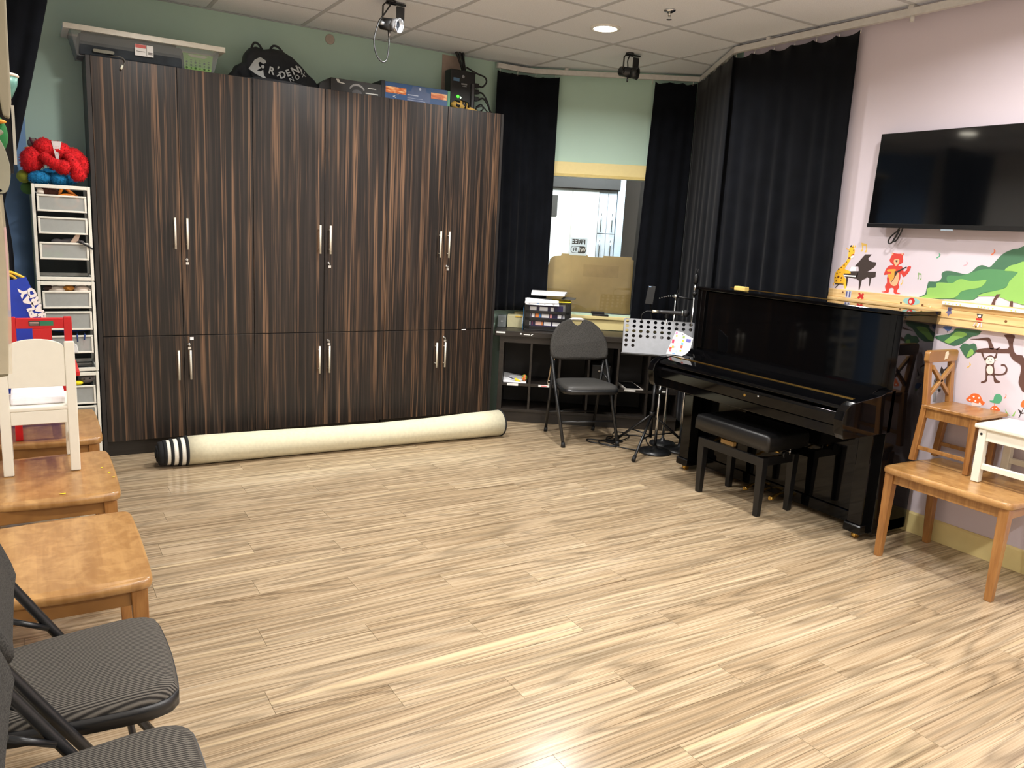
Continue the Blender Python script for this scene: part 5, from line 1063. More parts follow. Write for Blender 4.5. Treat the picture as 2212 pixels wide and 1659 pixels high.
dpart(t, 'hang_loop', MB().tube([(0.382, 0.001, 0.595), (0.395, 0.001, 0.64), (0.405, 0.005, 0.655)], 0.003, 6), M('lanyard_tan', (140, 116, 84), 0.8))
t = deskitem('tablet', 'tablet with a pale border lying in the cube behind the music stand', 'tablet', 0.3245)
dpart(t, 'bezel', MB().hexa([(0.980, 0.01, 0.3245), (1.128, 0.01, 0.3245), (1.06, 0.22, 0.3245), (0.925, 0.22, 0.3245)], [(0.980, 0.01, 0.332), (1.128, 0.01, 0.332), (1.06, 0.22, 0.352), (0.925, 0.22, 0.352)]), M('tablet_silver', (206, 200, 192), 0.35), 0.001)
dpart(t, 'screen', MB().hexa([(0.990, 0.022, 0.3320), (1.112, 0.022, 0.3320), (1.056, 0.208, 0.3505), (0.938, 0.208, 0.3505)], [(0.990, 0.022, 0.3342), (1.112, 0.022, 0.3342), (1.056, 0.208, 0.3522), (0.938, 0.208, 0.3522)]), M('tablet_glass', (10, 10, 12), 0.08))
t = deskitem('stored_device', 'black device with a small chrome knob inside the cube behind the folding chair', 'device', 0.3245)
dpart(t, 'device_body', MB().box(0.705, 0.08, 0.3245, 0.86, 0.3, 0.50), BLKPLA, 0.006); dpart(t, 'knob', MB().cyl((0.765, 0.08, 0.455), (0.765, 0.06, 0.455), 0.009), CHROME)
t = deskitem('phone_holder', 'black phone on a thin gooseneck clamped to the desk before the curtain', 'phone holder', 0.751)
dpart(t, 'phone', MB().hexa([(1.10, 0.16, 1.015), (1.162, 0.145, 1.012), (1.164, 0.153, 1.012), (1.102, 0.168, 1.015)], [(1.118, 0.175, 1.160), (1.178, 0.16, 1.158), (1.18, 0.168, 1.158), (1.12, 0.183, 1.160)]), BLKPLA, 0.002)
dpart(t, 'status_lamp', MB().box(1.125, 0.167, 1.150, 1.142, 0.1745, 1.1545), emis('phone_lamp', (170, 205, 255), 0.9))
dpart(t, 'gooseneck', MB().tube(spline([(1.17, 0.20, 0.752), (1.18, 0.22, 0.86), (1.16, 0.21, 0.96), (1.145, 0.172, 1.04)], 6), 0.006, 8), BLKPLA); dpart(t, 'clamp', MB().box(1.15, 0.17, 0.751, 1.19, 0.23, 0.775), BLKPLA, 0.003)

# ================================================================ music stand and microphone stands
t = thing('music_stand', 'black music stand with a perforated desk on folding tripod legs', 'music stand', (3.80, 4.16, 0))
fw = Vector((-0.66, -0.75, 0)).normalized(); rt = Vector((fw.y, -fw.x, 0)) * -1    # rt: to the viewer's right
rt = Vector((0.78, -0.626, 0)).normalized(); fw = Vector((-rt.y * -1, -rt.x, 0)); fw = Vector((rt.y, -rt.x, 0)).normalized()
up = (Vector((0, 0, 1)) * 0.94 - fw * 0.34).normalized(); nr = rt.cross(up)
C0 = Vector((3.780, 4.155, 0.848)); HW, HH = 0.247, 0.128; nc, nr_ = 10, 6
cwid, chei = 2 * HW / nc, (2 * HH - 0.045) / nr_
m = MB()
def sp(a, b_, d=0.0): return tuple(C0 + rt * a + up * b_ + nr * d)
for ci in range(nc):
    for ri in range(nr_):
        ax_, ay = -HW + cwid * (ci + 0.5), HH - chei * (ri + 0.5)
        sq = []; K = 12
        ho = (ci < 2) or (ci < 7 and ri < 4) or (ri < 2)
        for k in range(K):
            a = 2 * PI * (k + 0.5) / K; c_, s_ = math.cos(a), math.sin(a); f = 0.5 / max(abs(c_), abs(s_))
            sq.append((ax_ + c_ * f * cwid, ay + s_ * f * chei))
        if ho:
            for k in range(K):
                k2 = (k + 1) % K; a, a2 = 2 * PI * (k + 0.5) / K, 2 * PI * (k2 + 0.5) / K; r_ = 0.0125
                i0, i1 = (ax_ + r_ * math.cos(a), ay + r_ * 0.95 * math.sin(a)), (ax_ + r_ * math.cos(a2), ay + r_ * 0.95 * math.sin(a2))
                m.add([sp(*sq[k]), sp(*sq[k2]), sp(*i1), sp(*i0)], [(0, 1, 2, 3)]); m.add([sp(*i0), sp(*i1), sp(*i1, -0.002), sp(*i0, -0.002)], [(0, 1, 2, 3)])
        m.add([sp(ax_ - cwid / 2, ay - chei / 2), sp(ax_ + cwid / 2, ay - chei / 2), sp(ax_ + cwid / 2, ay + chei / 2), sp(ax_ - cwid / 2, ay + chei / 2)], [(0, 1, 2, 3)]) if not ho else None
m.add([sp(-HW, -HH), sp(HW, -HH), sp(HW, HH - chei * nr_), sp(-HW, HH - chei * nr_)], [(0, 1, 2, 3)])
STANDM = M('stand_sheen_grey', (128, 130, 134), 0.38, 0.4)  # black stand: the sheen on its desk is put into this lighter grey
part(t, 'perforated_desk', m, STANDM, world=True)
edge = [sp(HW - 0.012 + 0.012 * math.cos(a), HH + 0.0 + 0.012 * math.sin(a)) for a in (0, 0.8, 1.57)]
part(t, 'desk_rim', MB().tube([sp(-HW, -HH), sp(-HW, HH - 0.012), sp(-HW + 0.012, HH), sp(HW - 0.012, HH), sp(HW, HH - 0.012), sp(HW, -HH)], 0.0022, 6), STANDM, world=True)
b_ = [sp(-HW - 0.005, -HH, 0), sp(HW, -HH, 0), sp(HW, -HH, 0.045), sp(-HW - 0.005, -HH, 0.045)]
part(t, 'ledge', MB().hexa([tuple(Vector(q) - up * 0.008) for q in b_], b_), BLKMET, world=True)
BX = Vector((3.845, 4.215, 0))
part(t, 'pole', MB().cyl((BX.x, BX.y, 0.10), (BX.x, BX.y, 0.55), 0.0125).cyl((BX.x, BX.y, 0.50), tuple(C0 - up * 0.05 - nr * 0.03), 0.009), BLKMET, world=True)
part(t, 'tilt_bracket', MB().hexa([sp(-0.03, -0.12, -0.002), sp(0.03, -0.12, -0.002), sp(0.03, -0.12, -0.02), sp(-0.03, -0.12, -0.02)], [sp(-0.03, 0.03, -0.002), sp(0.03, 0.03, -0.002), sp(0.03, 0.03, -0.02), sp(-0.03, 0.03, -0.02)]), BLKMET, world=True)
part(t, 'collar', MB().cyl((BX.x, BX.y, 0.255), (BX.x, BX.y, 0.295), 0.022), BLKPLA, world=True)
for fx, fy in ((3.522, 4.012), (3.748, 4.500), (4.17, 4.12)):
    k = Vector((fx, fy, 0.012)); top = Vector((BX.x, BX.y, 0.275)); d = (k - top)
    l = part(t, 'leg', MB().tube([tuple(top), tuple(top + d * 0.97)], 0.010, 8), BLKMET, world=True)
    o = obj('foot_cap', MB().cyl(tuple(top + d * 0.9), tuple(k + Vector((0, 0, 0.002))), 0.013, 0.015, 10), RUBBER); o.data.transform(Matrix.Translation(-t.location)); o.parent = l
    part(t, 'strut', MB().tube([(BX.x, BX.y, 0.115), tuple(top + d * 0.55)], 0.006, 6), BLKMET, world=True)
# coloured song sheet on the keyboard lid
t = thing('song_sheet', 'white song sheet with coloured print leaning on the piano lid by the music stand', 'paper', (3.62, 3.76, 0.79))
sheet = [(-0.115, 0.0), (0.03, 0.0), (0.065, 0.025), (0.088, 0.06), (0.092, 0.155), (0.03, 0.175), (-0.01, 0.192), (-0.07, 0.198)]
so_ = Vector((3.606, 3.752, 0.795)); sr = Vector((0.35, -0.937, 0)).normalized(); su = (Vector((0, 0, 1)) + Vector((0.18, 0.02, 0))).normalized()
P = [so_ + sr * a * 0.8 + su * b_ * 0.8 for a, b_ in sheet]; nn_ = sr.cross(su).normalized()
m = MB(); n = len(P); m.v = [tuple(p) for p in P] + [tuple(p - nn_ * 0.0012) for p in P]; m.f = [list(range(n)), list(range(n, 2 * n))[::-1]] + [[k, n + k, n + (k + 1) % n, (k + 1) % n] for k in range(n)]; m.sm = [False] * (n + 2)
part(t, 'sheet', m, PAPER, world=True)
R_ = random.Random(4)
def smark(a, b_, w_, h_, c):
    q = [so_ + sr * (a + x) * 0.8 + su * (b_ + y) * 0.8 + nn_ * 0.0006 for x, y in ((0, 0), (w_, 0), (w_, h_), (0, h_))]
    mm = MB(); mm.v = [tuple(p) for p in q] + [tuple(p + nn_ * 0.0004) for p in q]; mm.f = [[0, 1, 2, 3], [7, 6, 5, 4]]; mm.f = [[4, 5, 6, 7], [3, 2, 1, 0], [0, 1, 5, 4], [1, 2, 6, 5], [2, 3, 7, 6], [3, 0, 4, 7]]; mm.sm = [False] * 6
    part(t, 'print', mm, M('ink_%d_%d_%d' % c, c, 0.6, var=0.0), world=True)
for a, b_, w_, h_, c in ((-0.068, 0.170, 0.018, 0.022, (206, 150, 190)), (-0.062, 0.150, 0.016, 0.014, (240, 200, 110)), (-0.085, 0.095, 0.020, 0.030, (206, 60, 100)), (-0.095, 0.040, 0.020, 0.022, (230, 90, 60)), (-0.075, 0.055, 0.016, 0.018, (244, 190, 60)), (-0.092, 0.022, 0.018, 0.016, (240, 120, 130)), (-0.06, 0.060, 0.016, 0.012, (180, 190, 210)), (0.002, 0.145, 0.018, 0.018, (150, 180, 90)), (0.004, 0.115, 0.016, 0.018, (240, 210, 80)), (0.0, 0.092, 0.018, 0.016, (110, 190, 220)), (0.0, 0.062, 0.018, 0.024, (220, 110, 90)), (0.0, 0.034, 0.014, 0.014, (220, 210, 70)), (-0.06, 0.006, 0.022, 0.010, (130, 180, 230)), (-0.035, 0.025, 0.016, 0.014, (190, 220, 226)), (0.038, 0.118, 0.040, 0.026, (110, 112, 190)), (-0.01, 0.17, 0.014, 0.006, (120, 120, 140))): smark(a, b_, w_, h_, c)
for k in range(5): smark(-0.045 + 0.022 * (k % 2), 0.045 + 0.028 * k, 0.030, 0.0015, (206, 206, 210))
def mic_stand(base, h, label, r=0.125, extra=None, cat='microphone stand', top_r=0.008, b_h=0.024, bm=None):
    t = thing('microphone_stand', label, cat, (base[0], base[1], 0), 0, 'chrome microphone stands')
    part(t, 'base', MB().lathe([(r * 0.98, 0.0), (r, 0.006), (r * 0.95, b_h * 0.75), (r * 0.55, b_h), (0.02, b_h + 0.012), (0.013, b_h + 0.03)], (0, 0, 0), 36), bm or BLKMET)
    part(t, 'pole', MB().cyl((0, 0, 0.03), (0, 0, h * 0.6), 0.0105).cyl((0, 0, h * 0.55), (0, 0, h), 0.0075), CHROME)
    part(t, 'clutch', MB().lathe([(0.013, 0), (0.016, 0.01), (0.016, 0.05), (0.012, 0.065)], (0, 0, h * 0.58), 16), BLKPLA)
    return t
ms1 = mic_stand((3.845, 4.215 - 0.06), 1.00, 'chrome microphone stand on a round black base in front of the desk', 0.118)
part(ms1, 'clutch', MB().lathe([(0.012, 0), (0.013, 0.03)], (0, 0, 0.44), 14), BLKPLA)
part(ms1, 'boom_clip', MB().box(-0.012, -0.012, 0.99, 0.012, 0.012, 1.018), BLKPLA, 0.003)
ms2 = mic_stand((4.055, 4.305), 1.14, 'chrome stand with a toothed clip arm behind the microphone', 0.10)
part(ms2, 'clip_head', MB().lathe([(0.016, 0), (0.022, 0.012), (0.012, 0.03)], (0, 0, 1.115), 14), CHROME)
part(ms2, 'wing_screw', MB().hexa([(0.004, -0.004, 1.145), (0.012, -0.004, 1.145), (0.012, 0.004, 1.145), (0.004, 0.004, 1.145)], [(0.016, -0.004, 1.178), (0.022, -0.004, 1.178), (0.022, 0.004, 1.178), (0.016, 0.004, 1.178)]), CHROME)
b_ = MB()
for k in range(7): b_.ell((-0.018 - 0.013 * k, 0.016 + 0.0085 * k, 1.128 - 0.0016 * k * k * 0.35), (0.0055, 0.0055, 0.0055), 8, 6)
part(ms2, 'bead_arm', b_, CHROME)
part(ms2, 'dark_arm', MB().tube([(0.0, 0.0, 1.128), (0.06, -0.05, 1.12), (0.10, -0.075, 1.11)], 0.006, 8), BLKPLA)
ms3 = mic_stand((4.062, 4.125), 1.19, 'tall chrome stand with a black top clamp rising beside the piano', 0.12)
part(ms3, 'collar', MB().cyl((0, 0, 1.155), (0, 0, 1.178), 0.017, seg=14), BLKPLA); part(ms3, 'pole_tip', MB().cyl((0, 0, 1.178), (0, 0, 1.235), 0.009), CHROME)
part(ms3, 'top_clamp', MB().lathe([(0.012, 1.235), (0.018, 1.25), (0.016, 1.29), (0.008, 1.31)], (0, 0, 0), 14).tube([(-0.006, 0, 1.30), (-0.008, 0, 1.345)], 0.003, 6).tube([(0.008, 0, 1.30), (0.014, 0, 1.34)], 0.003, 6), BLKPLA)
t = thing('microphone', 'black handheld microphone lying level in the stand clip', 'microphone', (3.85, 4.15, 1.03))
mdir = Vector((0.79, -0.61, 0.0)).normalized(); a = Vector((3.775, 4.215, 1.030)); 
part(t, 'handle', MB().lathe([(0.010, 0.0), (0.0115, 0.03), (0.0145, 0.155), (0.018, 0.165)], a + mdir * 0.03, 16, mdir), M('mic_black', (44, 44, 46), 0.4), world=True)
part(t, 'ring', MB().lathe([(0.021, 0), (0.023, 0.006), (0.021, 0.012)], a + mdir * 0.193, 16, mdir), CHROME, world=True)
part(t, 'grille', MB().ell(a + mdir * 0.222, (0.026, 0.026, 0.026), 16, 10), M('mic_grille', (30, 30, 32), 0.5, bump=0.6, nscale=500), world=True)
part(t, 'connector', MB().cyl(tuple(a - mdir * 0.015), tuple(a + mdir * 0.03), 0.0105, seg=14), M('connector_silver', (220, 214, 190), 0.3, 0.8), world=True)
part(t, 'cable', MB().tube(spline([tuple(a - mdir * 0.015), tuple(a - mdir * 0.06 + Vector((0, 0, -0.006))), tuple(a - mdir * 0.085 + Vector((0, 0.0, -0.05))), (3.76, 4.24, 0.86), (3.83, 4.19, 0.70), (3.848, 4.172, 0.45), (3.85, 4.175, 0.20), (3.86, 4.18, 0.05)], 7), 0.0035, 7), BLKPLA, world=True)
t = thing('floor_cable', 'black cable lying in loose loops on the floor under the folding chair', 'cable', (3.75, 4.5, 0))
part(t, 'cable', MB().tube(spline([(3.845, 4.06, 0.006), (3.72, 4.27, 0.006), (3.66, 4.38, 0.006), (3.62, 4.46, 0.006), (3.55, 4.55, 0.006), (3.58, 4.62, 0.006), (3.66, 4.55, 0.006), (3.68, 4.42, 0.006), (3.63, 4.355, 0.012), (3.575, 4.44, 0.014), (3.62, 4.53, 0.012), (3.70, 4.55, 0.008), (3.80, 4.60, 0.006), (3.92, 4.72, 0.006), (3.98, 4.68, 0.006), (3.94, 4.56, 0.010), (3.80, 4.48, 0.014), (3.70, 4.52, 0.018), (3.76, 4.60, 0.012), (3.90, 4.62, 0.006), (4.02, 4.58, 0.006), (4.05, 4.50, 0.006), (3.98, 4.40, 0.006), (3.92, 4.30, 0.006)], 7), 0.0042, 7), BLKPLA, world=True)
part(t, 'cable_junction', MB().box(3.68, 4.46, 0.0, 3.80, 4.52, 0.014), BLKPLA, 0.004, world=True)

# ================================================================ piano
t = thing('upright_piano', 'polished black upright piano against the wall under the mural', 'piano', (3.90, 3.09, 0))
Y0, Y1 = 2.362, 3.822
for a, b_ in ((Y0, Y0 + 0.035), (Y1 - 0.035, Y1)): part(t, 'side_panel', MB().box(3.795, a, 0.035, 4.10, b_, 1.222), PIANO, 0.003, world=True)
part(t, 'top_lid', MB().box(3.778, Y0 - 0.012, 1.222, 4.108, Y1 + 0.012, 1.244), PIANO, 0.004, world=True)
part(t, 'lid_hinge', MB().box(3.985, Y0 + 0.05, 1.2435, 3.999, Y1 - 0.10, 1.2462), BRASS, world=True)
part(t, 'upper_panel', MB().box(3.812, Y0 + 0.035, 0.80, 3.835, Y1 - 0.035, 1.215), PIANO, 0.002, world=True)
for a, b_ in ((Y0 + 0.035, Y0 + 0.07), (Y1 - 0.07, Y1 - 0.035)): part(t, 'pilaster', MB().box(3.797, a, 0.84, 3.812, b_, 1.222), PIANO, 0.002, world=True)
part(t, 'back_frame', MB().box(4.06, Y0 + 0.035, 0.04, 4.10, Y1 - 0.035, 1.215), SATBLK, world=True)
part(t, 'key_bed', MB().box(3.465, Y0 + 0.01, 0.600, 3.85, Y1 - 0.01, 0.655), PIANO, 0.004, world=True)
arm = [(3.83, 0.60), (3.445, 0.60), (3.428, 0.625), (3.412, 0.70), (3.425, 0.745), (3.455, 0.772), (3.50, 0.785), (3.60, 0.797), (3.70, 0.808), (3.765, 0.826), (3.83, 0.834)]
for a, b_ in ((Y0 + 0.0, Y0 + 0.052), (Y1 - 0.052, Y1)): part(t, 'arm', MB().prism(arm, 'y', a, b_), PIANO, 0.004, world=True)
part(t, 'key_slip', MB().prism([(3.47, 0.655), (3.452, 0.66), (3.448, 0.715), (3.458, 0.728), (3.50, 0.732), (3.52, 0.655)], 'y', Y0 + 0.052, Y1 - 0.052), PIANO, 0.002, world=True)
part(t, 'fallboard', MB().prism([(3.462, 0.738), (3.452, 0.750), (3.460, 0.764), (3.492, 0.776), (3.568, 0.789), (3.568, 0.740)], 'y', Y0 + 0.054, Y1 - 0.054), PIANO, 0.003, world=True)
part(t, 'fallboard_rear', MB().prism([(3.572, 0.740), (3.572, 0.7895), (3.65, 0.797), (3.70, 0.806), (3.735, 0.822), (3.76, 0.832), (3.812, 0.834), (3.812, 0.740)], 'y', Y0 + 0.054, Y1 - 0.054), PIANO, 0.003, world=True)
part(t, 'fallboard_hinge', MB().box(3.562, Y0 + 0.06, 0.7885, 3.578, Y1 - 0.06, 0.7918), BRASS, world=True)
part(t, 'lock_plate', MB().lathe([(0.008, 0), (0.008, 0.003)], (3.452, 3.03, 0.69), 14, (-1, 0, 0)), BRASS, world=True); part(t, 'lid_knob', MB().ell((3.447, 2.93, 0.705), (0.006, 0.007, 0.006), 10, 7), CHROME, world=True)
part(t, 'lower_panel', MB().box(3.862, Y0 + 0.035, 0.10, 3.885, Y1 - 0.035, 0.60), PIANO, 0.002, world=True)
part(t, 'base_board', MB().box(3.85, Y0 + 0.0, 0.035, 4.09, Y1, 0.10), PIANO, 0.003, world=True)
for a, b_ in ((Y0 + 0.02, Y0 + 0.125), (Y1 - 0.125, Y1 - 0.02)):
    part(t, 'leg', MB().box(3.735, a + 0.012, 0.085, 3.815, b_ - 0.012, 0.60), PIANO, 0.004, world=True)
    part(t, 'toe_block', MB().prism([(3.722, 0.038), (3.722, 0.078), (3.730, 0.088), (3.86, 0.088), (3.86, 0.038)], 'y', a, b_), PIANO, 0.004, world=True)
    yc = (a + b_) / 2
    cst = part(t, 'caster', MB().cyl((3.765, yc - 0.012, 0.019), (3.765, yc + 0.012, 0.019), 0.019, seg=18), BRASS, world=True)
    part(t, 'caster_fork', MB().box(3.752, yc - 0.016, 0.018, 3.778, yc - 0.013, 0.04).box(3.752, yc + 0.013, 0.018, 3.778, yc + 0.016, 0.04), BRASS, world=True)
for yc in (Y0 + 0.10, Y1 - 0.10): part(t, 'caster', MB().cyl((4.06, yc - 0.012, 0.019), (4.06, yc + 0.012, 0.019), 0.019, seg=18), BRASS, world=True)
for yc in (3.00, 3.10, 3.20):
    part(t, 'pedal', MB().tube([(3.86, yc, 0.062), (3.80, yc, 0.060), (3.775, yc, 0.050), (3.755, yc, 0.040), (3.735, yc, 0.042)], [0.007, 0.008, 0.010, 0.014, 0.012], 8), BRASS, world=True)
tag(obj('felt_eraser', MB().box(3.805, 3.435, 1.2445, 3.845, 3.525, 1.272), M('eraser_yellow', (226, 196, 110), 0.8), None, 0.005), 'cream felt eraser block on the front edge of the piano lid', 'eraser')
# piano bench
t = thing('piano_bench', 'adjustable black piano bench with a padded leather top', 'piano bench', (3.64, 3.13, 0))
m = MB(); prof = [(0.405, 1.0, 0), (0.46, 1.0, 0), (0.478, 0.985, 1), (0.490, 0.955, 1), (0.497, 0.85, 1), (0.499, 0.5, 1)]; sqp = rrect(3.645, 3.125, 0.178, 0.29, 0.018, 4); n = len(sqp)
for z, s_, _ in prof:
    for x, y in sqp: m.v.append((3.645 + (x - 3.645) * s_, 3.125 + (y - 3.125) * (1 - (1 - s_) * 0.7), z))
for i in range(len(prof) - 1):
    for k in range(n): m.f.append([i * n + k, i * n + (k + 1) % n, (i + 1) * n + (k + 1) % n, (i + 1) * n + k]); m.sm.append(True)
m.f.append(list(range(n))[::-1]); m.sm.append(False); m.f.append([(len(prof) - 1) * n + k for k in range(n)]); m.sm.append(True)
part(t, 'cushion', m, LEATHER, world=True)
part(t, 'seat_board', MB().box(3.50, 2.86, 0.388, 3.79, 3.39, 0.404), SATBLK, 0.003, world=True)
for a in (3.485, 3.770): part(t, 'rail', MB().box(a, 2.90, 0.300, a + 0.022, 3.36, 0.352), SATBLK, 0.003, world=True)
for a in (2.885, 3.345): part(t, 'rail', MB().box(3.505, a, 0.300, 3.772, a + 0.022, 0.352), SATBLK, 0.003, world=True)
for x in (3.508, 3.770):
    for y in (2.897, 3.360):
        a, b_ = 0.024, 0.0165
        part(t, 'leg', MB().hexa([(x - b_, y - b_, 0), (x + b_, y - b_, 0), (x + b_, y + b_, 0), (x - b_, y + b_, 0)], [(x - a, y - a, 0.352), (x + a, y - a, 0.352), (x + a, y + a, 0.352), (x - a, y + a, 0.352)]), SATBLK, 0.003, world=True)
for y in (2.96, 3.29):
    part(t, 'lift_arm', MB().hexa([(3.53, y, 0.345), (3.55, y, 0.345), (3.55, y + 0.014, 0.345), (3.53, y + 0.014, 0.345)], [(3.60, y - 0.03, 0.388), (3.62, y - 0.03, 0.388), (3.62, y - 0.016, 0.388), (3.60, y - 0.016, 0.388)]).hexa([(3.73, y, 0.345), (3.75, y, 0.345), (3.75, y + 0.014, 0.345), (3.73, y + 0.014, 0.345)], [(3.66, y - 0.03, 0.388), (3.68, y - 0.03, 0.388), (3.68, y - 0.016, 0.388), (3.66, y - 0.016, 0.388)]), BRASS, world=True)
part(t, 'lift_block', MB().box(3.515, 3.13, 0.352, 3.54, 3.23, 0.376), M('raw_pine_block', (190, 150, 90), 0.6), world=True); part(t, 'lift_screw', MB().cyl((3.645, 2.90, 0.365), (3.645, 3.36, 0.365), 0.006), BRASS, world=True)
for y in (2.868, 3.385): part(t, 'knob', MB().cyl((3.645, y - 0.02 if y < 3 else y, 0.365), (3.645, y if y < 3 else y + 0.02, 0.365), 0.020), SATBLK, world=True)
part(t, 'bolt', MB().cyl((3.72, 2.885, 0.352), (3.72, 2.885, 0.378), 0.006).ell((3.72, 2.885, 0.382), (0.008, 0.008, 0.006), 10, 6), CHROME, world=True)

# ================================================================ television and the wooden rail on the right wall
t = thing('television', 'wide black flat television hanging on the lilac wall', 'television', (4.11, 2.4, 1.92))
part(t, 'housing', MB().hexa([(4.072, 1.945, 1.668), (4.115, 1.945, 1.668), (4.115, 2.832, 1.668), (4.072, 2.832, 1.668)], [(4.0865, 1.945, 2.175), (4.122, 1.945, 2.175), (4.122, 2.832, 2.175), (4.0865, 2.832, 2.175)]), BLKPLA, 0.004, world=True)
part(t, 'screen', MB().hexa([(4.0705, 1.953, 1.690), (4.074, 1.953, 1.690), (4.074, 2.826, 1.690), (4.0705, 2.826, 1.690)], [(4.0842, 1.953, 2.171), (4.0875, 1.953, 2.171), (4.0875, 2.826, 2.171), (4.0842, 2.826, 2.171)]), M('tv_glass', (5, 6, 8), 0.06, var=0.0, spec=0.6), world=True)
part(t, 'lower_bezel', MB().box(4.066, 1.945, 1.666, 4.0722, 2.832, 1.690), M('tv_bezel', (12, 12, 13), 0.25), 0.002, world=True)
part(t, 'badge', MB().box(4.0645, 2.335, 1.659, 4.0665, 2.40, 1.667), M('tv_badge', (170, 184, 196), 0.3, 0.5), world=True)
part(t, 'wall_mount', MB().box(4.115, 2.2, 1.75, 4.153, 2.6, 2.05), BLKMET, world=True)
part(t, 'hanging_cable', MB().tube(spline([(4.11, 2.645, 1.70), (4.10, 2.66, 1.655), (4.105, 2.70, 1.62), (4.11, 2.715, 1.59), (4.11, 2.695, 1.585), (4.105, 2.665, 1.63), (4.105, 2.655, 1.66), (4.105, 2.67, 1.625), (4.11, 2.685, 1.60), (4.11, 2.67, 1.598), (4.105, 2.645, 1.64), (4.11, 2.635, 1.69)], 7), 0.004, 7), BLKPLA, world=True)
t = thing('wooden_rail', 'pale pine rail board with knots and pegs running along the lilac wall', 'rail', (4.13, 2.0, 1.24))
part(t, 'upper_board', MB().box(4.132, -0.6, 1.255, 4.153, 3.075, 1.302), PINE, 0.002, world=True)
part(t, 'lower_board', MB().box(4.122, -0.6, 1.172, 4.153, 3.075, 1.2545), PINE, 0.002, world=True)
part(t, 'groove_strip', MB().box(4.118, -0.6, 1.2125, 4.1222, 2.372, 1.2185), PINE, world=True)
KNOT = M('pine_knot', (120, 78, 40), 0.6)
for y, z, r_ in ((2.975, 1.285, 0.006), (2.60, 1.262, 0.006), (2.475, 1.262, 0.007), (2.03, 1.23, 0.007), (2.17, 1.185, 0.006), (1.80, 1.20, 0.007)): part(t, 'knot', MB().lathe([(r_, 0), (r_ * 0.8, 0.0012)], (4.132 if z > 1.2545 else 4.122, y, z), 10, (-1, 0, 0)), KNOT, world=True)
for y, z in ((2.73, 1.285), (2.44, 1.27), (2.43, 1.258)): part(t, 'screw', MB().lathe([(0.004, 0), (0.003, 0.0015)], (4.132, y, z), 8, (-1, 0, 0)), M('screw_cream', (236, 220, 180), 0.4), world=True)
t = thing('white_trunking', 'white strip with yellow star dots fixed above the pine rail', 'strip', (4.12, 1.6, 1.285))
part(t, 'strip', MB().box(4.114, -0.5, 1.279, 4.1318, 2.360, 1.297), M('strip_white', (240, 240, 226), 0.4), 0.002, world=True)
for k, y in enumerate((2.340, 2.322, 2.300, 2.282, 2.262, 2.170, 2.155, 2.138, 2.120, 2.098, 2.01, 1.99)): part(t, 'star_dot', MB().lathe([(0.004, 0), (0.0035, 0.001)], (4.114, y, 1.2865), 5, (-1, 0, 0)), M('dot_yellow', (222, 206, 110), 0.5), world=True)
def sticker(name, label, parts_, y, z):
    t = thing(name, label, 'sticker', (4.12, y, z), 0, 'stickers on the pine rail')
    xx = 4.1318 if z > 1.2545 else 4.1218
    for i, (nm, poly, c) in enumerate(parts_): part(t, nm, MB().prism([(y - a, z + b_) for a, b_ in poly], 'x', xx - 0.0006 * (i + 1), xx - 0.0006 * i - 0.0001), M('st_%d_%d_%d' % c, c, 0.5, var=0.02), world=True)
def disc(r, cx=0, cz=0, n=14, e=1.0): return [(cx + r * math.cos(2 * PI * k / n), cz + r * e * math.sin(2 * PI * k / n)) for k in range(n)]
RD = (196, 44, 40)
sticker('number_sticker', 'blurred blue and white number sticker at the curtain end of the pine rail', [('plate', [(-0.018, -0.02), (0.02, -0.02), (0.02, 0.02), (-0.018, 0.02)], (196, 196, 210)), ('stroke', [(-0.014, -0.016), (-0.006, -0.016), (-0.006, 0.016), (-0.014, 0.016)], (90, 90, 140)), ('stroke', [(0.006, -0.016), (0.014, -0.016), (0.014, 0.018), (0.006, 0.018)], (90, 90, 140))], 2.937, 1.277)
sticker('bow_sticker', 'red bow-shaped sticker on the pine rail above the piano', [('bow', [(-0.020, 0.012), (-0.01, 0.018), (0.0, 0.008), (0.012, 0.018), (0.02, 0.008), (0.012, 0.0), (0.022, -0.012), (0.008, -0.02), (0.0, -0.01), (-0.014, -0.02), (-0.022, -0.012), (-0.010, 0.0)], RD)], 2.852, 1.276)
sticker('red_letter_sticker', 'red rounded letter sticker on a pale teal oval on the pine rail', [('oval', disc(0.048, 0, 0, 20, 0.42), (150, 196, 190)), ('letter', disc(0.020, 0, 0, 14, 1.0), RD), ('letter_gap', disc(0.009, -0.004, -0.002, 10, 1.2), (230, 200, 190))], 2.540, 1.2765)
sticker('blue_animal_sticker', 'small blue-grey animal sticker on the pine rail beside the piano corner', [('body', [(-0.012, 0.022), (0.014, 0.022), (0.010, 0.004), (0.016, -0.01), (0.004, -0.014), (-0.002, -0.03), (-0.008, -0.012), (-0.016, -0.006), (-0.008, 0.006)], (110, 104, 140)), ('face', disc(0.010, 0, 0.012, 10), (70, 64, 90))], 2.318, 1.246)
sticker('red_trousers_sticker', 'small animal sticker in red trousers on the pine rail', [('head', [(-0.016, 0.026), (0.016, 0.026), (0.012, 0.008), (-0.006, 0.006)], (60, 56, 58)), ('shirt', [(-0.014, 0.004), (0.014, 0.006), (0.020, -0.008), (0.006, -0.02), (-0.016, -0.01)], RD), ('leg', [(-0.016, -0.02), (-0.010, -0.016), (-0.02, -0.038), (-0.026, -0.036)], (206, 200, 206)), ('leg', [(0.0, -0.018), (0.008, -0.018), (0.004, -0.042), (-0.004, -0.042)], (240, 236, 230)), ('leg', [(0.012, -0.016), (0.018, -0.016), (0.022, -0.040), (0.016, -0.040)], (206, 200, 206)), ('face', disc(0.007, 0.002, 0.016, 10), (226, 222, 220))], 2.160, 1.225)

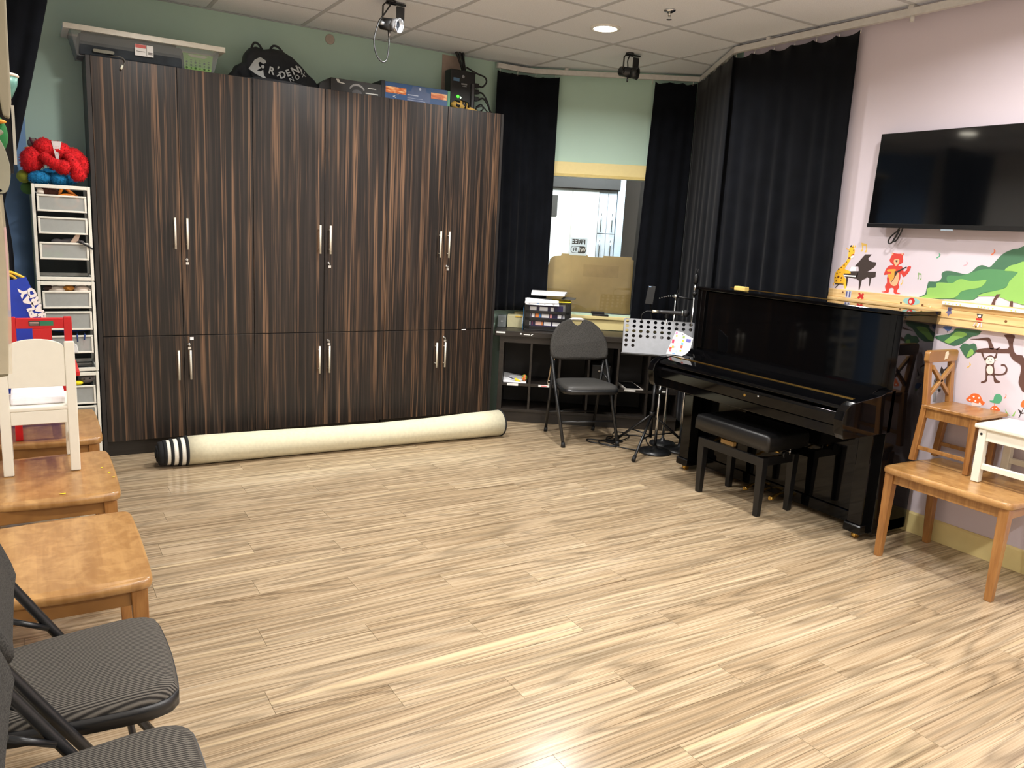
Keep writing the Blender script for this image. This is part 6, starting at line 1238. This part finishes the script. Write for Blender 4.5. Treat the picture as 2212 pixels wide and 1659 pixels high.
# ================================================================ wall decals (flat vinyl stickers on the right wall)
DECALS={
'giraffe':[('body','yel',1,0,[(2.988,1.53),(2.987,1.501),(2.989,1.482),(3.007,1.453),(3.037,1.424),(3.056,1.401),(3.063,1.377),(3.06,1.344),(3.049,1.333),(3.012,1.33),(2.992,1.326),(2.986,1.308),(2.971,1.312),(2.974,1.342),(2.982,1.362),(2.999,1.379),(3.004,1.39),(2.987,1.392),(2.963,1.393),(2.955,1.403),(2.966,1.412),(2.988,1.418),(2.999,1.423),(2.988,1.442),(2.969,1.476),(2.964,1.496),(2.951,1.506),(2.948,1.532),(2.961,1.552),(2.981,1.551)]),
('horn','yel',0,0,[(2.967,1.549),(2.965,1.564),(2.959,1.562),(2.957,1.549)]),
('horn','yel',0,0,[(2.954,1.55),(2.95,1.564),(2.945,1.562),(2.95,1.547)]),
('ear','yel',0,0,[(2.99,1.539),(3.007,1.544),(3.003,1.537),(2.988,1.532)]),
('mane','drk',0,1,[(2.983,1.551),(2.979,1.562),(2.971,1.563),(2.971,1.553)]),
('muzzle','whi',1,1,[(2.965,1.499),(2.95,1.504),(2.952,1.491),(2.968,1.487)]),
('mouth','red',0,2,[(2.971,1.505),(2.95,1.513),(2.948,1.508),(2.96,1.502)]),
('eye','drk',1,2,[(2.987,1.526),(2.985,1.53),(2.981,1.526),(2.983,1.522)]),
('eye','drk',1,2,[(2.957,1.533),(2.955,1.538),(2.952,1.534),(2.954,1.529)]),
('spot','brn',1,1,[(2.984,1.484),(2.981,1.492),(2.974,1.491),(2.976,1.482)]),
('spot','brn',1,1,[(2.995,1.461),(2.993,1.465),(2.989,1.465),(2.99,1.46)]),
('spot','brn',1,1,[(3.01,1.441),(3.007,1.447),(3.002,1.446),(3.003,1.44)]),
('spot','brn',1,1,[(3.027,1.425),(3.025,1.432),(3.02,1.431),(3.021,1.424)]),
('spot','brn',1,1,[(3.043,1.413),(3.041,1.421),(3.035,1.419),(3.036,1.412)]),
('spot','brn',1,1,[(3.03,1.397),(3.028,1.403),(3.023,1.402),(3.024,1.396)]),
('spot','brn',1,1,[(3.052,1.389),(3.049,1.396),(3.044,1.395),(3.045,1.388)]),
('spot','brn',1,1,[(3.042,1.367),(3.038,1.379),(3.028,1.377),(3.03,1.365)]),
('spot','brn',1,1,[(3.059,1.363),(3.057,1.37),(3.051,1.369),(3.053,1.362)]),
('spot','brn',1,1,[(3.018,1.364),(3.015,1.373),(3.008,1.371),(3.009,1.363)]),
('spot','brn',1,1,[(3.05,1.344),(3.048,1.351),(3.043,1.35),(3.044,1.343)]),
('spot','brn',1,1,[(3.017,1.347),(3.015,1.353),(3.01,1.352),(3.011,1.346)]),
('tail','yel',0,0,[(3.057,1.341),(3.065,1.33),(3.063,1.318),(3.058,1.318),(3.06,1.33),(3.054,1.336)]),
('stool','drk',0,2,[(3.051,1.333),(2.992,1.335),(2.993,1.33),(3.022,1.328),(3.043,1.305),(3.048,1.306),(3.031,1.328),(3.049,1.327)])],
'piano':[('lid','drk',0,0,[(2.934,1.441),(2.876,1.514),(2.835,1.516),(2.854,1.49),(2.844,1.48),(2.824,1.474),(2.803,1.473),(2.797,1.463),(2.807,1.445),(2.835,1.423),(2.847,1.416),(2.848,1.379),(2.875,1.365),(2.878,1.338),(2.881,1.309),(2.888,1.308),(2.894,1.36),(2.909,1.368),(2.915,1.388),(2.904,1.418),(2.91,1.441)]),
('keyboard','drk',0,0,[(3.001,1.391),(2.998,1.395),(2.954,1.398),(2.959,1.41),(2.906,1.415),(2.908,1.383),(2.912,1.369),(2.967,1.374),(2.969,1.322),(2.973,1.321),(2.981,1.373),(2.995,1.379)]),
('keys','whi',0,1,[(2.998,1.387),(2.919,1.388),(2.919,1.38),(2.998,1.379)]),
('score','whi',0,1,[(2.963,1.411),(2.957,1.437),(2.922,1.439),(2.923,1.414)]),
('tail','drk',0,0,[(2.847,1.416),(2.793,1.42),(2.791,1.39),(2.817,1.38),(2.82,1.336),(2.824,1.336),(2.829,1.38),(2.849,1.387)])],
'bear':[('body','rd2',1,0,[(2.701,1.472),(2.719,1.488),(2.71,1.516),(2.711,1.532),(2.7,1.531),(2.677,1.529),(2.653,1.53),(2.64,1.531),(2.642,1.514),(2.637,1.484),(2.658,1.469),(2.66,1.461),(2.642,1.462),(2.631,1.449),(2.624,1.433),(2.609,1.442),(2.606,1.461),(2.586,1.463),(2.593,1.435),(2.618,1.403),(2.635,1.418),(2.641,1.42),(2.639,1.395),(2.645,1.364),(2.638,1.345),(2.649,1.319),(2.624,1.31),(2.653,1.306),(2.666,1.314),(2.669,1.334),(2.683,1.338),(2.697,1.329),(2.697,1.311),(2.722,1.308),(2.741,1.31),(2.716,1.318),(2.724,1.343),(2.715,1.364),(2.719,1.389),(2.718,1.409),(2.739,1.406),(2.739,1.419),(2.731,1.442),(2.715,1.46),(2.694,1.464)]),
('belly','pch',1,1,[(2.69,1.4),(2.702,1.382),(2.693,1.36),(2.673,1.349),(2.655,1.355),(2.648,1.375),(2.648,1.403),(2.652,1.422),(2.672,1.424)]),
('muzzle','pch',1,1,[(2.69,1.495),(2.663,1.498),(2.66,1.48),(2.675,1.46),(2.69,1.478)]),
('nose','drk',1,2,[(2.683,1.49),(2.671,1.493),(2.67,1.485),(2.675,1.481)]),
('lute','org',1,2,[(2.725,1.434),(2.712,1.439),(2.674,1.442),(2.672,1.429),(2.669,1.401),(2.684,1.381),(2.698,1.377),(2.709,1.393),(2.718,1.412),(2.699,1.416),(2.7,1.427),(2.719,1.426)]),
('lute_neck','drk',0,3,[(2.691,1.369),(2.674,1.395),(2.677,1.432),(2.665,1.432),(2.612,1.462),(2.609,1.458),(2.658,1.427),(2.673,1.393),(2.687,1.369)]),
('ear','pch',1,1,[(2.708,1.519),(2.709,1.53),(2.7,1.525)]),
('ear','pch',1,1,[(2.65,1.522),(2.651,1.533),(2.643,1.528)])],
'note_gold':[('note','gld',0,0,[(2.912,1.58),(2.875,1.573),(2.869,1.533),(2.873,1.525),(2.882,1.527),(2.883,1.533),(2.875,1.539),(2.879,1.562),(2.899,1.564),(2.895,1.538),(2.897,1.529),(2.908,1.529),(2.909,1.535),(2.901,1.542)])],
'note_green':[('note','grn',0,0,[(2.542,1.434),(2.521,1.43),(2.516,1.402),(2.518,1.395),(2.524,1.397),(2.524,1.401),(2.52,1.405),(2.523,1.422),(2.534,1.423),(2.531,1.405),(2.532,1.398),(2.538,1.398),(2.539,1.403),(2.534,1.407)])],
'note_teal':[('note','tea',0,0,[(2.442,1.545),(2.431,1.537),(2.432,1.529),(2.435,1.526),(2.442,1.517),(2.452,1.516),(2.45,1.52),(2.439,1.528),(2.438,1.534)])],
'note_coral':[('note','cor',0,0,[(2.164,1.58),(2.152,1.571),(2.153,1.562),(2.156,1.559),(2.163,1.549),(2.173,1.548),(2.172,1.553),(2.161,1.561),(2.159,1.568)])],
'note_pink':[('note','pnk',0,0,[(2.29,1.51),(2.277,1.504),(2.279,1.497),(2.283,1.494),(2.291,1.486),(2.303,1.485),(2.3,1.489),(2.287,1.496),(2.285,1.501)])],
'note_amber':[('note','gld',0,0,[(2.189,0.995),(2.179,0.988),(2.18,0.98),(2.183,0.977),(2.189,0.968),(2.198,0.966),(2.196,0.97),(2.186,0.979),(2.185,0.985)])],
'note_red':[('note','cor',0,0,[(1.987,0.87),(1.981,0.864),(1.981,0.857),(1.983,0.854),(1.986,0.846),(1.99,0.845),(1.99,0.849),(1.985,0.856),(1.984,0.861)])],
'note_lime':[('note','gld',0,0,[(2.627,1.391),(2.619,1.382),(2.619,1.373),(2.621,1.37),(2.626,1.36),(2.633,1.36),(2.632,1.364),(2.624,1.373),(2.624,1.379)])],
'tree':[('canopy','dgr',1,0,[(2.526,1.291),(2.485,1.319),(2.479,1.347),(2.475,1.386),(2.464,1.391),(2.424,1.395),(2.405,1.415),(2.409,1.438),(2.393,1.452),(2.367,1.455),(2.331,1.451),(2.292,1.445),(2.27,1.448),(2.247,1.465),(2.231,1.485),(2.211,1.495),(2.193,1.494),(2.167,1.489),(2.144,1.519),(2.115,1.557),(2.077,1.58),(2.048,1.586),(2.01,1.58),(1.969,1.337),(2.01,1.324),(2.045,1.329),(2.093,1.344),(2.136,1.345),(2.189,1.34),(2.209,1.327),(2.233,1.315),(2.354,1.307)]),
('leaf_light','lgr',1,2,[(2.518,1.294),(2.473,1.32),(2.472,1.355),(2.427,1.363),(2.427,1.387),(2.388,1.392),(2.341,1.394),(2.321,1.411),(2.295,1.418),(2.257,1.412),(2.213,1.416),(2.174,1.424),(2.178,1.404),(2.203,1.381),(2.264,1.365),(2.295,1.349),(2.307,1.328),(2.343,1.312),(2.433,1.304)]),
('leaf_light','lgr',1,2,[(2.093,1.476),(2.074,1.499),(2.042,1.511),(1.999,1.514),(1.968,1.334),(2.01,1.324),(2.045,1.329),(2.093,1.344),(2.136,1.345),(2.2,1.339),(2.174,1.356),(2.123,1.372),(2.073,1.393),(2.061,1.425),(2.031,1.466),(2.035,1.473),(2.06,1.476)]),
('leaf_mid','mgr',1,1,[(2.374,1.429),(2.306,1.435),(2.245,1.458),(2.186,1.477),(2.105,1.479),(2.032,1.473),(2.052,1.429),(2.074,1.395),(2.123,1.372),(2.188,1.355),(2.209,1.329),(2.24,1.313),(2.316,1.314),(2.302,1.344),(2.264,1.365),(2.203,1.381),(2.178,1.404),(2.174,1.424),(2.213,1.416),(2.257,1.412),(2.295,1.418),(2.321,1.411),(2.341,1.394),(2.369,1.395)]),
('trunk','trk',0,3,[(2.129,1.302),(2.122,1.328),(2.111,1.357),(2.091,1.359),(2.1,1.345),(2.111,1.326),(2.111,1.302)]),
('trunk','trk',0,3,[(2.041,1.304),(2.04,1.33),(2.028,1.331),(2.025,1.302)]),
('trunk','trk',1,2,[(2.041,1.16),(1.993,1.165),(1.994,1.127),(1.985,1.092),(1.968,1.073),(1.928,1.057),(1.902,0.899),(1.929,0.923),(1.937,0.947),(1.935,0.998),(1.943,1.026),(1.977,1.042),(2.001,1.067),(2.009,1.073),(2.16,1.053),(2.155,1.069),(2.107,1.084),(2.013,1.095),(2.022,1.137)]),
('branch','trk',1,2,[(2.204,1.116),(2.171,1.117),(2.124,1.12),(2.111,1.109),(2.099,1.081),(2.078,1.083),(2.096,1.115),(2.108,1.134),(2.126,1.135),(2.164,1.124)]),
('twig','trk',0,2,[(2.071,1.082),(2.055,1.096),(2.051,1.093),(2.061,1.08)]),
('leaf_dark','dgr',1,1,[(2.387,1.096),(2.381,1.108),(2.324,1.124),(2.296,1.143),(2.28,1.161),(2.164,1.165),(2.158,1.155),(2.167,1.142),(2.202,1.126),(2.228,1.099),(2.244,1.085),(2.276,1.069),(2.304,1.071),(2.357,1.084)]),
('leaf_light','lgr',1,2,[(2.335,1.083),(2.31,1.111),(2.277,1.144),(2.227,1.142),(2.232,1.126),(2.274,1.102),(2.305,1.078)]),
('leaf_dark','dgr',1,1,[(2.249,1.066),(2.233,1.089),(2.203,1.088),(2.182,1.097),(2.167,1.086),(2.161,1.056),(2.179,1.034),(2.206,1.015),(2.248,1.062)]),
('leaf_light','lgr',1,2,[(2.206,1.017),(2.203,1.042),(2.192,1.065),(2.177,1.058),(2.178,1.038)])],
'monkey':[('body','trk',1,0,[(2.14,1.056),(2.13,1.058),(2.116,1.03),(2.103,1.043),(2.087,1.05),(2.07,1.045),(2.065,1.068),(2.059,1.069),(2.06,1.032),(2.067,1.008),(2.058,0.976),(2.055,0.958),(2.042,0.934),(2.023,0.925),(2.029,0.916),(2.05,0.918),(2.06,0.946),(2.077,0.948),(2.088,0.942),(2.086,0.914),(2.109,0.9),(2.114,0.907),(2.096,0.92),(2.098,0.946),(2.104,0.983),(2.104,1.005),(2.116,1.019)]),
('face','skn',1,1,[(2.109,1.012),(2.102,1.036),(2.085,1.042),(2.07,1.034),(2.067,1.016),(2.079,1.004),(2.097,1.003)]),
('belly','skn',1,1,[(2.098,0.976),(2.092,0.994),(2.078,0.997),(2.066,0.982),(2.066,0.96),(2.078,0.953),(2.091,0.959)]),
('ear','skn',1,1,[(2.064,1.035),(2.058,1.039),(2.055,1.031),(2.061,1.026)]),
('tail','trk',1,0,[(2.056,0.961),(2.029,0.963),(2.01,0.974),(2.006,0.993),(2.016,1.006),(2.031,1.005),(2.031,1.012),(2.013,1.014),(1.998,0.994),(2.002,0.968),(2.025,0.957),(2.052,0.953)]),
('eye','drk',1,2,[(2.098,1.027),(2.097,1.031),(2.095,1.028),(2.096,1.024)]),
('eye','drk',1,2,[(2.083,1.03),(2.082,1.034),(2.08,1.03),(2.081,1.026)]),
('mouth','drk',0,2,[(2.092,1.015),(2.079,1.018),(2.081,1.014)])],
'mush':[('cap','ora',1,0,[(2.173,0.805),(2.162,0.819),(2.147,0.837),(2.125,0.842),(2.105,0.834),(2.09,0.811),(2.079,0.806),(2.083,0.791),(2.105,0.787),(2.135,0.79),(2.166,0.795)]),
('stem','skn',0,1,[(2.145,0.783),(2.139,0.793),(2.091,0.792),(2.096,0.781),(2.136,0.774)]),
('dot','whi',1,2,[(2.142,0.822),(2.138,0.828),(2.132,0.824),(2.136,0.818)]),
('dot','whi',1,2,[(2.115,0.822),(2.111,0.828),(2.105,0.824),(2.109,0.818)]),
('dot','whi',1,2,[(2.159,0.802),(2.155,0.808),(2.149,0.804),(2.153,0.798)]),
('dot','whi',1,2,[(2.13,0.802),(2.126,0.808),(2.12,0.804),(2.124,0.798)]),
('dot','whi',1,2,[(2.107,0.794),(2.103,0.8),(2.097,0.796),(2.101,0.79)])],
'mush2':[('cap','ora',1,0,[(2.047,0.778),(2.037,0.794),(2.02,0.8),(2.004,0.788),(1.999,0.78),(2.023,0.776)]),
('dot','whi',1,1,[(2.039,0.782),(2.036,0.786),(2.032,0.784),(2.035,0.779)]),
('dot','whi',1,1,[(2.022,0.786),(2.019,0.79),(2.015,0.787),(2.018,0.783)])],
'bird':[('body','tea',1,0,[(2.057,0.82),(2.04,0.825),(2.038,0.845),(2.028,0.86),(2.009,0.86),(1.999,0.842),(2.005,0.818),(2.025,0.812),(2.047,0.813)]),
('leg','cor',0,0,[(2.033,0.812),(2.03,0.812),(2.028,0.8),(2.031,0.799)])],
'bird2':[('body','blu',1,0,[(2.356,1.151),(2.346,1.164),(2.311,1.165),(2.308,1.157),(2.319,1.142),(2.335,1.142),(2.348,1.152)]),
('leg','drk',0,0,[(2.331,1.142),(2.328,1.142),(2.326,1.132),(2.329,1.132)])],
'zebra':[('head','drk',1,0,[(2.329,0.949),(2.319,0.937),(2.308,0.941),(2.304,0.951),(2.294,0.941),(2.28,0.928),(2.282,0.916),(2.301,0.909),(2.311,0.899),(2.323,0.908),(2.333,0.922)]),
('cheek','whi',1,1,[(2.313,0.922),(2.303,0.932),(2.292,0.93),(2.283,0.92),(2.292,0.902),(2.307,0.899)]),
('eye','whi',1,2,[(2.311,0.922),(2.306,0.929),(2.299,0.925),(2.304,0.918)]),
('body','gry',1,0,[(2.354,0.891),(2.334,0.918),(2.315,0.898),(2.318,0.866),(2.319,0.826),(2.349,0.811),(2.36,0.825)]),
('stripe','drk',0,1,[(2.358,0.866),(2.354,0.873),(2.334,0.843),(2.336,0.83)]),
('stripe','drk',0,1,[(2.351,0.875),(2.347,0.882),(2.329,0.846),(2.331,0.833)]),
('stripe','drk',0,1,[(2.343,0.885),(2.339,0.891),(2.324,0.849),(2.326,0.836)]),
('stripe','drk',0,1,[(2.336,0.894),(2.332,0.901),(2.318,0.852),(2.32,0.839)]),
('hoof','drk',0,1,[(2.329,0.824),(2.314,0.831),(2.313,0.815),(2.323,0.811)]),
('leg','gry',0,0,[(2.352,0.807),(2.333,0.811),(2.331,0.753),(2.347,0.749)]),
('arm','drk',0,0,[(2.28,0.881),(2.263,0.916),(2.264,0.9),(2.275,0.874)]),
('hand','whi',0,0,[(2.289,0.875),(2.264,0.864),(2.264,0.852),(2.281,0.861)])],
'flower':[('petal','blu',1,0,[(2.301,0.837),(2.281,0.837),(2.267,0.824),(2.268,0.804),(2.284,0.805),(2.293,0.823)]),
('stem','grn',0,0,[(2.282,0.803),(2.268,0.804),(2.269,0.788),(2.277,0.787)])],
'flower2':[('petal','ora',1,0,[(1.908,0.824),(1.904,0.851),(1.894,0.853),(1.889,0.823)]),
('stem','drk',0,0,[(1.893,0.82),(1.89,0.821),(1.904,0.764),(1.908,0.765)]),
('leaf','drk',0,0,[(1.903,0.785),(1.918,0.807),(1.906,0.803),(1.897,0.792),(1.884,0.796),(1.89,0.788)])],
'grass':[('blade','lgr',0,0,[(1.978,0.794),(1.951,0.766),(1.961,0.764)]),
('blade','lgr',0,0,[(1.925,0.798),(1.929,0.768),(1.94,0.765)])],
}
DC = {'yel': (248, 190, 48), 'drk': (58, 46, 42), 'brn': (110, 62, 28), 'whi': (246, 244, 242), 'red': (170, 52, 40), 'rd2': (206, 62, 52), 'pch': (246, 178, 134), 'org': (240, 160, 62), 'gld': (230, 190, 96), 'grn': (140, 168, 120), 'tea': (84, 164, 124), 'cor': (232, 130, 96), 'pnk': (234, 170, 180), 'dgr': (70, 112, 84), 'mgr': (84, 140, 92), 'lgr': (142, 190, 96), 'trk': (92, 62, 54), 'skn': (240, 222, 216), 'ora': (236, 110, 50), 'blu': (90, 116, 180), 'gry': (150, 146, 148)}
INFO = {'giraffe': ('giraffe_decal', 'yellow spotted giraffe decal sitting at the painted piano'), 'piano': ('grand_piano_decal', 'brown grand piano decal played by the giraffe'), 'bear': ('bear_decal', 'red bear decal strumming a lute above the pine rail'),
    'note_gold': ('music_note_decal', 'gold double music note decal over the giraffe’s piano'), 'note_green': ('music_note_decal', 'pale green double music note decal between bear and tree'), 'note_teal': ('music_note_decal', 'small teal music note decal under the television badge'),
    'note_coral': ('music_note_decal', 'small coral music note decal above the tree top'), 'note_pink': ('music_note_decal', 'tiny pink music note decal left of the coral one'), 'note_amber': ('music_note_decal', 'amber music note decal beside the cross-back chair'), 'note_red': ('music_note_decal', 'tiny red music note decal beside the green bird'), 'note_lime': ('music_note_decal', 'faint gold music note decal beside the bear’s hip'),
    'tree': ('tree_decal', 'big green tree decal with brown trunk and branches'), 'monkey': ('monkey_decal', 'brown monkey decal hanging from the tree branch'), 'mush': ('mushroom_decal', 'large orange spotted mushroom decal'), 'mush2': ('mushroom_decal', 'small orange mushroom decal under the green bird'), 'bird': ('bird_decal', 'round green bird decal singing on a mushroom'), 'bird2': ('bird_decal', 'blue bird decal just under the pine rail'),
    'zebra': ('zebra_decal', 'striped zebra decal behind the cross-back chair'), 'flower': ('flower_decal', 'blue flower decal beside the zebra'), 'flower2': ('flower_decal', 'orange flower decal with a dark stem above the white stool'), 'grass': ('grass_decal', 'green grass blades decal above the white stool')}
for k, L in DECALS.items():
    nm, lb = INFO[k]; ys = [p[0] for q in L for p in q[4]]; zs = [p[1] for q in L for p in q[4]]
    t = thing(nm, lb, 'wall decal', (XB - 0.001, sum(ys) / len(ys), min(zs)), 0, 'animal wall decals')
    for (pn, c, sm, lay, P) in L:
        if sm: P = smooth_poly(P, 3)
        part(t, pn, MB().prism(P, 'x', XB - 0.0008 - 0.0007 * lay, XB - 0.0002 - 0.0005 * lay), M('decal_' + c, DC[c], 0.55, var=0.015), world=True)

# ================================================================ toy shelf on the left wall, close to the camera
t = thing('wall_toy_shelf', 'cream wall shelf with rounded cheeks seen edge-on at the left border', 'shelf', (-0.16, 1.6, 1.25))
SHM = M('shelf_cream', (150, 143, 122), 0.5, var=0.05, nscale=20)
up_ = [(-0.30, 2.35), (-0.005, 2.35), (-0.006, 1.95), (-0.008, 1.80), (-0.009, 1.705), (-0.013, 1.678), (-0.022, 1.682), (-0.030, 1.75), (-0.05, 1.95), (-0.30, 1.95)]
part(t, 'cheek', MB().prism([(x, z) for x, z in up_], 'y', 1.585, 1.612), SHM, 0.003, world=True)
lo_ = smooth_poly([(-0.30, 1.66), (-0.045, 1.655), (-0.028, 1.640), (-0.018, 1.612), (-0.016, 1.585), (-0.022, 1.560), (-0.035, 1.556), (-0.05, 1.565), (-0.30, 1.58)], 4)
part(t, 'rounded_cheek', MB().prism(lo_, 'y', 1.50, 1.52), M('shelf_sage', (146, 144, 126), 0.5), 0.003, world=True)
part(t, 'shelf_board', MB().box(-0.30, 1.60, 1.605, -0.02, 1.95, 1.617), M('shelf_dark', (44, 40, 38), 0.6), world=True)
part(t, 'white_edge', MB().hexa([(-0.0125, 1.90, 1.617), (-0.0075, 1.90, 1.617), (-0.0075, 1.905, 1.617), (-0.0125, 1.905, 1.617)], [(-0.0115, 1.90, 1.73), (-0.0065, 1.90, 1.73), (-0.0065, 1.905, 1.73), (-0.0115, 1.905, 1.73)]), WHITEP, world=True)
part(t, 'upper_board', MB().box(-0.30, 1.70, 1.711, -0.02, 1.90, 1.7235), M('shelf_dark', (44, 40, 38), 0.6), world=True)
part(t, 'back_panel', MB().box(-0.29, 1.91, 1.60, -0.014, 1.92, 1.80), M('shelf_back_dark', (36, 32, 31), 0.7), world=True)
part(t, 'wall_bracket', MB().box(-0.30, 1.58, 1.30, -0.28, 1.92, 2.35), SHM, world=True)
t = thing('teal_bowl', 'white bowl with a teal glaze standing on the left wall shelf', 'bowl', (-0.02, 1.78, 1.724))
part(t, 'bowl_body', MB().lathe([(0.012, 0.0), (0.022, 0.008), (0.031, 0.030), (0.033, 0.046), (0.030, 0.046), (0.026, 0.03), (0.002, 0.012)], (-0.030, 1.79, 1.724), 24), M('bowl_teal', (110, 160, 150), 0.3, var=0.25, nscale=60), world=True)
part(t, 'rim', MB().tube([(-0.030 + 0.032 * math.cos(2 * PI * k / 24), 1.79 + 0.032 * math.sin(2 * PI * k / 24), 1.771) for k in range(24)], 0.003, 6, True), M('bowl_cream', (236, 222, 206), 0.4), world=True)
t = thing('green_parrot', 'green plush parrot with an orange beak on the left wall shelf', 'plush toy', (-0.05, 1.75, 1.617))
part(t, 'plush_body', MB().ell((-0.052, 1.76, 1.662), (0.034, 0.034, 0.044), 14, 10), M('parrot_green', (22, 104, 46), 0.9, bump=0.4, nscale=120), world=True)
part(t, 'beak', MB().ell((-0.029, 1.738, 1.684), (0.010, 0.008, 0.004), 10, 6), M('parrot_orange', (240, 160, 50), 0.6), world=True)
part(t, 'wing', MB().ell((-0.050, 1.732, 1.655), (0.012, 0.008, 0.014), 10, 7), M('parrot_red', (230, 84, 50), 0.8), world=True); part(t, 'foot', MB().ell((-0.034, 1.735, 1.624), (0.010, 0.008, 0.007), 10, 6), M('parrot_red', (230, 84, 50), 0.8), world=True)
t = thing('packaged_card', 'tall brown card in clear wrapping hanging edge-on below the left shelf', 'package', (-0.10, 1.6, 1.25))
part(t, 'card', MB().prism([(-0.28, 1.55), (-0.034, 1.552), (-0.032, 1.455), (-0.035, 1.34), (-0.040, 1.245), (-0.055, 1.243), (-0.28, 1.25)], 'y', 1.60, 1.635), M('package_card', (128, 120, 96), 0.5, var=0.15, nscale=18), 0.002, world=True)
part(t, 'clear_wrap', MB().prism([(-0.28, 1.552), (-0.030, 1.555), (-0.027, 1.455), (-0.030, 1.34), (-0.034, 1.25), (-0.28, 1.25)], 'y', 1.594, 1.598), mat_frost('wrap_film', (226, 216, 190), 0.35), world=True)
part(t, 'colour_edge', MB().hexa([(-0.0330, 1.60, 1.36), (-0.0305, 1.60, 1.36), (-0.0305, 1.632, 1.36), (-0.033, 1.632, 1.36)], [(-0.0315, 1.60, 1.50), (-0.029, 1.60, 1.50), (-0.029, 1.632, 1.50), (-0.0315, 1.632, 1.50)]), M('edge_pink', (226, 130, 190), 0.5), world=True)
